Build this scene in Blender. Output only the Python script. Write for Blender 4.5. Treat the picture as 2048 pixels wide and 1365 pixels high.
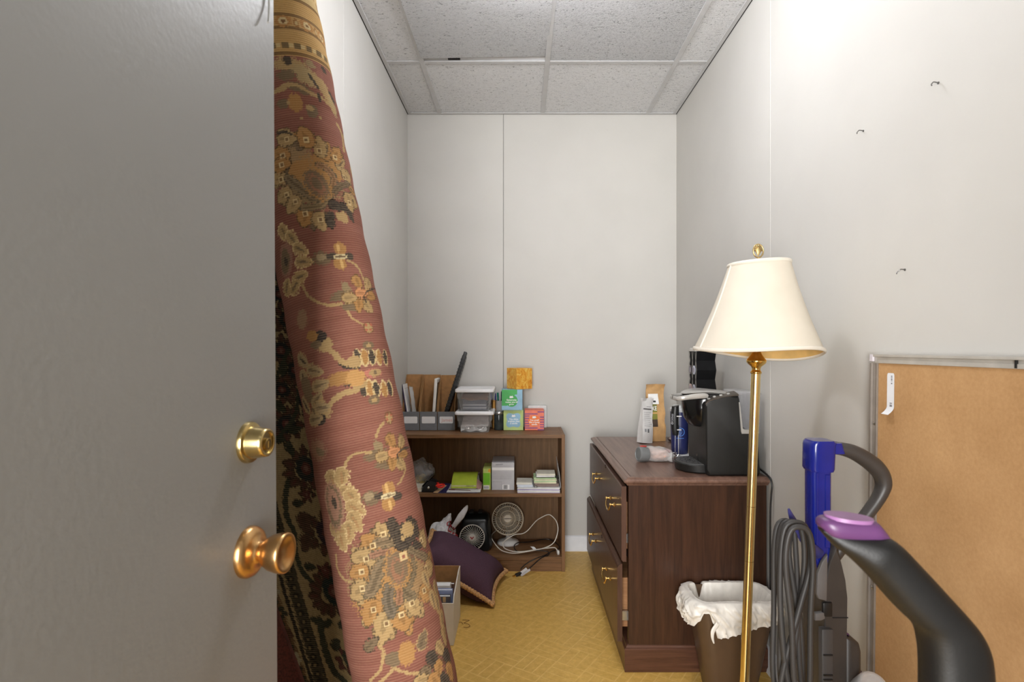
import bpy, bmesh, math, random
import numpy as np
from mathutils import Vector, Matrix, noise

for _o in list(bpy.data.objects):
    bpy.data.objects.remove(_o)
SC = bpy.context.scene
COL = SC.collection
PI = math.pi

# ------------------------------------------------------------------ camera, world, light, exposure
# Surveyed frame: camera at x=0 y=0 z=1.187 looking along +y; focal length 1142 px of a 2048 px wide frame.
F, CX, CY, H = 1142.0, 1041.0, 697.0, 1.187
cam_d = bpy.data.cameras.new('camera')
cam_d.sensor_width = 36.0
cam_d.lens = 36.0 * F / 2048.0
cam_d.shift_x = -(CX - 1024.0) / 2048.0
cam_d.shift_y = (CY - 682.5) / 2048.0
cam_d.clip_start = 0.05
cam_d.dof.use_dof = True
cam_d.dof.focus_distance = 2.3
cam_d.dof.aperture_fstop = 8.0
cam = bpy.data.objects.new('camera', cam_d)
cam.location = (0, 0, H)
cam.rotation_euler = (PI / 2, 0, 0)
COL.objects.link(cam)
SC.camera = cam

w = bpy.data.worlds.new('world')
w.use_nodes = True
w.node_tree.nodes['Background'].inputs[0].default_value = (0.97, 0.98, 1.0, 1)
w.node_tree.nodes['Background'].inputs[1].default_value = 0.12
SC.world = w

def area(name, loc, rot, sx, sy, power, col=(1, 0.97, 0.93)):
    l = bpy.data.lights.new(name, 'AREA')
    l.shape = 'RECTANGLE'
    l.size, l.size_y, l.energy, l.color = sx, sy, power, col
    o = bpy.data.objects.new(name, l)
    o.location, o.rotation_euler = loc, rot
    COL.objects.link(o)
    return o
# added fill light, unseen behind the camera, to brighten ceiling and shelves; the room's own ceiling fixture is built with the ceiling
area('rear_fill_light', (-0.44, -1.5, 1.15), (math.radians(100), 0, math.radians(-12)), 0.9, 1.5, 84, (1.0, 0.985, 0.965))
PANEL_EMIT = 56.0

SC.view_settings.view_transform = 'Standard'
SC.view_settings.look = 'None'
SC.view_settings.gamma = 1.0
SC.view_settings.use_curve_mapping = False
SC.view_settings.exposure = 0.70

# ------------------------------------------------------------------ helpers
def at(px, py, Y):
    return Vector(((px - CX) / F * Y, Y, H - (py - CY) / F * Y))

def lin(c):
    return tuple((x / 255 / 12.92) if x <= 10.31 else ((x / 255 + 0.055) / 1.055) ** 2.4 for x in c)

class NT:
    def __init__(s, m):
        s.t = m.node_tree; s.n = s.t.nodes; s.l = s.t.links
        s.b = s.n['Principled BSDF']
    def new(s, kind, **kw):
        n = s.n.new(kind)
        for k, v in kw.items():
            setattr(n, k, v)
        return n
    def link(s, a, b): s.l.new(a, b)
    def math(s, op, a, b=None, c=None):
        n = s.new('ShaderNodeMath', operation=op)
        for i, v in enumerate((a, b, c)):
            if v is None: continue
            if isinstance(v, (int, float)): n.inputs[i].default_value = v
            else: s.link(v, n.inputs[i])
        return n.outputs[0]
    def coords(s, scale=(1, 1, 1), rot=(0, 0, 0)):
        tc = s.new('ShaderNodeTexCoord'); mp = s.new('ShaderNodeMapping')
        mp.inputs['Scale'].default_value = scale
        mp.inputs['Rotation'].default_value = rot
        s.link(tc.outputs['Object'], mp.inputs[0])
        return mp.outputs[0]
    def noise(s, vec, scale, detail=3, rough=0.5, dist=0.0):
        n = s.new('ShaderNodeTexNoise')
        n.inputs['Scale'].default_value = scale
        n.inputs['Detail'].default_value = detail
        n.inputs['Roughness'].default_value = rough
        n.inputs['Distortion'].default_value = dist
        s.link(vec, n.inputs['Vector'])
        return n.outputs['Fac']
    def ramp(s, fac, stops):
        r = s.new('ShaderNodeValToRGB')
        e = r.color_ramp.elements
        while len(e) < len(stops): e.new(0.5)
        for i, (p, c) in enumerate(stops):
            e[i].position = p
            e[i].color = (*lin(c), 1) if len(c) == 3 else c
        s.link(fac, r.inputs[0])
        return r.outputs[0]
    def mix(s, fac, a, b, mode='MIX'):
        n = s.new('ShaderNodeMix', data_type='RGBA', blend_type=mode)
        if isinstance(fac, (int, float)): n.inputs[0].default_value = fac
        else: s.link(fac, n.inputs[0])
        for k, v in ((6, a), (7, b)):
            if isinstance(v, tuple): n.inputs[k].default_value = (*lin(v), 1)
            else: s.link(v, n.inputs[k])
        return n.outputs[2]
    def bump(s, h, strength, dist=0.01):
        b = s.new('ShaderNodeBump')
        b.inputs['Strength'].default_value = strength
        b.inputs['Distance'].default_value = dist
        s.link(h, b.inputs['Height'])
        s.link(b.outputs[0], s.b.inputs['Normal'])

MATS = {}
def base_mat(name):
    m = bpy.data.materials.new(name); m.use_nodes = True
    return m, NT(m)

def mat(name, c, rough=0.5, metal=0.0, var=0.05, scale=25, bump=0.0, bscale=300, spec=0.5, stretch=(1, 1, 1), trans=0.0, alpha=1.0, emit=0, coat=0, sub=0):
    if name in MATS: return MATS[name]
    m, t = base_mat(name)
    v = t.coords(stretch)
    f = t.noise(v, scale, 4)
    hi = tuple(min(255, x * (1 + var)) for x in c); lo = tuple(x * (1 - var) for x in c)
    t.link(t.ramp(f, [(0.3, lo), (0.7, hi)]), t.b.inputs['Base Color'])
    t.b.inputs['Roughness'].default_value = rough
    t.b.inputs['Metallic'].default_value = metal
    t.b.inputs['Specular IOR Level'].default_value = spec
    t.b.inputs['Transmission Weight'].default_value = trans
    t.b.inputs['Alpha'].default_value = alpha
    t.b.inputs['Coat Weight'].default_value = coat
    if emit:
        t.b.inputs['Emission Color'].default_value = (*lin(c), 1)
        t.b.inputs['Emission Strength'].default_value = emit
    if bump:
        t.bump(t.noise(v, bscale, 3), bump, 0.002)
    MATS[name] = m
    return m

def wood(name, dark, light, axis='z', rough=0.4, scale=1.0, spec=0.4):
    m, t = base_mat(name)
    st = {'z': (30, 30, 1.6), 'x': (1.6, 30, 30), 'y': (30, 1.6, 30)}[axis]
    v = t.coords(tuple(s * scale for s in st))
    a = t.noise(v, 3.2, 6, 0.62, 0.6)
    v2 = t.coords(tuple((s * 4.5) * scale for s in st))
    b = t.noise(v2, 4, 3, 0.6)
    f = t.math('ADD', t.math('MULTIPLY', a, 0.75), t.math('MULTIPLY', b, 0.25))
    t.link(t.ramp(f, [(0.36, dark), (0.64, light)]), t.b.inputs['Base Color'])
    t.b.inputs['Roughness'].default_value = rough
    t.b.inputs['Specular IOR Level'].default_value = spec
    t.bump(b, 0.05, 0.001)
    return m

class M:
    """collects shapes into one mesh"""
    def __init__(s): s.bm = bmesh.new()
    def box(s, x0, x1, y0, y1, z0, z1, bev=0.0, seg=2, mx=None):
        sz = (abs(x1 - x0), abs(y1 - y0), abs(z1 - z0))
        r = bmesh.ops.create_cube(s.bm, size=1.0, matrix=Matrix.Translation(((x0 + x1) / 2, (y0 + y1) / 2, (z0 + z1) / 2)) @ Matrix.Diagonal((*sz, 1)))
        vs = r['verts']
        if bev > 0:
            ed = list({e for v in vs for e in v.link_edges})
            rr = bmesh.ops.bevel(s.bm, geom=ed, offset=min(bev, min(sz) * 0.45), segments=seg, affect='EDGES', profile=0.5)
            vs = list({v for f in rr['faces'] for v in f.verts} | {v for v in vs if v.is_valid})
            vs = list({v for v0 in vs for f in v0.link_faces for v in f.verts})
        if mx is not None:
            bmesh.ops.transform(s.bm, matrix=mx, verts=vs)
        return s
    def loft(s, rings, cap0=True, cap1=True, closed=True):
        vv = [[s.bm.verts.new(p) for p in r] for r in rings]
        n = len(rings[0])
        for a, b in zip(vv[:-1], vv[1:]):
            for i in range(n if closed else n - 1):
                j = (i + 1) % n
                try: s.bm.faces.new((a[i], a[j], b[j], b[i]))
                except ValueError: pass
        if cap0: s.bm.faces.new(list(reversed(vv[0])))
        if cap1: s.bm.faces.new(vv[-1])
        return s
    def tube(s, pts, r, n=10, smooth=0, flat=1.0, up=None, caps=True, closed=False):
        pts = [Vector(p) for p in pts]
        rs = list(r) if isinstance(r, (list, tuple)) else [r] * len(pts)
        if smooth: pts, rs = catmull(pts, rs, smooth, closed)
        rings = []; N = len(pts); u = None
        for i, p in enumerate(pts):
            if closed: t = pts[(i + 1) % N] - pts[i - 1]
            else: t = pts[min(i + 1, N - 1)] - pts[max(i - 1, 0)]
            if t.length < 1e-9: t = Vector((0, 0, 1))
            t.normalize()
            if up is not None: a = Vector(up)
            elif u is None: a = Vector((0, 0, 1)) if abs(t.z) < 0.9 else Vector((0, 1, 0))
            else: a = u
            u = (a - t * a.dot(t))
            if u.length < 1e-6: u = t.orthogonal()
            u.normalize(); b = t.cross(u)
            rings.append([p + (u * math.cos(k * 2 * PI / n) * flat + b * math.sin(k * 2 * PI / n)) * rs[i] for k in range(n)])
        if closed:
            rings.append(rings[0])
            s.loft(rings, False, False)
            bmesh.ops.remove_doubles(s.bm, verts=s.bm.verts[:], dist=1e-7)
        else: s.loft(rings, caps, caps)
        return s
    def lathe(s, prof, mx=Matrix(), n=32, cap=True):
        rings = [[mx @ Vector((r * math.cos(k * 2 * PI / n), r * math.sin(k * 2 * PI / n), z)) for k in range(n)] for r, z in prof]
        return s.loft(rings, cap, cap)
    def prism(s, poly, d, mx=Matrix(), bev=0.0, seg=2):
        """poly in local xy, extruded along local z from 0 to d"""
        a = [s.bm.verts.new(mx @ Vector((x, y, 0))) for x, y in poly]
        b = [s.bm.verts.new(mx @ Vector((x, y, d))) for x, y in poly]
        n = len(poly); fs = []
        fs.append(s.bm.faces.new(list(reversed(a)))); fs.append(s.bm.faces.new(b))
        for i in range(n):
            j = (i + 1) % n
            fs.append(s.bm.faces.new((a[i], a[j], b[j], b[i])))
        if bev > 0:
            ed = list(set(fs[0].edges) | set(fs[1].edges))
            bmesh.ops.bevel(s.bm, geom=ed, offset=bev, segments=seg, affect='EDGES', profile=0.5, clamp_overlap=True)
        return s
    def quad(s, a, b, c, d):
        s.bm.faces.new([s.bm.verts.new(Vector(p)) for p in (a, b, c, d)])
        return s
    def sheet(s, fn, nu, nv, thick=0.0):
        """fn(u,v)->Vector for u,v in 0..1; thick>0 makes a closed slab along the normal"""
        g = [[Vector(fn(i / nu, j / nv)) for i in range(nu + 1)] for j in range(nv + 1)]
        top = [[s.bm.verts.new(p) for p in row] for row in g]
        for j in range(nv):
            for i in range(nu):
                s.bm.faces.new((top[j][i], top[j][i + 1], top[j + 1][i + 1], top[j + 1][i]))
        if thick:
            bot = []
            for j in range(nv + 1):
                row = []
                for i in range(nu + 1):
                    du = g[j][min(i + 1, nu)] - g[j][max(i - 1, 0)]
                    dv = g[min(j + 1, nv)][i] - g[max(j - 1, 0)][i]
                    nrm = du.cross(dv)
                    nrm = nrm.normalized() if nrm.length > 1e-12 else Vector((0, 0, 1))
                    row.append(s.bm.verts.new(g[j][i] - nrm * thick))
                bot.append(row)
            for j in range(nv):
                for i in range(nu):
                    s.bm.faces.new((bot[j][i], bot[j + 1][i], bot[j + 1][i + 1], bot[j][i + 1]))
            for i in range(nu):
                s.bm.faces.new((top[0][i], bot[0][i], bot[0][i + 1], top[0][i + 1]))
                s.bm.faces.new((top[nv][i], top[nv][i + 1], bot[nv][i + 1], bot[nv][i]))
            for j in range(nv):
                s.bm.faces.new((top[j][0], top[j + 1][0], bot[j + 1][0], bot[j][0]))
                s.bm.faces.new((top[j][nu], bot[j][nu], bot[j + 1][nu], top[j + 1][nu]))
        return s
    def move(s, fn):
        for v in s.bm.verts: v.co = fn(v.co)
        return s

def catmull(pts, rs, k, closed=False):
    n = len(pts); P = []; R = []
    rng = range(n) if closed else range(n - 1)
    for i in rng:
        g = (lambda j: j % n) if closed else (lambda j: max(0, min(n - 1, j)))
        p0, p1, p2, p3 = (pts[g(i + d)] for d in (-1, 0, 1, 2))
        for q in range(k):
            t = q / k
            P.append(0.5 * ((2 * p1) + (p2 - p0) * t + (2 * p0 - 5 * p1 + 4 * p2 - p3) * t * t + (3 * p1 - p0 - 3 * p2 + p3) * t ** 3))
            R.append(rs[i] * (1 - t) + rs[g(i + 1)] * t)
    if not closed:
        P.append(pts[-1]); R.append(rs[-1])
    return P, R

def obj(name, m, material, parent=None, angle=35, kind=None, label=None, fixn=True):
    me = bpy.data.meshes.new(name)
    if fixn: bmesh.ops.recalc_face_normals(m.bm, faces=m.bm.faces[:])
    m.bm.to_mesh(me); m.bm.free()
    me.shade_smooth()
    me.set_sharp_from_angle(angle=math.radians(angle))
    me.materials.append(material)
    o = bpy.data.objects.new(name, me)
    COL.objects.link(o)
    if parent is not None:
        o.parent = parent
        if parent.type == 'EMPTY': o.location = -parent.location
    if kind: o['kind'] = kind
    if label: o['label'] = label
    return o

def thing(name, label, cat, loc, group=None):
    o = bpy.data.objects.new(name, None)
    o.empty_display_size = 0.05
    COL.objects.link(o)
    o.location = loc
    o['label'] = label; o['category'] = cat
    if group: o['group'] = group
    return o

def tag(o, label, cat, group=None):
    o['label'] = label; o['category'] = cat
    if group: o['group'] = group
    return o

def dup(root, delta, label, group=None):
    r = root.copy(); COL.objects.link(r)
    r.location = root.location + Vector(delta)
    r['label'] = label
    if group: r['group'] = group
    for ch in list(root.children):
        c = ch.copy(); COL.objects.link(c); c.parent = r
        for g in list(ch.children):
            d = g.copy(); COL.objects.link(d); d.parent = c
    return r

def frame(o, x, z):
    """matrix with origin o, local x along x, local z along z"""
    x = Vector(x).normalized(); z = Vector(z); z = (z - x * z.dot(x)).normalized(); y = z.cross(x)
    return Matrix(((x.x, y.x, z.x, o[0]), (x.y, y.y, z.y, o[1]), (x.z, y.z, z.z, o[2]), (0, 0, 0, 1)))

def text(body, size, mx, material, parent, name='lettering', ext=0.0002, align='CENTER', bold=0.0, shear=0.0):
    cu = bpy.data.curves.new(name, 'FONT')
    cu.body = body; cu.size = size; cu.extrude = ext; cu.align_x = align; cu.align_y = 'CENTER'
    cu.offset = bold; cu.shear = shear; cu.space_line = 0.95; cu.resolution_u = 3
    t = bpy.data.objects.new(name, cu)
    COL.objects.link(t)
    me = bpy.data.meshes.new_from_object(t)
    bpy.data.objects.remove(t); bpy.data.curves.remove(cu)
    me.name = name
    me.transform(mx)
    me.materials.clear(); me.materials.append(material)
    o = bpy.data.objects.new(name, me)
    COL.objects.link(o)
    o.parent = parent
    if parent.type == 'EMPTY': o.location = -parent.location
    return o

XZ = lambda y: Matrix(((1, 0, 0, 0), (0, 0, -1, y), (0, 1, 0, 0), (0, 0, 0, 1)))   # local x->X, y->Z, z-> -Y (towards the camera)
def rrect(x0, x1, y0, y1, r, z, n=6):
    out = []
    for cx, cy, a in ((x1 - r, y1 - r, 0), (x0 + r, y1 - r, 90), (x0 + r, y0 + r, 180), (x1 - r, y0 + r, 270)):
        for k in range(n + 1):
            t = math.radians(a + 90 * k / n)
            out.append(Vector((cx + r * math.cos(t), cy + r * math.sin(t), z)))
    return out
def resample(loop, n):
    L = [0.0]
    for a, b in zip(loop, loop[1:] + loop[:1]): L.append(L[-1] + (b - a).length)
    out = []; j = 0
    for i in range(n):
        t = L[-1] * i / n
        while L[j + 1] < t: j += 1
        f = (t - L[j]) / max(1e-9, L[j + 1] - L[j]); out.append(loop[j].lerp(loop[(j + 1) % len(loop)], f))
    return out
def pxpoly(pts, Y):
    return [((px - CX) / F * Y, H - (py - CY) / F * Y) for px, py in pts]
def wob(p, f, a, seed=0.0):
    q = Vector(p) * f + Vector((seed, seed * 1.7, seed * 0.3))
    return Vector((noise.noise(q), noise.noise(q + Vector((31, 7, 3))), noise.noise(q + Vector((5, 47, 13))))) * a

# ------------------------------------------------------------------ common materials
m_white_plastic = mat('white_plastic', (228, 226, 222), 0.4, var=0.02)
m_black_plastic = mat('black_plastic', (24, 24, 25), 0.42, var=0.15, bump=0.05)
m_black_gloss = mat('black_gloss', (14, 14, 15), 0.15, var=0.1)
m_brass = mat('polished_brass', (236, 200, 128), 0.2, 1.0, var=0.05)
m_kraft = mat('kraft_card', (178, 133, 84), 0.8, var=0.07, scale=40, bump=0.1)
m_paper = mat('white_paper', (236, 236, 236), 0.75, var=0.02)
m_dark = mat('dark_gap', (18, 16, 14), 0.9)
m_steel = mat('brushed_steel', (190, 190, 190), 0.3, 1.0, var=0.05)
m_ink = mat('dark_ink', (60, 60, 62), 0.7)
m_white_ink = mat('white_ink', (245, 245, 245), 0.6, var=0.01)
# ================================================================== ROOM
XL, XR, YB, ZC = -0.663, 0.915, 3.35, 2.559

def wall_material():
    m, t = base_mat('painted_wall_panel')
    v = t.coords()
    n = t.noise(v, 3.0, 4)
    base = t.ramp(n, [(0.3, (197, 195, 190)), (0.7, (202, 200, 195))])
    sm = t.noise(t.coords((3.2, 3.2, 6)), 2.3, 5, 0.75)
    marks = t.ramp(sm, [(0.72, (0, 0, 0)), (0.80, (255, 255, 255))])
    t.link(t.mix(t.math('MULTIPLY', marks, 0.25), base, (174, 171, 166)), t.b.inputs['Base Color'])
    t.b.inputs['Roughness'].default_value = 0.55
    t.b.inputs['Specular IOR Level'].default_value = 0.3
    t.bump(t.noise(v, 220, 2), 0.04, 0.001)
    return m
m_wall = wall_material()

def floor_material():
    m, t = base_mat('yellow_sheet_vinyl')
    S = 0.118
    v = t.coords((1 / S, 1 / S, 1), (0, 0, math.radians(33)))
    sep = t.new('ShaderNodeSeparateXYZ'); t.link(v, sep.inputs[0])
    x, y = sep.outputs[0], sep.outputs[1]
    par = t.math('MODULO', t.math('ADD', t.math('ADD', t.math('FLOOR', x), t.math('FLOOR', y)), 400.0), 2.0)
    fx, fy = t.math('FRACT', x), t.math('FRACT', y)
    def lines(a):                          # 1 near multiples
        d = t.math('ABSOLUTE', t.math('SUBTRACT', t.math('FRACT', t.math('MULTIPLY', a, 3.0)), 0.5))
        return t.math('SMOOTH_MIN', t.math('MULTIPLY', t.math('MAXIMUM', t.math('SUBTRACT', d, 0.425), 0.0), 22.0), 1.0, 0.05)
    def border(a):
        d = t.math('ABSOLUTE', t.math('SUBTRACT', a, 0.5))
        return t.math('MINIMUM', t.math('MULTIPLY', t.math('MAXIMUM', t.math('SUBTRACT', d, 0.472), 0.0), 60.0), 1.0)
    lx, ly = lines(fx), lines(fy)
    sel = t.math('ADD', t.math('MULTIPLY', lx, par), t.math('MULTIPLY', ly, t.math('SUBTRACT', 1.0, par)))
    ln = t.math('MAXIMUM', sel, t.math('MAXIMUM', border(fx), border(fy)))
    co = t.coords()
    big = t.noise(co, 2.2, 4, 0.6)
    worn = t.ramp(big, [(0.38, (90, 90, 90)), (0.62, (255, 255, 255))])
    ln2 = t.math('MULTIPLY', ln, t.math('MULTIPLY', worn, 0.62))
    mott = t.noise(co, 38, 5, 0.7)
    base = t.ramp(mott, [(0.32, (203, 160, 76)), (0.68, (228, 188, 104))])
    c1 = t.mix(ln2, base, (244, 213, 138))
    spk = t.noise(co, 120, 3, 0.8)
    spots = t.ramp(spk, [(0.69, (0, 0, 0)), (0.75, (255, 255, 255))])
    c2 = t.mix(t.math('MULTIPLY', spots, 0.45), c1, (130, 92, 32))
    dirt = t.ramp(t.noise(co, 5.0, 6, 0.7), [(0.58, (0, 0, 0)), (0.8, (255, 255, 255))])
    c3 = t.mix(t.math('MULTIPLY', dirt, 0.35), c2, (172, 134, 74))
    t.link(c3, t.b.inputs['Base Color'])
    t.b.inputs['Roughness'].default_value = 0.42
    t.b.inputs['Specular IOR Level'].default_value = 0.4
    t.bump(t.math('ADD', t.math('MULTIPLY', ln, 0.6), t.math('MULTIPLY', mott, 0.5)), 0.25, 0.002)
    return m

def tile_material(seed, coarse):
    m, t = base_mat('fissured_ceiling_tile_%d' % seed)
    tc = t.new('ShaderNodeTexCoord'); mp = t.new('ShaderNodeMapping')
    mp.inputs['Location'].default_value = (seed * 3.1, seed * 1.7, 0)
    t.link(tc.outputs['Object'], mp.inputs[0])
    v = mp.outputs[0]
    mp2 = t.new('ShaderNodeMapping'); mp2.inputs['Scale'].default_value = (40, 95, 60); t.link(v, mp2.inputs[0])
    fiss = t.noise(mp2.outputs[0], 1.5, 5, 0.62, 1.4)
    mp3 = t.new('ShaderNodeMapping'); mp3.inputs['Scale'].default_value = (90, 90, 90); t.link(v, mp3.inputs[0])
    fine = t.noise(mp3.outputs[0], 1.0, 4, 0.65)
    pits = t.ramp(fiss, [(0.33, (120, 120, 122)), (0.40, (238, 238, 239)), (0.6, (248, 248, 249))])
    t.link(pits, t.b.inputs['Base Color'])
    t.b.inputs['Roughness'].default_value = 0.9
    h = t.math('ADD', t.math('MULTIPLY', fiss, 1.0), t.math('MULTIPLY', fine, 0.35))
    t.bump(h, 1.0 if coarse else 0.8, 0.034 if coarse else 0.020)
    return m

fl = M(); fl.box(XL - 0.1, XR + 0.1, -0.6, YB + 0.1, -0.05, 0.0)
obj('floor', fl, floor_material(), kind='structure')

# walls: a backing slab and the vinyl-faced panels butted over it
def wall(name, slab, panels):
    b = M(); b.box(*slab)
    r = obj(name, b, mat('seam_shadow_grey', (120, 118, 114), 0.8), kind='structure')
    for p in panels:
        q = M(); q.box(*p, bev=0.0012, seg=1)
        obj('wall_panel', q, m_wall, r)
    return r
g = 0.0011
wall('wall_back', (XL - 0.05, XR + 0.05, YB + 0.012, YB + 0.06, 0, 2.70),
     [(XL - 0.02, -0.100 - g, YB, YB + 0.0121, 0, 2.66), (-0.100 + g, XR + 0.02, YB, YB + 0.0121, 0, 2.66)])
wall('wall_left', (XL - 0.06, XL - 0.012, -0.1, YB + 0.05, 0, 2.70),
     [(XL - 0.0121, XL, 0.0, 0.92 - g, 0, 2.66), (XL - 0.0121, XL, 0.92 + g, 2.14 - g, 0, 2.66), (XL - 0.0121, XL, 2.14 + g, YB + 0.01, 0, 2.66)])
wall('wall_right', (XR + 0.012, XR + 0.06, -0.1, YB + 0.05, 0, 2.70),
     [(XR, XR + 0.0121, 0.0, 0.87 - g, 0, 2.66), (XR, XR + 0.0121, 0.87 + g, 2.09 - g, 0, 2.66), (XR, XR + 0.0121, 2.09 + g, YB + 0.01, 0, 2.66)])
fw = M()
fw.box(XL - 0.06, -0.50, -0.12, 0.0, 0, 2.70); fw.box(0.48, XR + 0.06, -0.12, 0.0, 0, 2.70); fw.box(-0.50, 0.48, -0.12, 0.0, 2.06, 2.70)
obj('wall_front', fw, m_wall, kind='structure')

# vinyl cove base
m_base = mat('white_baseboard', (222, 223, 226), 0.4, var=0.02)
def baseboard(name, mx, L):
    prof = [(0, 0), (0.016, 0), (0.014, 0.012), (0.0095, 0.02), (0.009, 0.078), (0.005, 0.086), (0, 0.088)]
    b = M(); b.prism(prof, L, mx)
    return obj(name, b, m_base, kind='structure', angle=50)
baseboard('baseboard_back', Matrix(((0, 0, 1, XL), (-1, 0, 0, YB), (0, 1, 0, 0), (0, 0, 0, 1))), XR - XL)
baseboard('baseboard_left', Matrix(((1, 0, 0, XL), (0, 0, 1, 0.0), (0, 1, 0, 0), (0, 0, 0, 1))), YB - 0.016)
baseboard('baseboard_right', Matrix(((-1, 0, 0, XR), (0, 0, 1, 0.0), (0, 1, 0, 0), (0, 0, 0, 1))), YB - 0.016)

# suspended ceiling: slab above, tee bars, lay-in tiles
ce = M(); ce.box(XL - 0.06, XR + 0.06, -0.12, YB + 0.06, 2.70, 2.74)
ceiling = obj('ceiling', ce, mat('plenum_dark', (30, 30, 30), 0.9), kind='structure')
m_tee = mat('ceiling_grid_paint', (196, 196, 197), 0.5, var=0.02)
xs = [XL + 0.012, -0.472, 0.129, 0.745, XR - 0.012]
ys = [0.02, 0.30, 0.91, 1.52, 2.13, 2.741, YB - 0.012]
def tee(x0, x1, y0, y1):
    b = M(); b.box(x0, x1, y0, y1, ZC, ZC + 0.004, 0.0008, 1)
    if x1 - x0 < y1 - y0: b.box((x0 + x1) / 2 - 0.002, (x0 + x1) / 2 + 0.002, y0, y1, ZC + 0.003, ZC + 0.035)
    else: b.box(x0, x1, (y0 + y1) / 2 - 0.002, (y0 + y1) / 2 + 0.002, ZC + 0.003, ZC + 0.035)
    obj('tee_bar', b, m_tee, ceiling)
for x in xs[1:4]: tee(x - 0.012, x + 0.012, 0.0, YB - 0.022)
for y in ys[1:6]:
    for a, b_ in zip(xs[:-1], xs[1:]):
        tee(a + 0.012 * (a != xs[0]), b_ - 0.012 * (b_ != xs[4]), y - 0.012, y + 0.012)
for x0, x1, y0, y1 in ((XL + 0.005, XL + 0.024, 0, YB - 0.004), (XR - 0.024, XR - 0.005, 0, YB - 0.004), (XL + 0.024, XR - 0.024, YB - 0.022, YB - 0.004)):
    b = M(); b.box(x0, x1, y0, y1, ZC - 0.001, ZC + 0.004, 0.0008, 1)
    obj('wall_angle', b, m_tee, ceiling)
# shadow gap between the angle and the wall
for x0, x1, y0, y1 in ((XL + 0.0002, XL + 0.005, 0, YB), (XR - 0.005, XR - 0.0002, 0, YB), (XL, XR, YB - 0.004, YB - 0.0002)):
    b = M(); b.box(x0, x1, y0, y1, ZC + 0.001, ZC + 0.02)
    obj('shadow_gap', b, m_dark, ceiling)
tm = [tile_material(i, i in (1, 4)) for i in range(6)]
k = 0
for j in range(len(ys) - 1):
    for i in range(4):
        k += 1
        
        x0, x1, y0, y1 = xs[i] + 0.003, xs[i + 1] - 0.003, ys[j] + 0.003, ys[j + 1] - 0.003
        b = M()
        if (i, j) == (1, 4):                 # the tile that has slipped in its grid: far edge lifted, corner broken
            n = 40
            def fn(u, v, x0=x0, x1=x1, y0=y0, y1=y1):
                x = x0 + (x1 - x0) * u; yy = y0 + (y1 - y0 - 0.044) * v
                return (x, yy, ZC + 0.006 + 0.022 * max(0, v - 0.2) * (0.35 + 0.65 * u))
            b.sheet(lambda u, v: Vector(fn(v, u)) if False else Vector(fn(u, v)), 8, 8, 0.016)
            obj('ceiling_tile', b, tm[1], ceiling)
            c = M()
            c.sheet(lambda u, v: Vector((x0 + (x1 - x0) * u, y1 - 0.060 + 0.062 * v, ZC + 0.036 - 0.029 * v)), 4, 2, 0.003)
            obj('tile_flange', c, m_tee, ceiling)
            c = M(); c.box(-0.345, -0.288, y1 - 0.034, y1 - 0.012, ZC + 0.005, ZC + 0.020)
            obj('tile_hole', c, m_dark, ceiling)
        else:
            b.box(x0, x1, y0, y1, ZC + 0.0045, ZC + 0.02, 0.003, 1)
            obj('ceiling_tile', b, tm[4] if (i, j) == (2, 4) else tm[(k * 5) % 6 if (k * 5) % 6 not in (1, 4) else 2], ceiling)

# small frosted globe lamp under the ceiling, just outside the top of the frame
lp = thing('ceiling_light', 'frosted globe ceiling light hanging just under the tile grid', 'light', (0.13, 1.74, ZC))
b = M(); b.lathe([(0.060, -0.001), (0.062, -0.006), (0.058, -0.016), (0.030, -0.026), (0.028, -0.040)], Matrix.Translation((0.13, 1.74, ZC)), 40)
obj('canopy', b, m_tee, lp)
b = M(); b.lathe([(0.028, 0.082), (0.055, 0.071), (0.078, 0.045), (0.090, 0.0), (0.078, -0.045), (0.045, -0.078), (0.002, -0.090)], Matrix.Translation((0.13, 1.74, 2.445)), 40)
obj('globe', b, mat('lit_globe', (250, 251, 255), 0.5, var=0.0, emit=PANEL_EMIT), lp, 80)

# ------------------------------------------------------------------ the open door on the left
dA = math.radians(84.4)
dU = Vector((math.cos(dA), math.sin(dA), 0)); dN = Vector((math.sin(dA), -math.cos(dA), 0))
edge0 = Vector((-0.3555, 0.8300, 0))
def door_material():
    m, t = base_mat('grey_painted_door')
    v = t.coords()
    t.link(t.ramp(t.noise(v, 2.0, 3), [(0.3, (134, 134, 132)), (0.7, (139, 139, 137))]), t.b.inputs['Base Color'])
    t.b.inputs['Roughness'].default_value = 0.40
    t.b.inputs['Specular IOR Level'].default_value = 0.45
    t.bump(t.noise(v, 130, 3, 0.5), 0.16, 0.002)
    return m
sh = Matrix.Identity(4); sh[0][2] = -0.0055; sh[0][3] = 0.0065     # the door hangs a little out of plumb
mD = sh @ frame(edge0, dU, (0, 0, 1))                   # local x towards the free edge, y = normal side, z up
door = None
b = M(); b.box(-0.84, 0.0, -0.0, 0.042, 0.008, 2.04, 0.0015, 1)
# local y of frame() = z cross x, which points away from the room: keep the slab behind the visible face
b.move(lambda c: mD @ c)
door = obj('door_1', b, door_material(), kind='structure')
def dpt(s, z, n): return sh @ (edge0 + dU * s + Vector((0, 0, z)) + dN * n)
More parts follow.
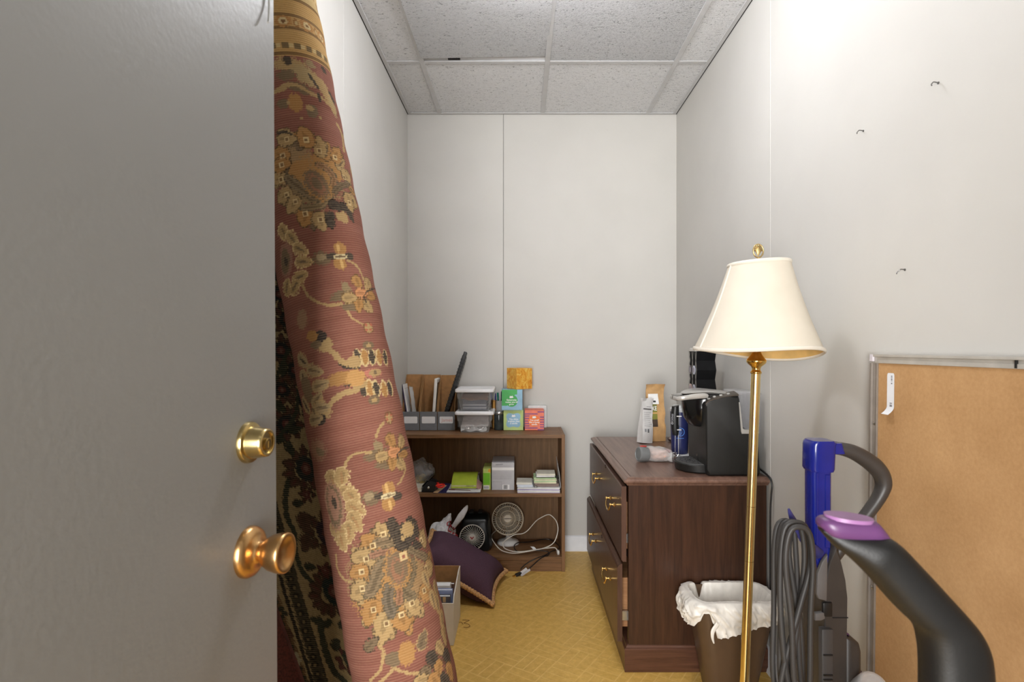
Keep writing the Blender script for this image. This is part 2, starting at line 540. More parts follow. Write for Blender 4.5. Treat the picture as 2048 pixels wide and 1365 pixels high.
# brass knob
zk, zb = 0.917, 1.062
def axis(s, z):
    m = frame(dpt(s, z, 0), dU, dN)
    return m
m_knob = mat('satin_brass_knob', (200, 158, 106), 0.30, 1.0, var=0.05)
b = M(); b.lathe([(0.0335, 0.0), (0.0335, 0.004), (0.031, 0.009), (0.024, 0.0125), (0.016, 0.014), (0.0145, 0.017), (0.0125, 0.019)], axis(-0.073, zk), 48)
rose = obj('knob_rose', b, m_knob, door, angle=60)
b = M(); b.lathe([(0.012, 0.016), (0.0125, 0.020), (0.0185, 0.026), (0.0232, 0.034), (0.0258, 0.044), (0.0264, 0.050), (0.0255, 0.0535), (0.0235, 0.0543), (0.0200, 0.0520), (0.012, 0.0480), (0.003, 0.0465)], axis(-0.073, zk), 48)
obj('knob', b, m_knob, door, angle=60)
m_bolt = mat('pale_brass_deadbolt', (205, 183, 128), 0.25, 1.0, var=0.05)
b = M(); b.lathe([(0.0275, 0.0), (0.0275, 0.003), (0.0265, 0.0055), (0.0215, 0.0065), (0.0190, 0.024), (0.0182, 0.0275), (0.0165, 0.0285), (0.0145, 0.0278), (0.0140, 0.0255), (0.004, 0.0255)], axis(-0.072, zb), 48)
bolt = obj('deadbolt', b, m_bolt, door, angle=50)
b = M(); b.lathe([(0.008, 0.025), (0.008, 0.0285), (0.007, 0.0292), (0.001, 0.0292)], axis(-0.072, zb - 0.002), 24)
b.box(-0.0012, 0.0012, -0.0045, 0.0045, 0.0285, 0.0298, mx=axis(-0.072, zb - 0.002))
obj('key_cylinder', b, mat('key_cylinder_brass', (150, 125, 75), 0.3, 1.0), bolt)
# the latch plate on the free edge
b = M(); b.box(-0.0005, 0.0012, -0.0 + 0.008, 0.034, zk - 0.029, zk + 0.029, mx=Matrix.Identity(4)); b.move(lambda c: mD @ c)
obj('latch_plate', b, m_bolt, door)
# coat hook and the loose wire end that hang down into the top of the picture
hk = thing('door_hook', 'dark hook tip on the grey door, cut off by the top of the picture', 'hook', dpt(-0.205, 1.66, 0))
b = M(); b.lathe([(0.018, 0), (0.018, 0.003), (0.012, 0.006)], axis(-0.235, 1.70), 24)
obj('base_plate', b, mat('dark_bronze', (52, 46, 48), 0.4, 0.6), hk)
b = M(); b.tube([dpt(-0.235, 1.70, 0.004), dpt(-0.235, 1.685, 0.022), dpt(-0.235, 1.662, 0.030), dpt(-0.235, 1.650, 0.038), dpt(-0.235, 1.658, 0.047)], [0.005, 0.005, 0.005, 0.0055, 0.006], 10, 5)
obj('hook', b, mat('dark_bronze', (52, 46, 48), 0.4, 0.6), hk)
wr = M(); wr.tube([dpt(-0.018, 2.039, 0.003), dpt(-0.018, 1.80, 0.003), dpt(-0.019, 1.70, 0.003), dpt(-0.021, 1.670, 0.004), dpt(-0.028, 1.647, 0.007), dpt(-0.031, 1.643, 0.008)], 0.0013, 8, 6)
tag(obj('wire', wr, mat('grey_wire', (140, 138, 132), 0.5, 0.5)), 'thin grey wire hanging down the grey door near its free edge', 'wire')

# ------------------------------------------------------------------ nails in the right wall
def nail(px, py, ln, label):
    Y = XR * F / (px - CX); p = at(px, py, Y)
    n = M()
    n.tube([p + Vector((0.004, 0, 0)), p + Vector((-0.010, -0.002, 0.001)), p + Vector((-0.016, -0.006, -0.001)), p + Vector((-0.020, -ln * 0.6, -0.006)), p + Vector((-0.022, -ln, -0.010))], [0.0012, 0.0012, 0.0012, 0.0012, 0.0014], 8, 3)
    n.lathe([(0.0030, -0.0007), (0.0030, 0.0007)], frame(p + Vector((-0.0005, 0, 0)), (0, 1, 0), (1, 0, 0)), 12)
    tag(obj('nail', n, mat('nail_steel', (120, 118, 116), 0.4, 0.8)), label, 'nail', 'nails in the right wall')
nail(1877, 166, 0.010, 'bent nail high on the right wall, nearest the picture edge')
nail(1727, 262, 0.008, 'bent nail high on the white wall, left of the other one')
nail(1810, 540, 0.003, 'short nail stub low on the white wall, above the corkboard')
# ================================================================== ROLLED RUG
rng = np.random.RandomState(7)
def L3(c): return np.array(lin(c))
RED, RED2 = (126, 80, 68), (143, 95, 82)
BEI, GOLD, OLI, DRK, PINK = (172, 144, 100), (168, 126, 78), (118, 100, 78), (74, 66, 58), (166, 108, 94)

def hash2(a, b, s=0.0):
    v = np.sin(a * 12.9898 + b * 78.233 + s) * 43758.5453
    return (v - np.floor(v)) * 2 - 1

class Painter:
    def __init__(s, P, U, V, base, vis):
        """P: n x 3 world points; U, V: metric surface coordinates; vis: mask of the points that face the room's door"""
        s.P, s.base = P, base
        q = 0.0021
        s.u = np.floor(U / q) * q; s.v = np.floor(V / q) * q
        s.h = hash2(np.floor(U / q), np.floor(V / q))
        s.c = base.copy()
        s.vi = np.where(vis)[0]
        s.px = CX + F * P[s.vi, 0] / P[s.vi, 1]; s.py = CY - F * (P[s.vi, 2] - H) / P[s.vi, 1]
        s.k = 1.0 / 960.0
    def inv(s, x, y):
        i = s.vi[np.argmin((s.px - x) ** 2 + (s.py - y) ** 2)]
        return s.u[i], s.v[i]
    def put(s, m, col, a=1.0):
        s.c[m] = s.c[m] * (1 - a) + L3(col) * a
    def E(s, x, y, a, b, ang, col, jag=0.22):
        u0, v0 = s.inv(x, y)
        dx = (s.u - u0) / s.k; dy = -(s.v - v0) / s.k
        m0 = np.where((abs(dx) < max(a, b) * 1.3) & (abs(dy) < max(a, b) * 1.3))[0]
        dx, dy = dx[m0], dy[m0]
        c, n = math.cos(math.radians(ang)), math.sin(math.radians(ang))
        d = ((dx * c + dy * n) / a) ** 2 + ((-dx * n + dy * c) / b) ** 2
        s.put(m0[d < 1 + jag * s.h[m0]], col)
    def Lw(s, pts, wd, col, smooth=True):
        q = [Vector((*s.inv(*p), 0)) for p in pts]
        if smooth and len(q) > 2: q, _ = catmull(q, [1] * len(q), 6)
        wd = wd * s.k
        for a, b in zip(q[:-1], q[1:]):
            lo = (min(a.x, b.x) - wd, min(a.y, b.y) - wd); hi = (max(a.x, b.x) + wd, max(a.y, b.y) + wd)
            m0 = np.where((s.u > lo[0]) & (s.u < hi[0]) & (s.v > lo[1]) & (s.v < hi[1]))[0]
            if not len(m0): continue
            d = np.array((b.x - a.x, b.y - a.y)); L = max(1e-9, d @ d)
            px, py = s.u[m0] - a.x, s.v[m0] - a.y
            t = np.clip((px * d[0] + py * d[1]) / L, 0, 1)
            dist = np.hypot(px - t * d[0], py - t * d[1])
            s.put(m0[dist < wd * 0.5 * (1 + 0.25 * s.h[m0])], col)
    def leaf(s, x, y, a, b, ang, col, jag=0.25, n=5, tip=0.35):
        """pointed leaf with scalloped sides; the tip looks along ang"""
        u0, v0 = s.inv(x, y)
        dx = (s.u - u0) / s.k; dy = -(s.v - v0) / s.k
        m0 = np.where((abs(dx) < max(a, b) * 1.3) & (abs(dy) < max(a, b) * 1.3))[0]
        c, n_ = math.cos(math.radians(ang)), math.sin(math.radians(ang))
        X = (dx[m0] * c + dy[m0] * n_) / a; Y = (-dx[m0] * n_ + dy[m0] * c) / b
        w = np.sqrt(np.clip(1 - X * X, 0, 1)) * (1 - tip * X) * (1 + 0.16 * np.abs(np.sin(X * n * 1.6)) - 0.08)
        s.put(m0[(abs(X) < 1) & (abs(Y) < w * (1 + jag * 0.5 * s.h[m0]))], col)
    def box(s, x, y, a, col):
        u0, v0 = s.inv(x, y)
        s.put((abs(s.u - u0) < a * s.k) & (abs(s.v - v0) < a * s.k), col)
    def petal(s, x, y, ln, wd, ang, fill, line=DRK, eye=True, vein=None):
        if sum(line) < 330: line = tuple(int(l * 0.55 + f * 0.45 * 0.6) for l, f in zip(line, fill))
        s.leaf(x, y, ln / 2 + 1.8, wd / 2 + 1.8, ang, line, 0.5)
        s.leaf(x, y, ln / 2, wd / 2, ang, fill, 0.4)
        lo = tuple(int(f * 0.86) for f in fill)
        s.leaf(x - ln * 0.08 * math.cos(math.radians(ang)), y - ln * 0.08 * math.sin(math.radians(ang)), ln * 0.30, wd * 0.16, ang, lo, 0.6)
        if vein:
            s.E(x, y, ln / 2 * 0.7, wd / 2 * 0.2, ang, vein, 0.4)
        if eye:
            s.box(x, y, 5.6, (214, 190, 142)); s.box(x, y, 2.6, (132, 104, 72))
    def flower(s, x, y, r, n, ang0, fills, core=OLI, line=DRK, arc=360):
        for i in range(n):
            a = ang0 + arc * i / (n if arc == 360 else max(1, n - 1))
            s.petal(x + r * 0.62 * math.cos(math.radians(a)), y + r * 0.62 * math.sin(math.radians(a)), r * 0.8, r * 0.5, a, fills[i % len(fills)], line, False, vein=OLI if i % 2 else None)
        s.E(x, y, r * 0.3, r * 0.3, 0, core); s.E(x, y, r * 0.14, r * 0.14, 0, GOLD)
    def palmette(s, cen, eyes, small, bulb, bdir, leaves, calyx, patch, fill):
        """large leaf flower drawn as on the rug: petals with a little square eye fan out round a bulb"""
        for x, y, a_, b_, an, c in fill: s.E(x, y, a_, b_, an, c, 0.5)
        for x, y, ln, wd, f in small:
            s.petal(x, y, ln, wd, math.degrees(math.atan2(y - cen[1], x - cen[0])), f, (96, 84, 66), False, vein=OLI)
        for x, y, ln, wd, f, turn in eyes:
            a = math.degrees(math.atan2(y - cen[1], x - cen[0])) + turn
            for da, k_, ff in ((-38, 0.8, 0.92), (38, 0.8, 0.92), (0, 1.0, 1.0)):      # three-lobed leaf
                s.petal(x + ln * 0.16 * math.cos(math.radians(a + da)), y + ln * 0.16 * math.sin(math.radians(a + da)), ln * k_, wd * k_, a + da, tuple(int(q * ff) for q in f), (92, 78, 60), False)
        for pts, wd, c in leaves:
            s.Lw(pts, wd + 5, (96, 86, 68)); s.Lw(pts, wd, c); s.Lw(pts, wd * 0.35, tuple(int(q * 0.82) for q in c))
        bx, by = bulb
        s.E(bx, by, 36, 25, bdir, GOLD, 0.3); s.E(bx, by, 31, 20, bdir, (122, 102, 80), 0.3); s.E(bx + 3 * math.cos(math.radians(bdir)), by + 3 * math.sin(math.radians(bdir)), 22, 12, bdir, (146, 106, 82), 0.4); s.E(bx, by, 13, 8, bdir, OLI, 0.4)
        for x, y, ln, wd, f, turn in eyes:
            s.box(x, y, 5.4, (210, 186, 138)); s.box(x, y, 2.5, (120, 94, 66))
        for x, y, ln, wd, a in calyx:
            s.petal(x, y, ln, wd, a, DRK, (56, 50, 46), False)
        for x, y, a_, b_ in patch: s.E(x, y, a_, b_, 0, BEI, 0.35)

def weave_material(name, gain=1.0):
    m, t = base_mat(name)
    a = t.new('ShaderNodeAttribute'); a.attribute_name = 'pattern'
    b = t.new('ShaderNodeAttribute'); b.attribute_name = 'weft'
    w_ = t.math('MULTIPLY_ADD', t.math('SINE', t.math('MULTIPLY', b.outputs['Fac'], 2 * PI / 0.0047)), 0.5, 0.5)
    nz = t.noise(t.coords((1, 1, 2.5)), 260, 3, 0.7)
    k = t.math('ADD', t.math('MULTIPLY', w_, 0.16), t.math('MULTIPLY', nz, 0.50))
    brk = t.noise(t.coords((1, 1, 9)), 34, 3, 0.6)
    thr = t.math('MULTIPLY', t.math('MULTIPLY', t.math('POWER', w_, 5.0), t.math('MULTIPLY_ADD', brk, 1.6, -0.3)), 0.32)
    col = t.new('ShaderNodeVectorMath', operation='SCALE')
    t.link(a.outputs['Color'], col.inputs[0])
    t.link(t.math('MULTIPLY', t.math('ADD', k, 0.68), gain), col.inputs['Scale'])
    t.link(t.mix(thr, col.outputs[0], (186, 160, 128)), t.b.inputs['Base Color'])
    t.b.inputs['Roughness'].default_value = 0.95
    t.b.inputs['Specular IOR Level'].default_value = 0.1
    t.bump(t.math('ADD', w_, nz), 0.30, 0.0013)
    return m

def grid_mesh(name, P, nu, nv, col, weft, material, parent, close_u=False):
    """P laid out row by row (nv rows of nu points)"""
    me = bpy.data.meshes.new(name)
    ii = np.arange(nu if close_u else nu - 1); jj = np.arange(nv - 1)
    I, J = np.meshgrid(ii, jj)
    a = J * nu + I; b = J * nu + (I + 1) % nu; c = b + nu; d = a + nu
    faces = np.stack([a, b, c, d], -1).reshape(-1, 4)
    me.vertices.add(len(P)); me.vertices.foreach_set('co', P.astype(np.float32).ravel())
    me.loops.add(faces.size); me.loops.foreach_set('vertex_index', faces.ravel().astype(np.int32))
    me.polygons.add(len(faces)); me.polygons.foreach_set('loop_start', np.arange(0, faces.size, 4, dtype=np.int32))
    me.update(calc_edges=True); me.validate()
    at_ = me.attributes.new('pattern', 'FLOAT_COLOR', 'POINT')
    at_.data.foreach_set('color', np.concatenate([col, np.ones((len(col), 1))], 1).astype(np.float32).ravel())
    w_ = me.attributes.new('weft', 'FLOAT', 'POINT'); w_.data.foreach_set('value', weft.astype(np.float32))
    me.shade_smooth(); me.materials.append(material)
    o = bpy.data.objects.new(name, me); COL.objects.link(o)
    if parent: o.parent = parent; o.location = -parent.location
    return o

AX = np.array((-0.217, 0.07, 1.0)); AXL = np.linalg.norm(AX); axn = AX / AXL
e1 = np.array((1, 0, 0.217)); e1 /= np.linalg.norm(e1); e2 = np.cross(axn, e1)
def roll_r(z): return 0.1023 - 0.0063 * z
def roll_c(z): return np.stack([-0.116 + AX[0] * z, 1.1035 + AX[1] * z, z], -1)

rug = thing('rolled_rug', 'rolled red and gold floral rug leaning in the corner behind the grey door', 'rug', (-0.15, 1.12, 0))
Z = np.concatenate([np.linspace(0.002, 0.44, 40, endpoint=False), np.linspace(0.44, 2.08, 980)])
TH = np.concatenate([np.radians(np.linspace(-178, 30, 226, endpoint=False)), np.radians(np.linspace(30, 182, 26, endpoint=False))])
ZZ, TT = np.meshgrid(Z, TH, indexing='ij')
rr = roll_r(ZZ) * (1 + 0.012 * np.sin(TT * 3 + ZZ * 2.3) + 0.008 * np.sin(ZZ * 7.1 + TT))
rr = rr + 0.0012 * np.sin(ZZ * 61 + 2 * np.sin(TT * 2))
P = roll_c(ZZ) + rr[..., None] * (np.cos(TT)[..., None] * e1 + np.sin(TT)[..., None] * e2)
P[..., 2] = np.maximum(P[..., 2], 0.001)
U = (TT * 0.0975).ravel(); V = (ZZ * AXL).ravel(); Pf = P.reshape(-1, 3)
nrm = (np.cos(TT)[..., None] * e1 + np.sin(TT)[..., None] * e2).reshape(-1, 3)
vis = ((np.array((0, 0, H)) - Pf) * nrm).sum(1) > 0.02
base = np.tile(L3(RED), (len(Pf), 1))
rows = hash2(np.floor(V / 0.0105), V * 0, 1.0) * 0.5 + hash2(np.floor(V / 0.047), V * 0, 3.0) * 0.5
patch = np.sin(U * 17 + 1.3 * np.sin(V * 5)) * np.sin(V * 8.3 + 2) * 0.5
mixw = np.clip(0.5 + 0.45 * rows + 0.5 * patch, 0, 1)[:, None]
base = base * (1 - mixw) + L3(RED2) * mixw
p = Painter(Pf, U, V, base, vis)
# --- upper border bands (rings round the roll)
def band(zlo, zhi, col, wig=0.0):
    m = (p.v > zlo) & (p.v < zhi)
    p.put(m, col)
vb = lambda x, y: p.inv(x, y)[1]
zA, zB, zC_, zD = vb(600, 2), vb(600, 36), vb(600, 60), vb(600, 108)
band(zD - 0.005, 3.0, (186, 150, 96)); band(zA, 3.0, (190, 164, 116))
for z in (zA, zB, zC_, zD):
    p.put(abs(p.v - z) < 0.0022, (124, 96, 62))
for i in range(-3, 16):
    u = -0.30 + i * 0.026
    m = (abs(p.u - u) < 0.007) & (abs(p.v - (zD + 0.016)) < 0.007); p.put(m, (116, 98, 70))
    m = (abs(p.u - u - 0.012) < 0.004) & (abs(p.v - (zD + 0.016)) < 0.004); p.put(m, (200, 176, 128))
for i in range(-2, 9):
    u = -0.32 + i * 0.052
    for (du, dv, a, b, c) in ((0, 0.030, 0.017, 0.013, (172, 126, 76)), (0, 0.030, 0.010, 0.008, (200, 178, 132)), (0.0, 0.030, 0.004, 0.004, (120, 86, 56)), (0.026, 0.028, 0.006, 0.011, (152, 110, 66)), (0.026, 0.028, 0.003, 0.006, (190, 166, 118))):
        m = ((p.u - u - du) / a) ** 2 + ((p.v - (zC_ + zB) / 2 - dv + 0.03) / b) ** 2 < 1 + 0.3 * p.h; p.put(m, c)
for i in range(60):
    u = -0.32 + 0.5 * rng.rand(); v = zA + rng.rand() * 0.16
    m = ((p.u - u) / (0.004 + 0.012 * rng.rand())) ** 2 + ((p.v - v) / (0.003 + 0.008 * rng.rand())) ** 2 < 1 + 0.5 * p.h
    p.put(m, [(150, 112, 70), (204, 182, 136), (140, 122, 88), (112, 92, 66)][i % 4])
# --- edge of the field: mixed beige scrolls just under the border
for x, y, a, b, an, c in ((580, 130, 34, 16, 10, BEI), (612, 150, 30, 20, 30, (168, 146, 106)), (640, 165, 26, 15, 40, BEI), (571, 150, 20, 12, 0, OLI), (575, 120, 9, 9, 0, DRK), (620, 128, 12, 8, 20, (150, 130, 96)),
                          (655, 192, 22, 12, 55, BEI), (665, 215, 18, 10, 60, (170, 150, 108)), (560, 180, 30, 5, -15, BEI), (600, 176, 26, 10, 20, OLI), (640, 150, 10, 9, 0, RED2), (648, 140, 9, 6, 20, DRK)):
    p.E(x, y, a, b, an, c, 0.45)
p.Lw([(556, 178), (575, 170), (598, 172), (622, 186), (648, 200), (668, 222)], 7, BEI)
p.Lw([(618, 148), (626, 160), (636, 174)], 7, DRK); p.Lw([(636, 188), (640, 200)], 8, DRK); p.Lw([(660, 188), (668, 204)], 9, DRK)
p.E(590, 206, 14, 18, 0, GOLD); p.E(566, 208, 12, 9, 0, OLI); p.E(624, 222, 12, 14, 30, OLI); p.E(620, 217, 9, 6, 30, BEI)
for x, y in ((575, 205), (640, 236), (602, 236)): p.E(x, y, 3, 3, 0, BEI)
# --- great palmette below the border
q3 = lambda x, y: (540 + x / 2.904, y / 2.904)
G1, B1 = GOLD, BEI
p.palmette(q3(270, 1060), [(*q3(470, 1165), 34, 24, B1, 0), (*q3(432, 1030), 40, 26, B1, 0), (*q3(378, 912), 40, 24, G1, 0), (*q3(286, 872), 42, 26, B1, 0), (*q3(206, 815), 44, 30, G1, 0), (*q3(98, 810), 42, 28, B1, 0), (*q3(72, 908), 40, 28, G1, 0),
    (*q3(66, 1040), 38, 26, B1, 0), (*q3(98, 1132), 38, 26, B1, 0), (*q3(148, 1175), 38, 26, B1, 0), (*q3(208, 1245), 38, 28, G1, 0), (*q3(292, 1272), 38, 28, B1, 0)],
    [(*q3(330, 880), 40, 20, G1), (*q3(410, 950), 40, 20, B1), (*q3(150, 820), 36, 20, OLI), (*q3(60, 980), 34, 20, OLI), (*q3(250, 1290), 34, 20, OLI), (*q3(480, 1110), 30, 18, G1)],
    q3(272, 1062), 62, [([q3(345, 1130), q3(260, 1140), q3(170, 1090), q3(110, 1040)], 15, (130, 112, 86)), ([q3(350, 1110), q3(370, 1040), q3(330, 980), q3(290, 960)], 12, (152, 116, 84)), ([q3(350, 1150), q3(280, 1195), q3(200, 1205)], 11, (140, 120, 90)), ([q3(370, 1120), q3(410, 1080), q3(450, 1070)], 9, OLI)],
    [(*q3(385, 1200), 30, 18, 20), (*q3(440, 1205), 28, 16, -10), (*q3(470, 1255), 26, 14, 70), (*q3(350, 1265), 26, 16, 120), (*q3(360, 1305), 20, 14, 90), (*q3(425, 1195), 22, 12, 200)], [(*q3(430, 1265), 11, 13), (*q3(395, 1255), 6, 8)],
    [(*q3(230, 1040), 62, 60, 0, (150, 124, 90)), (*q3(330, 960), 40, 34, 30, GOLD), (*q3(150, 950), 34, 40, 0, GOLD), (*q3(180, 1130), 42, 22, 10, (140, 118, 86)), (*q3(120, 880), 34, 20, 0, (150, 124, 90))])
for x, y, a, c in ((573, 278, 10, BEI), (700, 405, 75, BEI), (563, 330, 0, GOLD)):
    p.petal(x, y, 40, 24, a, c)
p.Lw([(556, 268), (568, 262), (582, 268)], 5, DRK)
p.Lw([(675, 250), (684, 270), (688, 300)], 10, BEI)
# --- half flower on the left edge with its vine
for x, y, a in ((567, 466, 80), (585, 478, 60), (600, 500, 40), (606, 525, 15), (600, 556, -15), (590, 574, -35), (574, 575, -60)):
    p.petal(x, y, 34, 20, a, BEI, (206, 180, 130), False, vein=OLI)
p.E(572, 520, 18, 34, 10, (150, 110, 92)); p.E(570, 522, 12, 24, 10, OLI); p.E(572, 526, 5, 9, 0, DRK)
def vine(pts, wd=5): p.Lw(pts, wd, BEI)
def hmotif(x, y, k=1.0):                # small upright double-lobed blossom with dark sides
    p.E(x - 34 * k, y + 4, 18 * k, 13 * k, 0, OLI, 0.5); p.E(x - 38 * k, y + 2, 9 * k, 7 * k, 0, (152, 134, 104), 0.4)
    p.E(x - 16 * k, y, 11 * k, 7 * k, 0, DRK); p.E(x + 17 * k, y, 10 * k, 8 * k, 0, DRK)
    p.E(x, y - 15 * k, 13 * k, 12 * k, 0, GOLD); p.E(x, y + 16 * k, 13 * k, 12 * k, 0, GOLD)
    p.E(x - 4 * k, y - 15 * k, 3, 9 * k, 0, (204, 166, 108)); p.E(x + 4 * k, y + 16 * k, 3, 9 * k, 0, (204, 166, 108))
    p.E(x, y, 15 * k, 5 * k, 0, (206, 190, 148)); p.E(x, y, 12 * k, 2, 0, OLI)
def tuft(x, y, k=1.0):                  # five gold petals with olive leaves on the left
    p.E(x - 32 * k, y + 4 * k, 22 * k, 10 * k, -10, OLI, 0.4); p.E(x - 24 * k, y - 14 * k, 12 * k, 8 * k, 60, (140, 122, 92), 0.4); p.E(x - 14 * k, y + 26 * k, 18 * k, 9 * k, 15, OLI, 0.4)
    for dx, dy, a, c in ((0, -22, 70, GOLD), (20, -20, 130, BEI), (26, 4, 10, GOLD), (20, 24, 40, BEI), (2, 22, 100, GOLD), (-16, 8, 0, BEI), (8, 0, 0, (196, 138, 96))):
        p.petal(x + dx * k, y + dy * k, 30 * k, 19 * k, a, c, (120, 92, 60), False)
    p.Lw([(x + 12 * k, y + 4 * k), (x + 22 * k, y - 6 * k), (x + 36 * k, y - 10 * k)], 3, DRK); p.Lw([(x + 12 * k, y + 4 * k), (x + 16 * k, y + 18 * k)], 3, DRK)
def sq(x, y):
    p.E(x, y, 12, 12, 45, (120, 84, 62), 0.1); p.E(x, y, 9.5, 9.5, 0, BEI, 0.3)
    for dx, dy in ((-4, -4), (4, -4), (-4, 4), (4, 4)): p.E(x + dx, y + dy, 2.2, 2.2, 0, (170, 100, 78), 0.1)
hmotif(680, 512); vine([(697, 522), (712, 530), (722, 545), (726, 560)])
tuft(716, 588); vine([(606, 570), (614, 592), (634, 606), (660, 611), (684, 608)])
vine([(694, 622), (706, 638), (724, 648)], 4); sq(737, 655)
def stripes(x, y, up):                  # rosette half: arched lobes of gold and charcoal
    s_ = -1 if up else 1
    for i, dx in enumerate((-26, -12, 2, 16, 28)):
        p.E(x + dx, y + s_ * (6 - abs(dx) * 0.08), 8.5, 17, 0, (204, 180, 132), 0.15)
        p.E(x + dx, y + s_ * 6, 6.5, 14, 0, DRK if i % 2 == 0 else GOLD, 0.2)
    p.E(x - 44, y + s_ * -12, 20, 6, 20 * -s_, (66, 60, 54)); p.E(x - 34, y + s_ * -2, 14, 10, 0, BEI)
    p.E(x - 4, y + s_ * 28, 12, 9, 0, OLI); p.E(x - 4, y + s_ * 28, 6, 4, 0, BEI)
stripes(742, 720, True); stripes(752, 772, False)
p.E(748, 746, 20, 9, 0, (186, 118, 102)); p.E(751, 746, 14, 8, 0, BEI); p.E(752, 746, 4, 4, 0, OLI)
p.E(686, 757, 34, 12, 0, GOLD, 0.35); p.E(712, 756, 18, 16, 0, (190, 146, 92))
for s_ in (-1, 1):
    yb = 746 + (0 if s_ < 0 else 20)
    p.Lw([(712, yb + s_ * 14), (688, yb + s_ * 22), (668, yb + s_ * 36), (650, yb + s_ * 56)], 11, BEI)
    p.E(648, yb + s_ * 58, 16, 14, 0, BEI, 0.4); p.E(640, yb + s_ * 74, 13, 11, 0, (60, 54, 50)); p.E(632, yb + s_ * 56, 12, 7, 0, OLI); p.E(625, yb + s_ * 74, 12, 10, 0, GOLD)
# half palmettes on the left silhouette
for cy, x0 in ((790, 622), (1000, 668)):
    pass
for x, y, a in ((606, 722, 40), (628, 742, 20), (640, 772, -10), (634, 800, -40), (644, 816, 10), (630, 838, 0), (612, 812, 60), (608, 760, 80)):
    p.petal(x, y, 36, 20, a, (160, 138, 102), BEI, False, vein=DRK if a > 30 else OLI)
p.E(612, 778, 14, 26, 0, OLI)
p.E(604, 640, 12, 18, 10, (150, 118, 92), 0.5); p.E(634, 902, 24, 20, 0, (142, 106, 86), 0.5); p.E(640, 905, 12, 8, 30, OLI, 0.4)
# second storey of tuft / blossom
sq(779, 835); vine([(768, 844), (758, 858), (754, 872)])
tuft(782, 905); vine([(742, 906), (716, 906), (700, 916), (690, 936), (690, 966)])
vine([(806, 920), (810, 940), (802, 962), (794, 970)], 4)
hmotif(777, 992)
for x, y, a in ((664, 964, 80), (684, 958, 100), (698, 986, 30), (706, 1000, 60), (712, 1020, 40), (710, 1044, 70), (698, 1066, 100), (682, 1082, 80), (674, 1060, 20)):
    p.petal(x, y, 40, 24, a, BEI, (206, 180, 132), False, vein=(164, 128, 88))
p.E(668, 1012, 22, 44, 5, (160, 122, 100)); p.E(668, 1012, 17, 38, 5, OLI); p.E(668, 1010, 13, 30, 5, (156, 118, 98)); p.E(668, 1006, 5, 12, 0, DRK)
vine([(672, 1110), (676, 1140), (690, 1160), (706, 1166)])
# lower great palmette
q4 = lambda x, y: (540 + x / 2.7025, 860 + y / 2.7025)
p.palmette(q4(690, 760), [(*q4(612, 568), 40, 26, B1, 0), (*q4(556, 627), 42, 30, G1, 0), (*q4(520, 704), 46, 34, B1, 0), (*q4(497, 772), 40, 26, G1, 0), (*q4(498, 862), 44, 32, B1, 0), (*q4(558, 972), 50, 34, G1, 0), (*q4(625, 1050), 52, 36, B1, 10), (*q4(716, 1003), 46, 36, G1, 0),
    (*q4(766, 935), 44, 28, B1, 0), (*q4(834, 870), 40, 30, G1, 0), (*q4(846, 752), 36, 28, B1, 0), (*q4(820, 600), 36, 24, B1, 0)],
    [(*q4(600, 1105), 50, 26, B1), (*q4(745, 1060), 36, 18, G1), (*q4(535, 1015), 40, 24, B1), (*q4(805, 975), 34, 20, B1), (*q4(520, 905), 44, 26, B1), (*q4(860, 690), 30, 20, G1), (*q4(580, 575), 34, 22, OLI), (*q4(490, 660), 34, 20, B1)],
    q4(690, 748), 90, [([q4(705, 690), q4(640, 700), q4(590, 770), q4(550, 860), q4(530, 880)], 20, (128, 110, 86)), ([q4(730, 690), q4(770, 740), q4(760, 800), q4(730, 870), q4(760, 900)], 17, (120, 104, 80)), ([q4(700, 625), q4(640, 600), q4(580, 615)], 15, (134, 114, 88)), ([q4(700, 650), q4(610, 665), q4(550, 680)], 11, (150, 112, 90)), ([q4(740, 640), q4(800, 670), q4(840, 690)], 11, (128, 110, 86)), ([q4(650, 850), q4(640, 930), q4(660, 990)], 18, (112, 100, 84)), ([q4(700, 860), q4(700, 930)], 12, (150, 110, 84))],
    [(*q4(690, 560), 40, 24, 60), (*q4(655, 510), 24, 16, 100), (*q4(710, 540), 30, 18, -30), (*q4(765, 495), 30, 12, 20), (*q4(785, 540), 30, 16, 80), (*q4(720, 605), 34, 26, 30), (*q4(765, 580), 28, 16, 0), (*q4(800, 620), 24, 12, 30)], [(*q4(745, 537), 15, 14), (*q4(718, 590), 5, 5)],
    [(*q4(600, 800), 60, 66, 0, (150, 122, 88)), (*q4(690, 920), 60, 44, 0, (156, 116, 82)), (*q4(580, 900), 46, 40, 0, GOLD), (*q4(570, 690), 40, 30, 0, (148, 120, 88)), (*q4(790, 800), 26, 44, 0, (152, 122, 86)), (*q4(620, 620), 50, 18, -10, (140, 116, 86))])
p.box(*q4(717, 683), 7, (206, 180, 132)); p.box(*q4(717, 683), 4, (150, 96, 78))
vine([(792, 1330), (778, 1350), (760, 1364)]); vine([(762, 1282), (766, 1310), (760, 1340), (740, 1362)]); vine([(764, 1300), (782, 1330), (812, 1346), (848, 1346), (870, 1330)])
p.petal(742, 1290, 34, 16, -35, OLI, DRK, False)
p.E(788, 1318, 15, 13, 0, OLI); p.E(812, 1308, 16, 20, 10, GOLD); p.petal(846, 1280, 34, 18, -55, OLI, BEI, False)
for x, y, a, c in ((868, 1322, 70, DRK), (884, 1300, 60, BEI), (878, 1345, 110, GOLD), (896, 1320, 80, DRK), (858, 1352, 60, OLI), (900, 1346, 70, GOLD), (888, 1270, 100, BEI), (850, 1362, 20, BEI), (892, 1364, 60, DRK), (872, 1366, 60, GOLD)):
    p.petal(x, y, 40, 20, a, c, (86, 72, 58), False)
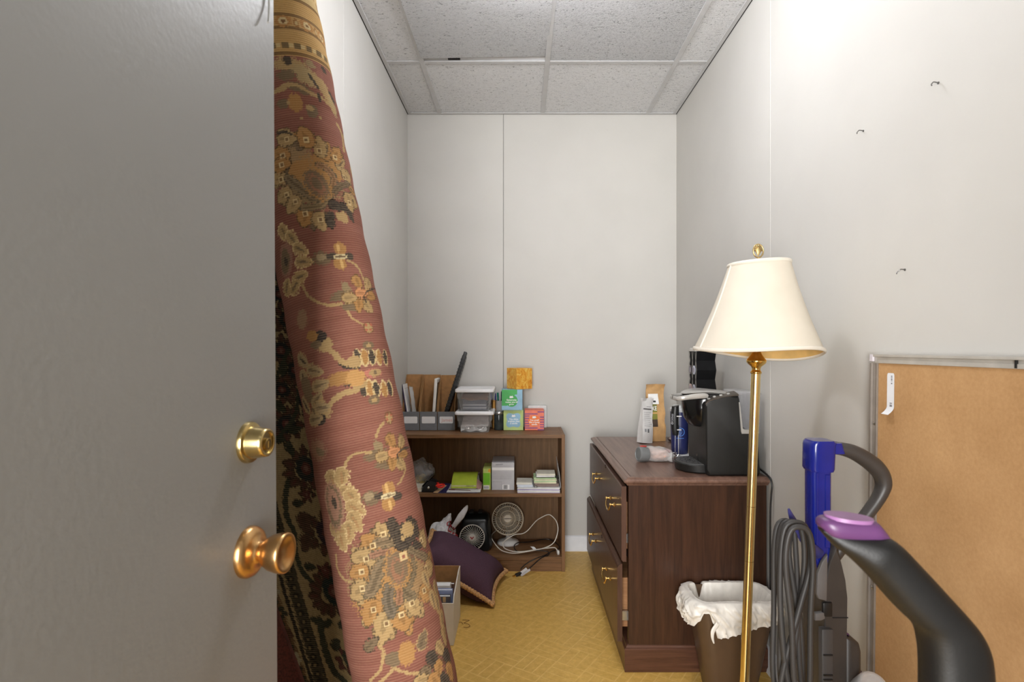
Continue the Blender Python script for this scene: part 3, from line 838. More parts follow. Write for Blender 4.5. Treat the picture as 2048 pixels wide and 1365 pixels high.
for x, y, a in ((872, 1180, 100), (876, 1210, 90), (884, 1240, 100), (852, 1160, 80), (866, 1200, 90)):
    p.petal(x, y, 36, 18, a, BEI, (150, 118, 80), False, vein=OLI)
for y in (280, 310, 345): p.petal(690 + (y - 280) * 0.2, y, 26, 16, 80, BEI, OLI, False)
m_rug = weave_material('woven_rug_back', 0.92)
grid_mesh('roll', Pf, len(TH), len(Z), p.c, V, m_rug, rug, True)
# the coiled end on top
b = M()
tp = Vector(roll_c(np.array(2.078))); xa, ya = Vector(e1), Vector(e2)
pts = []
for i in range(160):
    a = i * 0.26; r_ = 0.012 + 0.0117 * a / (2 * PI)
    if r_ > 0.085: break
    pts.append(tp + xa * r_ * math.cos(a) + ya * r_ * math.sin(a))
b.tube(pts, 0.0056, 6, 0, up=tuple(axn), flat=1.6)
b.lathe([(0.088, -0.03), (0.088, -0.012), (0.002, -0.012)], frame(tp, xa, Vector(axn)), 40)
obj('coiled_end', b, mat('rug_end_pile', (120, 96, 72), 0.95), rug)

# loose outer flap showing its pile face
ZF = np.concatenate([np.linspace(0.004, 0.40, 50, endpoint=False), np.linspace(0.40, 1.95, 600)])
TF = np.linspace(0, 1, 150)
zz, tt = np.meshgrid(ZF, TF, indexing='ij')
c0 = roll_c(zz) + roll_r(zz)[..., None] * (math.cos(math.radians(128)) * e1 + math.sin(math.radians(128)) * e2) + 0.004 * e2
ex = np.maximum(-0.640, -0.500 - 0.40 * (zz - 0.427)); ex = np.where(zz < 0.427, -0.500 + 0.22 * (0.427 - zz), ex)
ex = np.minimum(ex, c0[..., 0] - 0.02)
c1 = np.stack([ex, 1.29 + 0.05 * zz, zz], -1)
bow = np.sin(tt * PI)[..., None] * np.array((0.0, 0.02, 0)) + (0.012 * np.sin(tt * 9 + zz * 3) * tt * (1 - tt) * 3)[..., None] * np.array((0, 1, 0))
PF = c0 * (1 - tt[..., None]) + c1 * tt[..., None] + bow
PFf = PF.reshape(-1, 3)
wid = np.linalg.norm(c1 - c0, axis=-1)
UF = (-(tt * wid) + 0.9 - 0.26 * zz).ravel(); VF = (zz * AXL).ravel()
CRM, DBR, DGR, DRD = (150, 130, 92), (74, 52, 40), (46, 52, 40), (84, 44, 40)
fb = np.tile(L3(CRM), (len(PFf), 1)) * (1 + 0.12 * hash2(np.floor(UF / 0.004), np.floor(VF / 0.004)))[:, None]
UF2 = (PFf[:, 0]); 
p = Painter(PFf, UF2, VF, fb, np.ones(len(PFf), bool))
def zline(pts, wd, c): p.Lw(pts, wd, c, False)
# guard stripes running down the outer margin
zline([(541, 968), (596, 1172), (652, 1365)], 7, (40, 40, 32))
zline([(530, 968), (588, 1180), (640, 1365)], 26, (58, 54, 40))
zline([(512, 968), (570, 1190), (624, 1365)], 8, (36, 34, 28))
zline([(486, 1000), (556, 1230), (604, 1365)], 26, (96, 74, 48))
zline([(470, 1000), (535, 1230), (584, 1365)], 8, (34, 30, 26))
for i in range(24):
    f_ = i / 23; x = 530 + (640 - 530) * f_; y = 968 + 397 * f_
    p.E(x, y, 8, 7, 0, (26, 26, 22), 0.1); p.E(x, y + 1, 3.2, 3, 0, (110, 96, 66), 0.1)
for i in range(9):
    f_ = i / 8; x = 486 + 118 * f_; y = 1000 + 365 * f_
    c = [(70, 44, 32), (150, 140, 112), (40, 44, 34)][i % 3]
    for a in range(5): p.E(x + 9 * math.cos(a * 1.257), y + 9 * math.sin(a * 1.257), 7, 6, 0, c, 0.2)
    p.E(x, y, 4, 4, 0, (126, 90, 52))
    p.E(x + 6, y + 24, 9, 5, -40, (38, 40, 32))
# vine
p.Lw([(581, 940), (573, 985), (572, 1020), (578, 1045), (590, 1068), (590, 1095), (598, 1130), (614, 1155), (640, 1175)], 12, DGR)
p.Lw([(640, 1240), (648, 1290), (668, 1340), (690, 1365)], 18, DGR); p.Lw([(626, 1240), (648, 1250), (660, 1244)], 16, DGR)
def pile_flower(x, y, r, n, ring, core, a0=0):
    for i in range(n):
        a = a0 + i * 2 * PI / n
        p.petal(x + r * 0.75 * math.cos(a), y + r * 0.75 * math.sin(a), r * 0.62, r * 0.44, math.degrees(a), ring, (34, 26, 22), False, vein=DRD)
    p.E(x, y, r * 0.62, r * 0.62, 0, core); p.E(x, y, r * 0.3, r * 0.3, 0, DRD); p.E(x, y, r * 0.14, r * 0.14, 0, (110, 80, 70))
pile_flower(612, 938, 46, 11, DBR, (30, 38, 38))
pile_flower(614, 990, 18, 6, DBR, DRD)
pile_flower(654, 1065, 46, 9, DBR, (36, 26, 40), 0.3); p.petal(610, 1048, 50, 34, 75, DBR, DGR, False); p.petal(612, 1086, 46, 30, 110, DBR, DGR, False)
pile_flower(668, 1185, 52, 15, DBR, (22, 40, 40))
pile_flower(650, 1142, 18, 5, DRD, DRD)
pile_flower(700, 1320, 30, 8, DRD, DGR)
p.petal(672, 1290, 36, 20, -60, DGR, (30, 30, 24), False); p.petal(690, 1256, 34, 18, 10, DGR, (30, 30, 24), False); p.petal(596, 1006, 26, 14, -10, DGR, DBR, False); p.petal(622, 1136, 30, 14, -10, DGR, DBR, False)
for x, y, r in ((574, 850, 30), (610, 800, 32), (565, 780, 24), (590, 740, 26), (562, 700, 26), (600, 690, 22), (575, 640, 26), (560, 590, 24), (584, 605, 18), (556, 540, 20)):
    pile_flower(x, y, r * 1.2, 8, DBR, (28, 34, 36))
for x, y, a in ((560, 815, 40), (592, 860, -20), (556, 880, 10), (580, 900, 60), (566, 740, 100)):
    p.petal(x, y, 34, 16, a, DGR, (30, 30, 24), False)
p.Lw([(552, 760), (566, 720), (580, 700)], 9, DGR); p.Lw([(560, 870), (590, 830), (596, 780)], 9, DGR)
m_pile = weave_material('rug_pile_face', 0.70)
grid_mesh('loose_flap', PFf, len(TF), len(ZF), p.c, VF, m_pile, rug)
# reverse of the flap, a few millimetres behind, and its bound edge
off = np.array((0.0, 0.008, 0.0))
grid_mesh('flap_backing', PFf + off, len(TF), len(ZF), np.tile(L3((120, 66, 54)), (len(PFf), 1)), VF, m_rug, rug)
ib = M(); ib.sheet(lambda u, v: Vector((-0.652 + 0.40 * u - 0.16 * v * u, 1.395 + 0.02 * math.sin(4 * u) + 0.04 * v, 0.004 + 0.9 * v)), 16, 30, 0.008)
obj('inner_fold', ib, mat('dark_red_rug_back', (84, 42, 34), 0.95, var=0.2, scale=200), rug)
b = M(); b.tube([tuple(q) for q in (PF[::12, -1] + off / 2)], 0.006, 8)
obj('bound_edge', b, mat('rug_binding', (88, 48, 40), 0.9, var=0.2), rug)
# ================================================================== BOOKCASE
m_wal = wood('walnut_laminate', (104, 74, 46), (140, 102, 68), 'x', 0.5, 0.8)
m_walv = wood('walnut_laminate_upright', (104, 74, 46), (140, 102, 68), 'z', 0.5, 0.8)
m_walb = wood('dark_walnut_back', (104, 76, 48), (132, 98, 64), 'z', 0.6, 0.6)
BL, BR, BF, BB, BT = -0.650, 0.236, 3.030, 3.330, 0.728
bc = thing('bookcase', 'low two-shelf walnut laminate bookcase against the back wall', 'bookcase', (-0.2, 3.18, 0))
for x0 in (BL, BR - 0.018):
    b = M(); b.box(x0, x0 + 0.018, BF, BB, 0, BT, 0.0008, 1); obj('side_panel', b, m_walv, bc)
b = M(); b.box(BL + 0.018, BR - 0.018, BF + 0.001, BB, BT - 0.019, BT - 0.0006, 0.0008, 1); obj('top_panel', b, m_wal, bc)
b = M(); b.box(BL + 0.018, BR - 0.018, BF + 0.002, BB - 0.008, 0.396, 0.415, 0.0008, 1); obj('shelf', b, m_wal, bc)
b = M(); b.box(BL + 0.018, BR - 0.018, BF + 0.002, BB - 0.008, 0.060, 0.078, 0.0008, 1); obj('shelf', b, m_wal, bc)
b = M(); b.box(BL + 0.018, BR - 0.018, BF + 0.005, BF + 0.021, 0.0, 0.0592, 0.0008, 1); obj('toe_kick', b, m_wal, bc)
b = M(); b.box(BL + 0.018, BR - 0.018, BB - 0.007, BB - 0.001, 0.0, BT - 0.0195); obj('back_panel', b, m_walb, bc)

ZT, ZM, ZL = BT, 0.415, 0.078

# ---------------- magazine files
m_gry = mat('grey_card', (118, 120, 124), 0.7, var=0.03)
def magfile(x0, label, ztop, lettered=None):
    x1 = x0 + 0.0955; y0, y1 = 3.185, 3.328; hf = 0.104; hb = ztop - ZT
    t = thing('magazine_file', label, 'magazine file', ((x0 + x1) / 2, 3.25, ZT), 'magazine files on the bookcase')
    th = 0.003; z0 = ZT + 0.0008
    b = M(); b.box(x0, x1, y0, y0 + th, z0, z0 + hf, 0.0006, 1); obj('front_panel', b, m_gry, t)
    b = M(); b.box(x0, x1, y1 - th, y1, z0, z0 + hb, 0.0006, 1); obj('back_panel', b, m_kraft, t)
    for xa in (x0, x1 - th):
        b = M()
        prof = [(y0 + th, z0), (y1 - th, z0), (y1 - th, z0 + hb), (y1 - 0.020, z0 + hb - 0.001), (y0 + 0.085, z0 + hb * 0.80), (y0 + 0.040, z0 + hb * 0.60), (y0 + 0.012, z0 + hf * 1.30), (y0 + th, z0 + hf)]
        b.prism(prof, th, Matrix(((0, 0, 1, xa), (1, 0, 0, 0), (0, 1, 0, 0), (0, 0, 0, 1))))
        obj('side_panel', b, m_kraft, t)
    b = M(); b.box(x0 + th, x1 - th, y0 + th, y1 - th, z0, z0 + th); obj('base_panel', b, m_kraft, t)
    b = M(); cx = (x0 + x1) / 2; zl = z0 + 0.058
    b.prism([(v.x, v.y) for v in rrect(cx - 0.037, cx + 0.037, zl - 0.019, zl + 0.019, 0.005, 0)], 0.0004, XZ(y0 - 0.0002))
    lb = obj('label', b, mat('label_white', (240, 240, 240), 0.6, var=0.01), t)
    if lettered:
        text(lettered, 0.026, XZ(y0 - 0.0008) @ Matrix.Translation((cx + 0.004, zl - 0.001, 0)), mat('faded_pink_ink', (222, 172, 164), 0.7), lb)
    return t
magfile(-0.660, 'grey magazine file with blank label, partly behind the rug', 1.034)
magfile(-0.561, 'middle grey magazine file, blank label, holding a white frame', 1.033)
magfile(-0.462, 'grey magazine file with pink writing, holding a black ridged slab', 1.030, 'James')
def slab(name, label, cat, cx, y0, y1, z0, ln, th, tilt, material, group=None):
    """thin upright item leaning sideways: tilt>0 leans right"""
    b = M(); b.box(-th / 2, th / 2, y0, y1, 0, ln, min(0.0015, th * 0.3), 1, mx=Matrix.Translation((cx, 0, z0)) @ Matrix.Rotation(tilt, 4, 'Y'))
    return tag(obj(name, b, material), label, cat, group)
slab('folder', 'brown card folder edge standing at the left in the first magazine file', 'folder', -0.6535, 3.20, 3.32, ZT + 0.002, 0.232, 0.006, 0.0, mat('folder_brown', (150, 112, 84), 0.8))
nb = thing('notebook', 'thin navy and white notebook leaning left in the first magazine file', 'notebook', (-0.60, 3.25, ZT))
for dx, c, nm in ((0.0, mat('navy_cover', (62, 56, 88), 0.6), 'cover'), (0.0062, m_paper, 'pages')):
    b = M(); b.box(-0.003, 0.003, 3.196, 3.30, 0, 0.255, 0.0006, 1, mx=Matrix.Translation((-0.622 + dx, 0, ZT + 0.005)) @ Matrix.Rotation(-0.165, 4, 'Y'))
    obj(nm, b, c, nb)
def clearfn(u, v):
    q = Vector((-0.594 + 0.016 * math.sin(u * 5) - 0.030 * v, 3.20 + 0.09 * u, ZT + 0.006 + 0.235 * v))
    return q + wob(q, 30, 0.004)
b = M(); b.sheet(clearfn, 14, 24, 0.0008)
m_clear = mat('cloudy_clear_film', (226, 226, 224), 0.22, alpha=0.55, var=0.03)
tag(obj('plastic_sleeve', b, m_clear), 'crinkled clear plastic sleeve sticking out of the first magazine file', 'sleeve')
wf = thing('picture_frame', 'white picture frame standing on edge in the middle magazine file', 'frame', (-0.47, 3.25, ZT))
mx = Matrix.Translation((-0.490, 0, ZT + 0.004)) @ Matrix.Rotation(0.065, 4, 'Y')
b = M(); b.box(-0.009, 0.007, 3.19, 3.206, 0, 0.285, 0.002, 2, mx=mx); b.box(-0.009, 0.007, 3.206, 3.312, 0.262, 0.285, 0.002, 2, mx=mx); b.box(-0.009, 0.007, 3.206, 3.312, 0, 0.02, 0.002, 2, mx=mx); b.box(-0.009, 0.007, 3.296, 3.312, 0.02, 0.262, 0.002, 2, mx=mx)
obj('frame', b, m_white_plastic, wf)
b = M(); b.box(-0.001, 0.002, 3.206, 3.296, 0.02, 0.262, mx=mx); obj('backing_board', b, mat('frame_backing', (120, 92, 62), 0.8), wf)
bs = thing('black_slab', 'long black ridged slab leaning right out of the third magazine file', 'slab', (-0.42, 3.24, ZT))
p0 = at(893, 825, 3.23); p1 = at(928, 716, 3.27)
d = (p1 - p0); ln = d.length; mx = frame(p0, d, (0, 1, 0))
b = M(); b.box(0, ln + 0.012, -0.011, 0.011, -0.03, 0.05, 0.004, 2, mx=mx); obj('body', b, m_black_plastic, bs)
b = M()
for i in range(16): b.box(0.02 + i * ln / 17, 0.026 + i * ln / 17, -0.0128, 0.0128, -0.033, 0.045, 0.001, 1, mx=mx)
o = obj('ridges', b, m_black_plastic, bs); o['kind'] = 'stuff'
b = M(); b.box(ln + 0.008, ln + 0.034, -0.009, 0.009, -0.028, 0.03, 0.004, 2, mx=mx); obj('end_cap', b, mat('dark_grey_plastic', (62, 62, 64), 0.4), bs)

# ---------------- clear tubs with white lids
m_tub = None
def clear_plastic(name, tint, face=0.72, rough=0.12):
    m, t = base_mat(name)
    tr = t.new('ShaderNodeBsdfTransparent'); tr.inputs[0].default_value = (*tint, 1)
    gl = t.new('ShaderNodeBsdfPrincipled'); gl.inputs['Base Color'].default_value = (0.82, 0.82, 0.82, 1); gl.inputs['Roughness'].default_value = rough
    lw = t.new('ShaderNodeLayerWeight'); lw.inputs['Blend'].default_value = 0.22
    f = t.math('ADD', t.math('MULTIPLY', lw.outputs['Facing'], 0.55), 1 - face)
    nz = t.noise(t.coords(), 45, 3)
    f = t.math('MULTIPLY', f, t.math('ADD', t.math('MULTIPLY', nz, 0.5), 0.75))
    mx = t.new('ShaderNodeMixShader')
    t.link(f, mx.inputs[0]); t.link(tr.outputs[0], mx.inputs[1]); t.link(gl.outputs[0], mx.inputs[2])
    t.link(mx.outputs[0], t.n['Material Output'].inputs[0])
    return m
m_tub = clear_plastic('clear_tub_plastic', (0.97, 0.97, 0.97), 0.86)
m_lid = mat('white_tub_lid', (238, 238, 240), 0.35, var=0.01)
def tub(cx, y0, y1, zb, h, label):
    t = thing('storage_tub', label, 'storage tub', (cx, (y0 + y1) / 2, zb), 'clear storage tubs')
    b = M(); rings = []
    w0, w1 = 0.076, 0.098
    hh = h - 0.014
    lv = [(0.0, w0, 0.016), (0.3, w0 + 0.007, 0.011), (0.60, w0 + 0.0125, 0.006), (0.61, w0 + 0.0175, 0.004), (1.0, w1, 0.0)]
    for f, wd, iny in lv: rings.append(rrect(cx - wd, cx + wd, y0 + iny, y1 - iny, 0.016, zb + 0.001 + hh * f))
    inner = [[Vector((cx + (q.x - cx) * 0.985, (y0 + y1) / 2 + (q.y - (y0 + y1) / 2) * 0.985, q.z + (0.002 if i == 0 else 0))) for q in r] for i, r in enumerate(rings)]
    b.loft(rings, True, False)
    obj('body', b, m_tub, t, 50)
    b = M()
    zl = zb + hh - 0.006
    prof = [(0.1045, 0.0), (0.1065, 0.004), (0.1055, 0.014), (0.101, 0.0185), (0.092, 0.0190), (0.089, 0.0165)]
    rings = [rrect(cx - wd, cx + wd, y0 - (wd - w1), y1 + (wd - w1), 0.018, zl + z) for wd, z in prof]
    b.loft(rings, True, True)
    obj('lid', b, m_lid, t, 40)
    return t, zl + 0.0165
t1, zt1 = tub(-0.250, 3.088, 3.315, ZT, 0.118, 'lower clear tub with white lid, holding papers and silver packets')
t2, zt2 = tub(-0.250, 3.092, 3.315, zt1 + 0.0003, 0.125, 'upper clear tub with white lid, stacked and holding dark papers')
def stack(name, label, cat, x0, x1, y0, y1, z0, sheets, seed, material, group=None, jit=0.004):
    random.seed(seed); t = thing(name, label, cat, ((x0 + x1) / 2, (y0 + y1) / 2, z0), group)
    z = z0
    for i, th in enumerate(sheets):
        a = random.uniform(-0.03, 0.03); dx, dy = random.uniform(-jit, jit), random.uniform(-jit, jit)
        c = Vector(((x0 + x1) / 2 + dx, (y0 + y1) / 2 + dy, 0))
        b = M(); b.box(x0 - (x0 + x1) / 2, x1 - (x0 + x1) / 2, y0 - (y0 + y1) / 2, y1 - (y0 + y1) / 2, z, z + th, min(0.0008, th * 0.3), 1, mx=Matrix.Translation(c) @ Matrix.Rotation(a, 4, 'Z'))
        mm = material[i % len(material)] if isinstance(material, list) else material
        obj('sheet', b, mm, t); z += th + 0.0002
    return t
z0 = ZT + 0.006
def crinkle(seed, x0, x1, y0, y1, zb, zt, amp):
    def fn(u, v):
        q = Vector((x0 + (x1 - x0) * u, y0 + (y1 - y0) * v, zb + (zt - zb) * v))
        return q + wob(q, 24, amp, seed)
    b = M(); b.sheet(fn, 22, 14, 0.0012); return b
tag(obj('paper_sheet', crinkle(3, -0.322, -0.178, 3.112, 3.24, z0 + 0.026, z0 + 0.082, 0.010), mat('grey_paper', (214, 208, 208), 0.7)), 'grey crumpled paper inside the lower clear tub', 'paper')
m_foil = mat('silver_foil', (214, 212, 210), 0.22, 0.7, var=0.1)
for i, (x, y, a) in enumerate(((-0.285, 3.125, 0.4), (-0.245, 3.13, -0.3), (-0.210, 3.128, 0.2))):
    b = M()
    def pk(u, v, x=x, y=y, a=a):
        q = Vector(((u - .5) * 0.05, (v - .5) * 0.03, 0.010 * math.sin(PI * u) * math.sin(PI * v)))
        q = Matrix.Rotation(a, 3, 'Z') @ (Matrix.Rotation(0.6, 3, 'X') @ q) + Vector((x, y, z0 + 0.018))
        return q + wob(q, 90, 0.006, i)
    b.sheet(pk, 12, 8, 0.001)
    tag(obj('foil_packet', b, m_foil), ['left silver packet in the lower clear tub', 'middle silver packet in the lower clear tub', 'right silver packet in the lower clear tub'][i], 'packet', 'silver packets in the lower tub')
b = M(); b.sheet(lambda u, v: Vector((-0.325 + 0.14 * u, 3.106 + 0.004 * math.sin(9 * u) + 0.02 * v, z0 + 0.002 + 0.03 * v + 0.004 * math.sin(13 * u + 3 * v))), 20, 6, 0.001)
tag(obj('clear_wrapper', b, m_clear), 'crinkled clear wrapper along the front of the lower clear tub', 'wrapper')
z0 = zt1 + 0.006
st = thing('document_stack', 'stack of dark grey booklets in the upper clear tub', 'documents', (-0.25, 3.2, z0))
for i in range(7):
    b = M(); b.box(-0.318 + 0.002 * (i % 3), -0.184 - 0.003 * (i % 2), 3.125, 3.29, z0 + i * 0.008, z0 + i * 0.008 + 0.0072, 0.001, 1)
    obj('booklet', b, [mat('slate_booklet', (92, 94, 106), 0.6), mat('pale_booklet', (160, 160, 166), 0.6)][i % 2 if i < 5 else 0], st)
tag(obj('envelope', crinkle(9, -0.325, -0.180, 3.115, 3.28, z0 + 0.060, z0 + 0.09, 0.008), mat('tan_envelope', (156, 120, 100), 0.8)), 'tan envelope lying on the booklets in the upper clear tub', 'envelope')

# ---------------- jar and pens
jr = thing('glass_jar', 'dark glass jar with a steel band beside the clear tubs', 'jar', at(998, 858, 3.215))
c = at(998, 0, 3.215); c.z = ZT
b = M(); b.lathe([(0.027, 0.001), (0.0285, 0.004), (0.0285, 0.082), (0.0265, 0.090)], Matrix.Translation(c), 28); obj('body', b, mat('smoky_glass', (52, 58, 58), 0.12, var=0.25), jr)
b = M(); b.lathe([(0.0285, 0.090), (0.0292, 0.093), (0.0292, 0.100), (0.0275, 0.103), (0.001, 0.103)], Matrix.Translation(c), 28); obj('lid', b, m_steel, jr)
pc = thing('pen_cup', 'pale grey pen cup behind the dark glass jar', 'pen cup', (c.x, 3.275, ZT))
cc = Vector((at(1001, 0, 3.275).x, 3.275, ZT))
b = M(); b.lathe([(0.026, 0.001), (0.029, 0.160), (0.0275, 0.160), (0.025, 0.004)], Matrix.Translation(cc), 28); obj('cup', b, mat('pale_grey_cup', (168, 166, 164), 0.5), pc)
bb = thing('pencil_holder', 'gold wire pencil holder squeezed between the tub and the jar', 'pen cup', (at(988, 0, 3.27).x, 3.27, ZT))
cb = Vector((at(988, 0, 3.275).x, 3.275, ZT))
m_gold = mat('gold_mesh', (178, 132, 70), 0.35, 0.8)
b = M(); b.lathe([(0.014, 0.001), (0.0155, 0.162), (0.0145, 0.162), (0.013, 0.004)], Matrix.Translation(cb), 20); obj('cup', b, m_gold, bb)
for zr in (0.05, 0.10, 0.155):
    b = M(); b.lathe([(0.0165, zr), (0.0175, zr + 0.003), (0.0165, zr + 0.006)], Matrix.Translation(cb), 20); obj('ring', b, m_gold, bb)
for i, (x, zt_, col, ang, lab) in enumerate(((-0.008, 0.215, (60, 66, 150), -0.10, 'blue pen leaning left in the pencil holder'), (0.004, 0.20, (40, 46, 120), 0.05, 'dark blue pen in the pencil holder'))):
    b = M(); a0 = cb + Vector((x * 0.5, 0, 0.02)); a1 = cb + Vector((x + ang * 0.1, 0.003, zt_))
    b.tube([a0, a0.lerp(a1, 0.92), a0.lerp(a1, 0.93), a1], [0.0042, 0.0042, 0.003, 0.003], 10)
    tag(obj('pen', b, mat('pen_blue_%d' % i, col, 0.3)), lab, 'pen', 'pens in the cups')
for i, (x, zt_, col, lab) in enumerate(((-0.012, 0.205, (18, 120, 100), 'teal pen in the pale grey pen cup'), (0.006, 0.212, (20, 22, 24), 'black marker in the pale grey pen cup'), (0.014, 0.195, (28, 32, 30), 'black pen nearest the green box in the grey cup'))):
    b = M(); a0 = cc + Vector((x * 0.6, 0.004 * i - 0.004, 0.02)); a1 = cc + Vector((x * 1.3, 0.008 * i - 0.008, zt_))
    b.tube([a0, a0.lerp(a1, 0.86), a0.lerp(a1, 0.87), a1], [0.005, 0.005, 0.0058, 0.0052], 10)
    tag(obj('pen', b, mat('pen_c_%d' % i, col, 0.3)), lab, 'pen', 'pens in the cups')

# ---------------- candle boxes
def carton(name, label, cat, x0, x1, y0, y1, z0, z1, face, material, rot=0.0, group='square gift boxes on the bookcase'):
    t = thing(name, label, cat, ((x0 + x1) / 2, (y0 + y1) / 2, z0), group)
    cx, cy = (x0 + x1) / 2, (y0 + y1) / 2
    mx = Matrix.Translation((cx, cy, 0)) @ Matrix.Rotation(rot, 4, 'Z') @ Matrix.Translation((-cx, -cy, 0))
    b = M(); b.box(x0, x1, y0, y1, z0 + 0.0004, z1, 0.0012, 1, mx=mx); obj('box', b, material, t)
    if face: face(t, mx, cx, y0, (z0 + z1) / 2, (x1 - x0) / 2)
    return t
def decal(t, mx, polys, y, material, name='printed_shape', d=0.0003):
    b = M()
    for q in polys: b.prism(q, d, mx @ XZ(y))
    return obj(name, b, material, t)
def circ(cx, cz, r, n=28, rz=None): return [(cx + r * math.cos(2 * PI * i / n), cz + (rz or r) * math.sin(2 * PI * i / n)) for i in range(n)]
def emblem(t, mx, cx, cz, y, s=1.0):
    b = M()
    pts = []
    for i in range(36):
        a = 2 * PI * i / 36; r = 0.0085 * s * (1 + 0.16 * math.cos(5 * a + 0.6)) * (1.2 if abs(math.cos(a)) > 0.5 else 0.85)
        pts.append((cx + r * math.cos(a), cz + 0.8 * r * math.sin(a)))
    b.prism(pts, 0.0003, mx @ XZ(y)); return obj('emblem', b, m_white_ink, t)
YF = 3.188
m_lb = mat('light_blue_print', (142, 184, 210), 0.5); m_gr = mat('green_print', (62, 168, 80), 0.5); m_yg = mat('lime_print', (182, 204, 126), 0.5); m_or = mat('orange_print', (236, 122, 46), 0.5); m_cor = mat('coral_print', (228, 120, 92), 0.5); m_pur = mat('purple_print', (136, 66, 122), 0.5)
def face_blue(t, mx, cx, y, cz, h):
    k = h / 0.056
    q = []
    for i in range(60):
        a = 2 * PI * i / 60; r = 0.043 * k * (1 + 0.16 * math.cos(4 * (a - PI / 4)))
        q.append((cx + r * math.cos(a), cz + r * math.sin(a)))
    decal(t, mx, [q], y - 0.0001, m_lb)
    emblem(t, mx, cx + 0.001, cz + 0.024, y - 0.0006)
    text('You shine\nbrighter than\na candle', 0.0125, mx @ XZ(y - 0.0007) @ Matrix.Translation((cx + 0.002, cz - 0.006, 0)), m_white_ink, t, bold=0.0003)
carton('gift_box', 'lime box with a light blue cloud print, under the green box', 'box', *(at(1007, 0, YF).x, at(1046.5, 0, YF).x), YF, YF + 0.112, ZT, ZT + 0.1135, face_blue, m_yg)
def face_or(t, mx, cx, y, cz, h):
    st = []
    zs = [0.047, 0.036, 0.024, 0.010, -0.004, -0.018, -0.031, -0.043, -0.052]
    for i, z in enumerate(zs):
        if z in (0.036, -0.043): st.append([(cx - h, cz + z - 0.003), (cx + 0.016, cz + z - 0.003), (cx + 0.020, cz + z), (cx + 0.016, cz + z + 0.003), (cx - h, cz + z + 0.003)])
        elif z in (0.047, 0.030, -0.052): st.append([(cx + 0.018, cz + z - 0.0035), (cx + h, cz + z - 0.0035), (cx + h, cz + z + 0.0035), (cx + 0.018, cz + z + 0.0035)])
        else:
            st.append([(cx - h, cz + z - 0.003), (cx - 0.030, cz + z - 0.003), (cx - 0.026, cz + z + 0.003), (cx - h, cz + z + 0.003)])
            st.append([(cx + 0.032, cz + z - 0.009), (cx + h, cz + z - 0.009), (cx + h, cz + z - 0.003), (cx + 0.030, cz + z - 0.003)])
    decal(t, mx, st, y - 0.0001, m_pur)
    decal(t, mx, [circ(cx - 0.001, cz - 0.002, 0.034, 8, 0.033)], y - 0.0002, m_or)
    emblem(t, mx, cx - 0.001, cz + 0.017, y - 0.0007)
    text('You smell\nlike a funny\ncandle', 0.0125, mx @ XZ(y - 0.0008) @ Matrix.Translation((cx, cz - 0.011, 0)), m_white_ink, t, bold=0.0003)
xa, xb = at(1049.5, 0, YF).x, at(1088, 0, YF).x
carton('gift_box', 'orange box with purple stripes, at the right end of the row', 'box', xa, xb, YF, YF + 0.11, ZT, ZT + 0.1125, face_or, m_cor)
carton('gift_box', 'plain pale grey box standing behind the orange striped box', 'box', at(1056, 0, 3.31).x, at(1093, 0, 3.31).x, 3.3015, 3.345, ZT, ZT + 0.127, None, mat('pale_box', (222, 226, 226), 0.6))
def face_gr(t, mx, cx, y, cz, h):
    decal(t, mx, [[(cx - h + 0.0005, cz - 0.032), (cx - 0.027, cz - 0.032), (cx - 0.027, cz + 0.01), (cx + 0.02, cz + 0.03), (cx + 0.028, cz + 0.03), (cx + 0.028, cz + h - 0.001), (cx - h + 0.0005, cz + h - 0.001)]], y - 0.0001, m_gr)
    decal(t, mx, [circ(cx - 0.003, cz - 0.004, 0.034)], y - 0.0002, m_gr)
    emblem(t, mx, cx - 0.004, cz + 0.016, y - 0.0007)
    text('Generosity\nmakes you all\ngrow', 0.0125, mx @ XZ(y - 0.0008) @ Matrix.Translation((cx - 0.003, cz - 0.012, 0)), m_white_ink, t, bold=0.0003)
ZG = ZT + 0.1140
carton('gift_box', 'bright green and light blue box stacked below the marbled yellow box', 'box', at(1003, 0, 3.17).x, at(1044.5, 0, 3.17).x, 3.17, 3.285, ZG, ZG + 0.1155, face_gr, m_lb, rot=0.02)
def marbled():
    m, t = base_mat('marbled_yellow_paper')
    v = t.coords((1, 1, 0.7))
    f = t.noise(v, 55, 5, 0.65, 1.0)
    t.link(t.ramp(f, [(0.33, (206, 122, 26)), (0.5, (228, 166, 58)), (0.68, (236, 206, 112))]), t.b.inputs['Base Color'])
    t.b.inputs['Roughness'].default_value = 0.5
    return m
ZY = ZG + 0.1160
carton('gift_box', 'marbled yellow box turned cornerwise on top of the stack', 'box', -0.058, 0.046, 3.185, 3.289, ZY, ZY + 0.117, None, marbled(), rot=math.radians(33))

# ================================================================== MIDDLE SHELF
YS = BF + 0.006
def crumple(name, label, cat, c, sx, sy, sz, material, seed, amp=0.25, sub=4):
    bm = bmesh.new(); bmesh.ops.create_icosphere(bm, subdivisions=sub, radius=1.0)
    b = M(); b.bm.free(); b.bm = bm
    def fn(q):
        n_ = wob(q, 1.6, amp, seed) + wob(q, 4.5, amp * 0.45, seed + 9)
        q = q * (1 + n_.x) + n_ * 0.4
        return Vector((c[0] + q.x * sx, c[1] + q.y * sy, max(c[2] - sz * 0.96, c[2] + q.z * sz)))
    b.move(fn)
    return tag(obj(name, b, material, angle=70), label, cat)
m_film = clear_plastic('clear_bag_film', (0.93, 0.93, 0.93), 0.78, 0.2)
crumple('plastic_bag', 'crumpled clear plastic bag on the middle shelf beside the rug', 'bag', (at(842, 0, 3.2).x, 3.2, ZM + 0.075), 0.058, 0.05, 0.075, m_film, 4, 0.3)
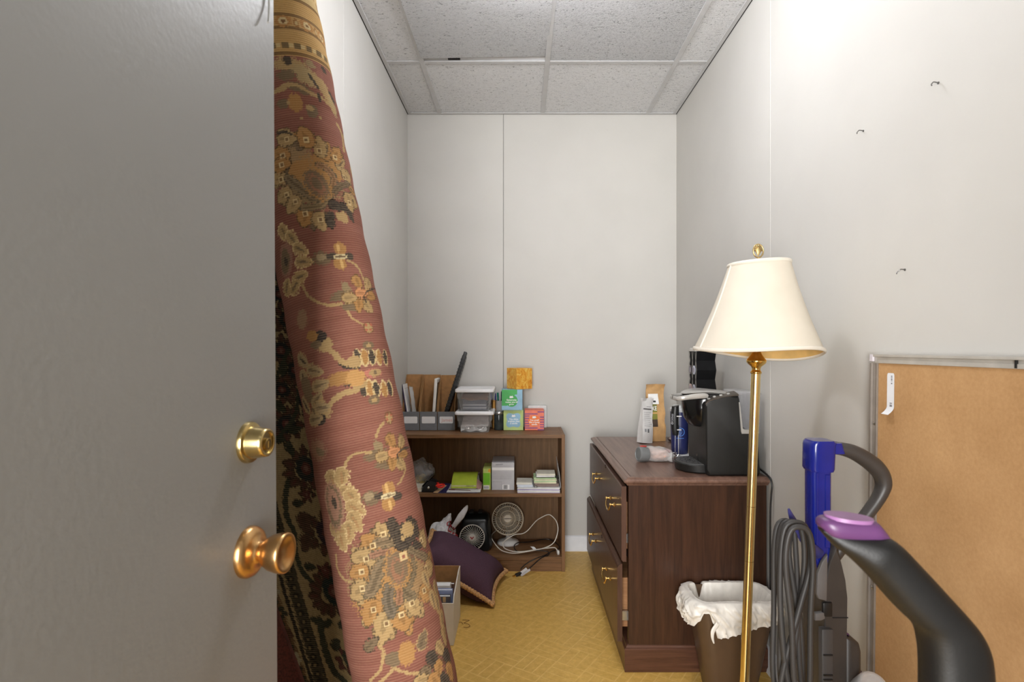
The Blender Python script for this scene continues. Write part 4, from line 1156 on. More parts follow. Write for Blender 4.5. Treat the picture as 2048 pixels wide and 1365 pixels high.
crumple('rubber_band_ball', 'beige string bundle inside the crumpled clear bag', 'string', (at(842, 0, 3.19).x, 3.19, ZM + 0.0335), 0.032, 0.025, 0.033, mat('string_beige', (170, 150, 100), 0.8, var=0.3), 8, 0.35)
b = M(); b.box(-0.66 + 0.032, at(845, 0, 3.1).x, YS + 0.03, 3.20, ZM + 0.0005, ZM + 0.022, 0.001, 1)
tag(obj('note_block', b, mat('cream_block', (232, 226, 208), 0.7)), 'cream block of paper half hidden by the rug on the middle shelf', 'paper')
# stapler-like black hole punch
hp = thing('hole_punch', 'black hole punch with a silver lever lying on the middle shelf', 'hole punch', (at(862, 0, 3.1).x, 3.1, ZM))
b = M()
pz = pxpoly([(843, 985), (846, 976), (852, 968), (862, 962), (872, 966), (871, 986), (868, 987)], 3.06)
pz = [(x, max(z, ZM + 0.0006)) for x, z in pz]
b.prism(pz, 0.07, XZ(3.125), 0.003); obj('body', b, m_black_plastic, hp)
b = M(); b.tube([at(846, 974, 3.07), at(856, 963, 3.10), at(866, 950, 3.16)], [0.010, 0.011, 0.008], 10, 4, flat=0.55, up=(0, 0, 1)); obj('lever', b, m_black_gloss, hp)
b = M(); b.tube([at(856, 961.5, 3.085), at(869, 947.5, 3.15)], [0.0042, 0.0036], 8); obj('silver_bar', b, m_steel, hp)
b = M(); b.lathe([(0.006, 0), (0.006, 0.004), (0.003, 0.006)], frame(at(857, 976, 3.054), (1, 0, 0), (0, -1, 0.2)), 14); obj('rivet', b, m_steel, hp)
# scissors
sc = thing('scissors', 'pair of red handled scissors lying on the middle shelf', 'scissors', (at(877, 0, 3.08).x, 3.08, ZM + 0.02))
m_redp = mat('red_plastic', (214, 48, 36), 0.35)
for px, py, Y in ((871, 970, 3.075), (882, 972.5, 3.055)):
    c = at(px, py, Y); b = M()
    b.tube([c + Vector((0.017 * math.cos(a) , 0.014 * math.sin(a), 0.004 * math.sin(a) + 0.003 * math.cos(a))) for a in [2 * PI * i / 16 for i in range(16)]], 0.0055, 8, 0, closed=True)
    obj('finger_loop', b, m_redp, sc)
for a, e in (((866, 966, 3.09), (851, 957, 3.16)), ((874, 968, 3.09), (857, 955, 3.16))):
    b = M(); b.tube([at(*a), at(*e)], [0.006, 0.001], 4, flat=0.3, up=(0, 0, 1)); obj('blade', b, m_steel, sc)
# navy folder, ruler, papers
b = M(); b.box(at(866, 0, YS).x, at(955, 0, YS).x, YS, 3.25, ZM + 0.0004, ZM + 0.0032, 0.001, 1)
tag(obj('navy_folder', b, mat('navy_folder', (44, 44, 92), 0.6)), 'navy folder lying flat under the white papers on the middle shelf', 'folder')
b = M(); mx = frame(at(871.5, 988, YS - 0.004), at(883, 972, 3.17) - at(871.5, 988, YS - 0.004), (0, 0, 1)); 
b.box(0, 0.16, -0.013, 0.013, 0.0, 0.003, 0.0006, 1, mx=Matrix.Translation((0, 0, ZM + 0.0036 - mx[2][3])) @ frame(Vector((at(871.5, 0, YS).x, YS - 0.003, mx[2][3])), (0.17, 1, 0), (0, 0, 1)))
tag(obj('ruler', b, wood('pale_ruler_wood', (206, 168, 122), (226, 196, 152), 'y', 0.5)), 'short wooden ruler sticking out over the middle shelf edge', 'ruler')
stack('paper_stack', 'loose white papers under the lime notebook on the middle shelf', 'papers', at(893, 0, YS).x, at(960, 0, YS).x, YS + 0.004, 3.22, ZM + 0.0035, [0.0012, 0.0012, 0.002], 3, m_paper)
b = M(); zz_ = ZM + 0.0105
b.tube([Vector((at(897, 0, 3.07).x, 3.075, zz_)), Vector((at(909, 0, 3.07).x, 3.07, zz_)), Vector((at(910, 0, 3.07).x, 3.07, zz_)), Vector((at(941, 0, 3.06).x, 3.058, zz_))], [0.0028, 0.0028, 0.0016, 0.0012], 8)
tag(obj('pencil', b, mat('dark_red_pencil', (110, 50, 40), 0.4)), 'thin dark pencil lying on the white papers before the lime notebook', 'pencil')
ln_ = thing('notebook', 'lime green covered notepad lying on the white papers', 'notepad', (at(927, 0, 3.12).x, 3.12, ZM + 0.01))
x0, x1 = at(903, 0, 3.09).x, at(952, 0, 3.09).x
b = M(); b.box(x0, x1, 3.09, 3.215, ZM + 0.0095, ZM + 0.028, 0.001, 1, mx=Matrix.Identity(4)); obj('pages', b, mat('cream_pages', (224, 218, 180), 0.8), ln_)
b = M()
def lime(u, v):
    return Vector((x0 - 0.002 + (x1 - x0 + 0.004) * u, 3.083 + 0.135 * v, ZM + 0.029 + 0.046 * v + 0.010 * math.sin(PI * v) - 0.012 * (1 - v) ** 3))
b.sheet(lime, 6, 14, 0.002); obj('cover', b, mat('lime_card', (178, 196, 58), 0.6, var=0.03), ln_)
b = M(); b.box((x0 + x1) / 2 + 0.012, x1 - 0.012, 3.0835, 3.087, ZM + 0.0295, ZM + 0.0305); obj('printed_line', b, mat('dark_lime_ink', (120, 130, 50), 0.7), ln_)
stack('paper_stack', 'small stack of white cards behind the lime notepad', 'papers', at(915, 0, 3.22).x, at(958, 0, 3.22).x, 3.222, 3.30, ZM + 0.0035, [0.016, 0.016, 0.02], 5, mat('grey_white_card', (196, 190, 188), 0.8), jit=0.002)
b = M(); b.sheet(lambda u, v: Vector((at(951, 0, 3.15).x + 0.035 * u, 3.09 + 0.10 * v, ZM + 0.0100 + 0.030 * v * (1 - 0.5 * u) + 0.004 * math.sin(5 * u))), 8, 8, 0.001)
tag(obj('pink_slip', b, mat('pale_pink_paper', (196, 150, 142), 0.8)), 'pale pink slip of paper between the lime notepad and green carton', 'paper')
# cartons
gc = thing('small_carton', 'narrow bright green carton with a barcode on the middle shelf', 'carton', (at(974, 0, 3.11).x, 3.15, ZM))
xa, xb = at(966, 0, 3.11).x, at(981.5, 0, 3.11).x
b = M(); b.box(xa, xb, 3.11, 3.27, ZM + 0.0005, ZM + 0.116, 0.001, 1); obj('box', b, mat('yellow_green_card', (190, 206, 110), 0.5), gc)
decal(gc, Matrix(), [[(xa + 0.001, ZM + 0.028), (xb - 0.004, ZM + 0.028), (xb - 0.004, ZM + 0.092), (xa + 0.001, ZM + 0.092)]], 3.1099, mat('vivid_green', (124, 196, 36), 0.5))
decal(gc, Matrix(), [[(xb - 0.016, ZM + 0.100), (xb - 0.0005, ZM + 0.094), (xb - 0.0005, ZM + 0.1155), (xb - 0.012, ZM + 0.113)]], 3.1099, mat('amber_print', (226, 170, 52), 0.5))
decal(gc, Matrix(), [[(xa + 0.002, ZM + 0.003), (xb - 0.008, ZM + 0.003), (xb - 0.008, ZM + 0.024), (xa + 0.002, ZM + 0.024)]], 3.1099, m_white_ink, 'barcode_patch')
decal(gc, Matrix(), [[(xa + 0.004 + i * 0.0028, ZM + 0.007), (xa + 0.0055 + i * 0.0028, ZM + 0.007), (xa + 0.0055 + i * 0.0028, ZM + 0.020), (xa + 0.004 + i * 0.0028, ZM + 0.020)] for i in range(10)], 3.1094, mat('grey_bars', (110, 112, 112), 0.7), 'barcode')
decal(gc, Matrix(), [[(xa + 0.004, ZM + 0.040 + i * 0.008), (xb - 0.010, ZM + 0.040 + i * 0.008), (xb - 0.010, ZM + 0.0408 + i * 0.008), (xa + 0.004, ZM + 0.0408 + i * 0.008)] for i in range(6)], 3.1095, mat('deep_green_ink', (84, 150, 24), 0.6), 'small_print')
gb = thing('small_carton', 'pale grey carton with a barcode beside the green carton', 'carton', (at(1006, 0, 3.11).x, 3.16, ZM))
xa, xb = at(983.5, 0, 3.105).x, at(1028.5, 0, 3.105).x
b = M(); b.box(xa, xb, 3.105, 3.29, ZM + 0.0005, ZM + 0.150, 0.001, 1); obj('box', b, mat('pale_grey_card', (198, 198, 202), 0.5, var=0.02), gb)
decal(gb, Matrix(), [[(xa + 0.001, ZM + 0.108), (xb - 0.001, ZM + 0.108), (xb - 0.001, ZM + 0.123), (xa + 0.001, ZM + 0.123)]], 3.1049, m_white_ink, 'printed_band')
decal(gb, Matrix(), [[(xa + 0.058, ZM + 0.003), (xb - 0.026, ZM + 0.003), (xb - 0.026, ZM + 0.030), (xa + 0.058, ZM + 0.030)]], 3.1049, m_white_ink)
decal(gb, Matrix(), [[(xa + 0.064 + x, ZM + 0.006), (xa + 0.064 + x + wd, ZM + 0.006), (xa + 0.064 + x + wd, ZM + 0.028), (xa + 0.064 + x, ZM + 0.028)] for x, wd in ((0, .0015), (.003, .001), (.0055, .002), (.009, .003), (.0135, .001), (.016, .002), (.019, .0015))], 3.1044, m_ink, 'barcode')
m_lg = mat('faint_grey_ink', (160, 160, 164), 0.7)
decal(gb, Matrix(), [[(xa + 0.004, ZM + z), (xb - 0.014, ZM + z), (xb - 0.014, ZM + z + 0.0008), (xa + 0.004, ZM + z + 0.0008)] for z in (0.060, 0.066, 0.072, 0.078, 0.084, 0.090, 0.096, 0.128, 0.132)] + [[(xa + 0.004, ZM + 0.045), (xa + 0.052, ZM + 0.045), (xa + 0.052, ZM + 0.0465), (xa + 0.004, ZM + 0.0465)], [(xa + 0.0525, ZM + 0.004), (xa + 0.0535, ZM + 0.004), (xa + 0.0535, ZM + 0.048), (xa + 0.0525, ZM + 0.048)], [(xa + 0.02, ZM + 0.1355), (xa + 0.06, ZM + 0.1375), (xa + 0.062, ZM + 0.143), (xa + 0.022, ZM + 0.141)]], 3.1047, m_lg, 'small_print')
# paper pile on the right
X0, X1 = at(1035, 0, YS).x, BR - 0.026
stack('paper_stack', 'thick pile of white papers at the right end of the middle shelf', 'papers', X0, X1, YS, 3.26, ZM + 0.0004, [0.003, 0.004, 0.003, 0.005, 0.004, 0.004, 0.003], 11, [mat('lilac_sheet', (176, 164, 204), 0.7), m_paper, m_paper, mat('off_white_sheet', (226, 226, 230), 0.75)], jit=0.0015)
zp = ZM + 0.0285
stack('card_stack', 'block of white note cards on the left of the paper pile', 'cards', X0 - 0.003, X0 + 0.082, 3.055, 3.17, zp, [0.013, 0.011], 12, [mat('pale_blue_card', (206, 212, 222), 0.7), mat('ivory_card', (222, 220, 208), 0.7)], jit=0.002)
bb_ = thing('box_lid', 'flat grey brown box lid on the right of the paper pile', 'box', (0.15, 3.12, zp))
b = M(); b.box(X0 + 0.092, X1 - 0.004, 3.06, 3.20, zp + 0.0002, zp + 0.018, 0.0015, 1); obj('lid', b, mat('taupe_card', (138, 120, 112), 0.7), bb_)
b = M(); b.lathe([(0.009, 0), (0.010, 0.003), (0.008, 0.008), (0.002, 0.009)], Matrix.Translation((X0 + 0.098, 3.052, zp + 0.0)), 14); obj('clasp', b, m_steel, bb_)
ns = stack('notepad_stack', 'stack of cream and mint notepads on the grey brown lid', 'notepads', X0 + 0.088, X1 - 0.018, 3.055, 3.17, zp + 0.0185, [0.008, 0.007, 0.007, 0.009], 14, [mat('cream_pad', (226, 222, 190), 0.8), mat('mint_pad', (190, 214, 170), 0.8)], jit=0.004)
zq = zp + 0.0185 + 0.033
b = M(); b.box(X0 + 0.100, X1 - 0.03, 3.05, 3.18, zq + 0.0005, zq + 0.003, 0.0005, 1, mx=Matrix.Translation((0, 0, 0))); tag(obj('clipboard', b, mat('black_board', (34, 34, 34), 0.6)), 'thin black board under the white paper block on the right', 'board')
stack('paper_block', 'block of white slips on top of the right hand pile', 'papers', X0 + 0.102, X1 - 0.026, 3.048, 3.15, zq + 0.0035, [0.009, 0.009], 15, [m_paper, mat('ivory_block', (226, 222, 206), 0.7)], jit=0.002)
b = M(); b.tube([Vector((X1 - 0.024, 3.045, zq + 0.002)), Vector((X1 - 0.012, 3.043, zq + 0.010)), Vector((X1 - 0.010, 3.046, zq - 0.004))], 0.0045, 8, 3); tag(obj('binder_clip', b, m_black_plastic), 'small black binder clip on the right hand notepads', 'clip')
b = M(); b.sheet(lambda u, v: Vector((X1 + 0.0055 - 0.009 * v - 0.004 * u, 3.045 + 0.17 * u, ZM + 0.028 + (0.135 - 0.05 * (1 - u)) * v)), 6, 8, 0.0012)
tag(obj('envelope', b, m_paper), 'white envelope leaning upright against the right bookcase side', 'envelope')
# ================================================================== BOTTOM SHELF
# white shopping bag with red lettering
sb = thing('shopping_bag', 'crumpled white plastic shopping bag with red lettering on bottom shelf', 'bag', (at(885, 0, 3.1).x, 3.1, ZL))
m_bag = mat('white_bag_film', (232, 232, 234), 0.35, var=0.04, scale=60, bump=0.25, bscale=45)
bm = bmesh.new(); bmesh.ops.create_icosphere(bm, subdivisions=5, radius=1.0)
b = M(); b.bm.free(); b.bm = bm
cb_ = Vector((at(883, 0, 3.09).x, 3.095, ZL + 0.092))
def bagfn(q):
    n_ = wob(q, 1.5, 0.30, 2) + wob(q, 5, 0.13, 5)
    up = max(0, q.z)
    s = 1 - 0.45 * up
    q2 = Vector((q.x * s + 0.42 * up, q.y * s, q.z)) * (1 + n_.x) + n_ * 0.35
    return Vector((cb_.x + q2.x * 0.070, cb_.y + q2.y * 0.055, max(ZL + 0.001, cb_.z + q2.z * 0.100)))
b.move(bagfn); body_bag = obj('body', b, m_bag, sb, angle=75)
def strap(pts, ws):
    b = M(); b.tube([at(*q) for q in pts], ws, 10, 5, flat=0.28, up=(0, -1, 0)); obj('handle', b, m_bag, sb, angle=70)
strap([(903, 1060, 3.07), (912, 1047, 3.06), (922, 1033, 3.06), (931, 1019, 3.07), (935, 1011, 3.08)], [0.010, 0.014, 0.019, 0.013, 0.003])
strap([(893, 1056, 3.10), (880, 1050, 3.10), (868, 1051, 3.09), (862, 1066, 3.08), (859, 1090, 3.07)], [0.012, 0.014, 0.012, 0.011, 0.009])
m_redink = mat('red_bag_ink', (186, 46, 52), 0.5)
dep = bpy.context.evaluated_depsgraph_get()
def onbag(body, size, px, py, rot, nm='lettering'):
    """lettering laid on the bag: flattened onto the front of the bag surface"""
    me = body_bag.data
    from mathutils.bvhtree import BVHTree
    tree = BVHTree.FromPolygons([v.co.copy() for v in me.vertices], [p_.vertices[:] for p_ in me.polygons])
    c = at(px, py, 3.05)
    t = text(body, size, XZ(2.95) @ Matrix.Translation((c.x, c.z, 0)) @ Matrix.Rotation(rot, 4, 'Z'), m_redink, sb, nm, bold=0.0008, ext=0)
    tm_ = t.data
    bm_ = bmesh.new(); bm_.from_mesh(tm_)
    bmesh.ops.subdivide_edges(bm_, edges=bm_.edges[:], cuts=1, use_grid_fill=False)
    bm_.to_mesh(tm_); bm_.free()
    for v in tm_.vertices:
        h = tree.ray_cast(Vector((v.co.x, 2.9, v.co.z)), Vector((0, 1, 0)))
        v.co.y = (h[0].y - 0.0012) if h[0] else 3.06
    return t
onbag('Ow', 0.036, 901, 1055, -0.55)
onbag('Cvs', 0.046, 905, 1067, -0.75)

# black heater with white spiral grille
ht = thing('fan_heater', 'black fan heater with a white spiral grille on the bottom shelf', 'heater', (-0.262, 3.16, ZL))
hc = Vector((-0.263, 3.105, 0.160)); hz = Vector((0.05, -1, 0.10)).normalized()
mh = frame(hc, (1, 0.05, 0), hz)
b = M()
rings = []
for y, wd, z0, z1 in ((3.115, 0.082, 0.0795, 0.235), (3.130, 0.090, 0.0795, 0.255), (3.16, 0.096, 0.0795, 0.268), (3.20, 0.092, 0.0795, 0.272), (3.25, 0.080, 0.0795, 0.262), (3.265, 0.060, 0.09, 0.24)):
    ring = []
    for q in rrect(-wd, wd, z0, z1, 0.022, 0): 
        taper = 1 - 0.22 * (q.y - z0) / (z1 - z0)
        ring.append(Vector((-0.248 + q.x * taper, y - 0.02 * (q.y - 0.16) * 1.0, q.y)))
    rings.append(ring)
b.loft(rings); obj('body', b, mat('black_heater_shell', (26, 30, 30), 0.3), ht, 40)
b = M(); b.box(-0.285, -0.262, 3.165, 3.235, 0.2705, 0.2755, 0.002, 1); b.box(-0.236, -0.213, 3.165, 3.235, 0.2705, 0.2755, 0.002, 1); obj('control_pad', b, mat('grey_pad', (70, 76, 76), 0.4), ht)
m_gril = mat('ivory_grille', (216, 212, 202), 0.45, var=0.02)
b = M(); R = 0.0665
b.tube([mh @ Vector((R * math.cos(a), R * math.sin(a), 0.012)) for a in [2 * PI * i / 48 for i in range(48)]], 0.0028, 8, closed=True)
for i in range(32):
    a0 = 2 * PI * i / 32
    b.tube([mh @ Vector((r * math.cos(a0 + s), r * math.sin(a0 + s), 0.014 + 0.006 * (1 - r / R))) for r, s in ((0.017, 0), (0.030, 0.30), (0.046, 0.52), (0.0655, 0.66))], 0.0013, 5, 2)
obj('grille', b, m_gril, ht)
b = M(); b.lathe([(0.0175, 0.014), (0.0175, 0.020), (0.015, 0.0225), (0.001, 0.0225)], mh, 28); hub = obj('hub', b, m_gril, ht)
b = M(); b.prism([(-0.012, 0.005), (-0.006, 0.006), (0, -0.001), (0.006, 0.006), (0.012, 0.005), (0.004, -0.004), (0.001, -0.009), (-0.001, -0.009), (-0.004, -0.004)], 0.0005, mh @ Matrix.Translation((0, 0, 0.0223))); obj('emblem', b, mat('red_emblem', (170, 50, 44), 0.5), hub)
b = M(); b.lathe([(0.064, -0.004), (0.064, 0.004), (0.001, 0.004)], mh, 40); obj('dark_bowl', b, m_black_gloss, ht)

# white desk fan
fn_ = thing('desk_fan', 'white round desk fan standing on the bottom shelf', 'fan', (-0.07, 3.24, ZL))
m_fan = mat('ivory_fan_plastic', (226, 214, 192), 0.4, var=0.02)
fx = -0.072
b = M(); b.lathe([(0.062, 0.001), (0.063, 0.006), (0.058, 0.016), (0.042, 0.024), (0.022, 0.029), (0.014, 0.036), (0.012, 0.060), (0.013, 0.075)], Matrix.Translation((fx + 0.002, 3.245, ZL)), 40); obj('base', b, m_white_plastic, fn_, 50)
fcn = Vector((fx, 3.225, ZL + 0.145)); fz = Vector((-0.02, -1, 0.33)).normalized(); mf = frame(fcn, (1, 0, 0), fz)
b = M(); R = 0.088
for r, z in ((R, 0.0), (R * 0.97, 0.020), (0.066, 0.029), (0.042, 0.034)):
    b.tube([mf @ Vector((r * math.cos(a), r * math.sin(a), z)) for a in [2 * PI * i / 48 for i in range(48)]], 0.0026 if r > 0.08 else 0.0019, 6, closed=True)
b.tube([mf @ Vector((R * 0.99 * math.cos(a), R * 0.99 * math.sin(a), -0.022)) for a in [2 * PI * i / 48 for i in range(48)]], 0.0022, 6, closed=True)
for i in range(46):
    a0 = 2 * PI * i / 46
    b.tube([mf @ Vector((r * math.cos(a0 + s), r * math.sin(a0 + s), z)) for r, z, s in ((0.021, 0.036, 0), (0.042, 0.034, -0.22), (0.066, 0.029, -0.42), (0.082, 0.021, -0.5), (0.088, 0.008, -0.5), (0.088, -0.022, -0.5))], 0.0011, 5)
obj('front_grille', b, m_fan, fn_)
b = M()
for i in range(36):
    a0 = 2 * PI * i / 36
    b.tube([mf @ Vector((r * math.cos(a0), r * math.sin(a0), z)) for r, z in ((0.087, -0.022), (0.070, -0.036), (0.03, -0.044))], 0.0012, 5)
obj('rear_grille', b, m_fan, fn_)
b = M(); b.lathe([(0.0215, 0.032), (0.0225, 0.036), (0.020, 0.040), (0.001, 0.0405)], mf, 28); hub = obj('hub', b, m_fan, fn_)
text('LAKEWOOD', 0.0075, mf @ Matrix.Translation((0.001, -0.001, 0.0407)), mat('brown_ink', (74, 56, 40), 0.6), hub, bold=0.0004)
for i in range(4):
    a0 = i * PI / 2 + 0.4; b = M()
    b.sheet(lambda u, v: mf @ Vector(((0.016 + 0.060 * v) * math.cos(a0 + (u - 0.5) * (0.9 + 0.3 * v)), (0.016 + 0.060 * v) * math.sin(a0 + (u - 0.5) * (0.9 + 0.3 * v)), 0.0 + 0.016 * (u - 0.5))), 6, 6, 0.0015)
    obj('blade', b, mat('smoke_blade', (120, 112, 98), 0.4), fn_)
b = M(); b.lathe([(0.024, -0.052), (0.028, -0.045), (0.028, -0.012), (0.020, 0.004), (0.001, 0.006)], mf, 24); obj('motor_housing', b, m_fan, fn_)
b = M(); b.tube([Vector((fx + 0.002, 3.246, ZL + 0.070)), fcn + fz * -0.035], [0.013, 0.012], 14); obj('neck', b, m_white_plastic, fn_)

# white and black flex
m_wflex = mat('white_flex', (226, 220, 208), 0.4); m_bflex = mat('black_flex', (24, 22, 22), 0.4)
wc = thing('power_cord', 'white power cord looping from the desk fan across the bottom shelf', 'cord', (0.05, 3.1, ZL))
pts = [(992, 1062, 3.26), (984, 1070, 3.22), (985, 1081, 3.15), (1000, 1099.5, 3.09), (1017, 1106, 3.06), (1032, 1107, 3.055), (1051, 1104.5, 3.065), (1070, 1101, 3.08), (1088, 1097, 3.10), (1103, 1090, 3.12), (1111, 1080, 3.14), (1116, 1060, 3.15), (1113, 1044, 3.16), (1104, 1033, 3.17), (1096, 1030, 3.17), (1084, 1035, 3.17), (1073, 1042, 3.17), (1064, 1052, 3.17), (1055, 1062, 3.16), (1045, 1068, 3.15), (1030, 1070, 3.14), (1017, 1077, 3.12), (1007, 1085, 3.10), (1006, 1092, 3.09), (1011, 1098.5, 3.085), (1026, 1103.5, 3.07), (1045, 1104, 3.065), (1068, 1100.5, 3.09), (1090, 1097.5, 3.11), (1108, 1096, 3.10), (1113, 1099, 3.08), (1115, 1104, 3.075)]
b = M(); b.tube([Vector((v.x, v.y, max(v.z, ZL + 0.003))) for v in (at(*q) for q in pts)], 0.0026, 8, 4); obj('flex', b, m_wflex, wc)
b = M(); q = at(1116, 1107, 3.07); b.box(-0.006, 0.006, -0.012, 0.012, ZL + 0.001, ZL + 0.022, 0.003, 2, mx=Matrix.Translation((q.x, q.y, 0)) @ Matrix.Rotation(0.2, 4, 'Z')); pl = obj('plug', b, m_white_plastic, wc)
b = M()
for dx in (-0.004, 0.004): b.box(q.x + dx - 0.0008, q.x + dx + 0.0008, q.y - 0.028, q.y - 0.012, ZL + 0.007, ZL + 0.012)
obj('prongs', b, m_steel, pl)
b = M(); b.sheet(lambda u, v: at(1060 + 8 * v + 7 * u, 1094 + 9 * v, 3.12 - 0.02 * v) + Vector((0, 0, 0.004 * math.sin(3 * v))), 3, 6, 0.0006); obj('tag', b, m_paper, wc, label='white paper warning tag')
bk = thing('power_cord', 'black power cord hanging off the bottom shelf to the floor', 'cord', (0.02, 3.05, ZL))
pts = [(1035, 1104, 3.08), (1029, 1098, 3.10), (1029, 1091, 3.13), (1037, 1086, 3.19), (1058, 1085, 3.22), (1076, 1081, 3.26), (1095, 1079, 3.28), (1108, 1084, 3.26), (1117, 1093, 3.2), (1117, 1099, 3.13), (1104, 1103, 3.09), (1092, 1110, 3.05), (1073, 1117.5, 3.022), (1058, 1125, 3.012), (1047, 1133, 3.00), (1041, 1140, 2.99)]
b = M(); b.tube([Vector((v.x, v.y, max(v.z, ZL + 0.003 if v.y > 3.03 else 0.004))) for v in (at(*q) for q in pts)], 0.0027, 8, 4); obj('flex', b, m_bflex, bk)
pts = [(1040, 1104, 3.085), (1062, 1102, 3.085), (1088, 1102.5, 3.075), (1098, 1106, 3.065), (1096, 1112, 3.05), (1084, 1116, 3.025), (1074, 1124, 3.012), (1062, 1135, 2.99), (1056, 1141, 2.985)]
b = M(); b.tube([Vector((v.x, v.y, max(v.z, ZL + 0.003 if v.y > 3.03 else 0.004))) for v in (at(*q) for q in pts)], 0.0027, 8, 4); obj('flex', b, m_bflex, bk)
b = M(); q = at(1037, 1150, 2.975); mx = frame(Vector((q.x, q.y, 0.009)), (0.9, -0.1, 0.25), (0, 0, 1)); b.box(-0.018, 0.016, -0.010, 0.010, -0.007, 0.007, 0.003, 2, mx=mx @ Matrix.Rotation(0.5, 4, 'Z')); pl = obj('plug', b, m_black_plastic, bk)
b = M(); 
for dy in (-0.006, 0.006): b.box(-0.034, -0.018, dy - 0.001, dy + 0.001, -0.003, 0.003, mx=mx @ Matrix.Rotation(0.5, 4, 'Z'))
obj('prongs', b, m_brass, pl)
b = M(); b.sheet(lambda u, v: at(1033 + 19 * v + 4 * u, 1149 - 14 * v + 5 * u, 2.985) + Vector((0, -0.006, 0)), 3, 5, 0.0008); obj('tag', b, m_paper, bk, label='white paper tag on the plug end')
b = M(); b.sheet(lambda u, v: at(1041 + 18 * v + 2 * u, 1149 - 12 * v + 4 * u, 2.975) + Vector((0, -0.006, 0)), 3, 5, 0.0008); obj('tag', b, mat('silver_tag', (206, 206, 214), 0.4), bk)

# ================================================================== PILLOW
pw = thing('throw_pillow', 'dark purple throw pillow with a jute rope edge on the floor', 'pillow', (-0.28, 2.78, 0.0))
A = Vector((-0.130, 2.605, 0.022)); Bc = Vector((-0.078, 2.945, 0.038)); dl = Vector((-0.375, 0.0, 0.205))
ux = dl.copy(); uy = Bc - A; nz_ = uy.cross(ux).normalized()
if nz_.z < 0: nz_ = -nz_
def pil(u, v, s):
    """u,v in -1..1"""
    ku = 1 - 0.13 * (1 - v * v); kv = 1 - 0.13 * (1 - u * u)
    c = A + ux * ((1 + u * ku) / 2) + uy * ((1 + v * kv) / 2)
    h = 0.082 * max(0, (1 - u ** 4)) ** 0.55 * max(0, (1 - v ** 4)) ** 0.55
    q = c + nz_ * h * s
    q = q + nz_ * (wob(q, 9, 0.006, 3).x * (1 - u ** 4) * (1 - v ** 4))
    if q.z < 0.004: q.z = 0.004
    return q
m_pil = mat('purple_linen', (88, 64, 77), 0.9, var=0.08, scale=300, bump=0.25, bscale=700, spec=0.15)
b = M()
for s in (1, -1): b.sheet(lambda u, v, s=s: pil(2 * u - 1, 2 * v - 1, s), 36, 36)
bmesh.ops.remove_doubles(b.bm, verts=b.bm.verts[:], dist=0.0004)
obj('cushion', b, m_pil, pw, angle=80)
rim = [pil(-1 + 2 * i / 40, -1, 0) for i in range(40)] + [pil(1, -1 + 2 * i / 40, 0) for i in range(40)] + [pil(1 - 2 * i / 40, 1, 0) for i in range(40)] + [pil(-1, 1 - 2 * i / 40, 0) for i in range(40)]
cen = pil(0, 0, 0)
rim = [q + (q - cen).normalized() * 0.007 for q in rim]
for q in rim: q.z = max(q.z, 0.0115)
b = M(); N_ = len(rim)
dense, _ = catmull(rim, [1] * N_, 4, True)
b.tube(dense, [0.0105 + 0.0011 * math.sin(i * 1.1) for i in range(len(dense))], 10, 0, closed=True)
obj('rope_edge', b, mat('jute_rope', (196, 152, 102), 0.85, var=0.22, scale=160, bump=0.6, bscale=260), pw, angle=70)

# ================================================================== WHITE FILE BOX with books
fb_ = thing('file_box', 'white cardboard file box of books on the floor by the rug', 'file box', (-0.39, 2.4, 0))
X0, X1, Y0, Y1 = -0.52, -0.2665, 2.275, 2.53
zb_, zf_ = 0.224, 0.182
m_wcard = mat('white_box_card', (222, 217, 208), 0.7, var=0.02)
th = 0.004
b = M(); b.box(X0, X1, Y1 - th, Y1, 0.001, zb_, 0.001, 1); obj('back_panel', b, m_kraft, fb_)
b = M(); b.box(X0, X1, Y0, Y0 + th, 0.001, zf_ - 0.012, 0.001, 1); obj('front_panel', b, m_wcard, fb_)
for xa in (X0, X1 - th):
    b = M(); b.prism([(Y0 + th, 0.001), (Y1 - th, 0.001), (Y1 - th, zb_), (Y1 - 0.05, zb_), (Y0 + 0.03, zf_ + 0.010), (Y0 + th, zf_ - 0.012)], th, Matrix(((0, 0, 1, xa), (1, 0, 0, 0), (0, 1, 0, 0), (0, 0, 0, 1))))
    obj('side_panel', b, m_wcard, fb_)
b = M(); b.box(X0 + th, X1 - th, Y0 + th, Y1 - th, 0.001, 0.005); obj('base_panel', b, m_kraft, fb_)
def book(x0, x1, y0, y1, z1, cov, label, strip=None):
    t = thing('book', label, 'book', ((x0 + x1) / 2, (y0 + y1) / 2, 0.006), 'books in the white file box')
    b = M(); b.box(x0, x1, y0, y0 + 0.0015, 0.006, z1, 0.0005, 1); b.box(x0, x1, y1 - 0.0015, y1, 0.006, z1, 0.0005, 1); b.box(x0, x0 + 0.0015, y0, y1, 0.006, z1, 0.0005, 1); obj('cover', b, cov, t)
    b = M(); b.box(x0 + 0.002, x1 - 0.003, y0 + 0.0018, y1 - 0.0018, 0.008, z1 - 0.003); obj('pages', b, m_paper, t)
    return t
book(-0.455, -0.282, 2.292, 2.312, 0.190, mat('dark_photo_cover', (74, 74, 82), 0.4, var=0.5, scale=22), 'front book in the white box, dark grey pictured cover')
for i in range(4):
    b = M(); b.box(-0.372 + i * 0.020, -0.360 + i * 0.020, 2.2912, 2.2918, 0.166, 0.188); o = obj('printed_block', b, [mat('cream_block_print', (206, 176, 132), 0.6), mat('grey_block_print', (150, 160, 178), 0.6)][i in (0,)], bpy.data.objects['book'])
book(-0.46, -0.276, 2.316, 2.334, 0.205, mat('light_blue_cover', (150, 166, 206), 0.5), 'light blue book second from the front of the box')
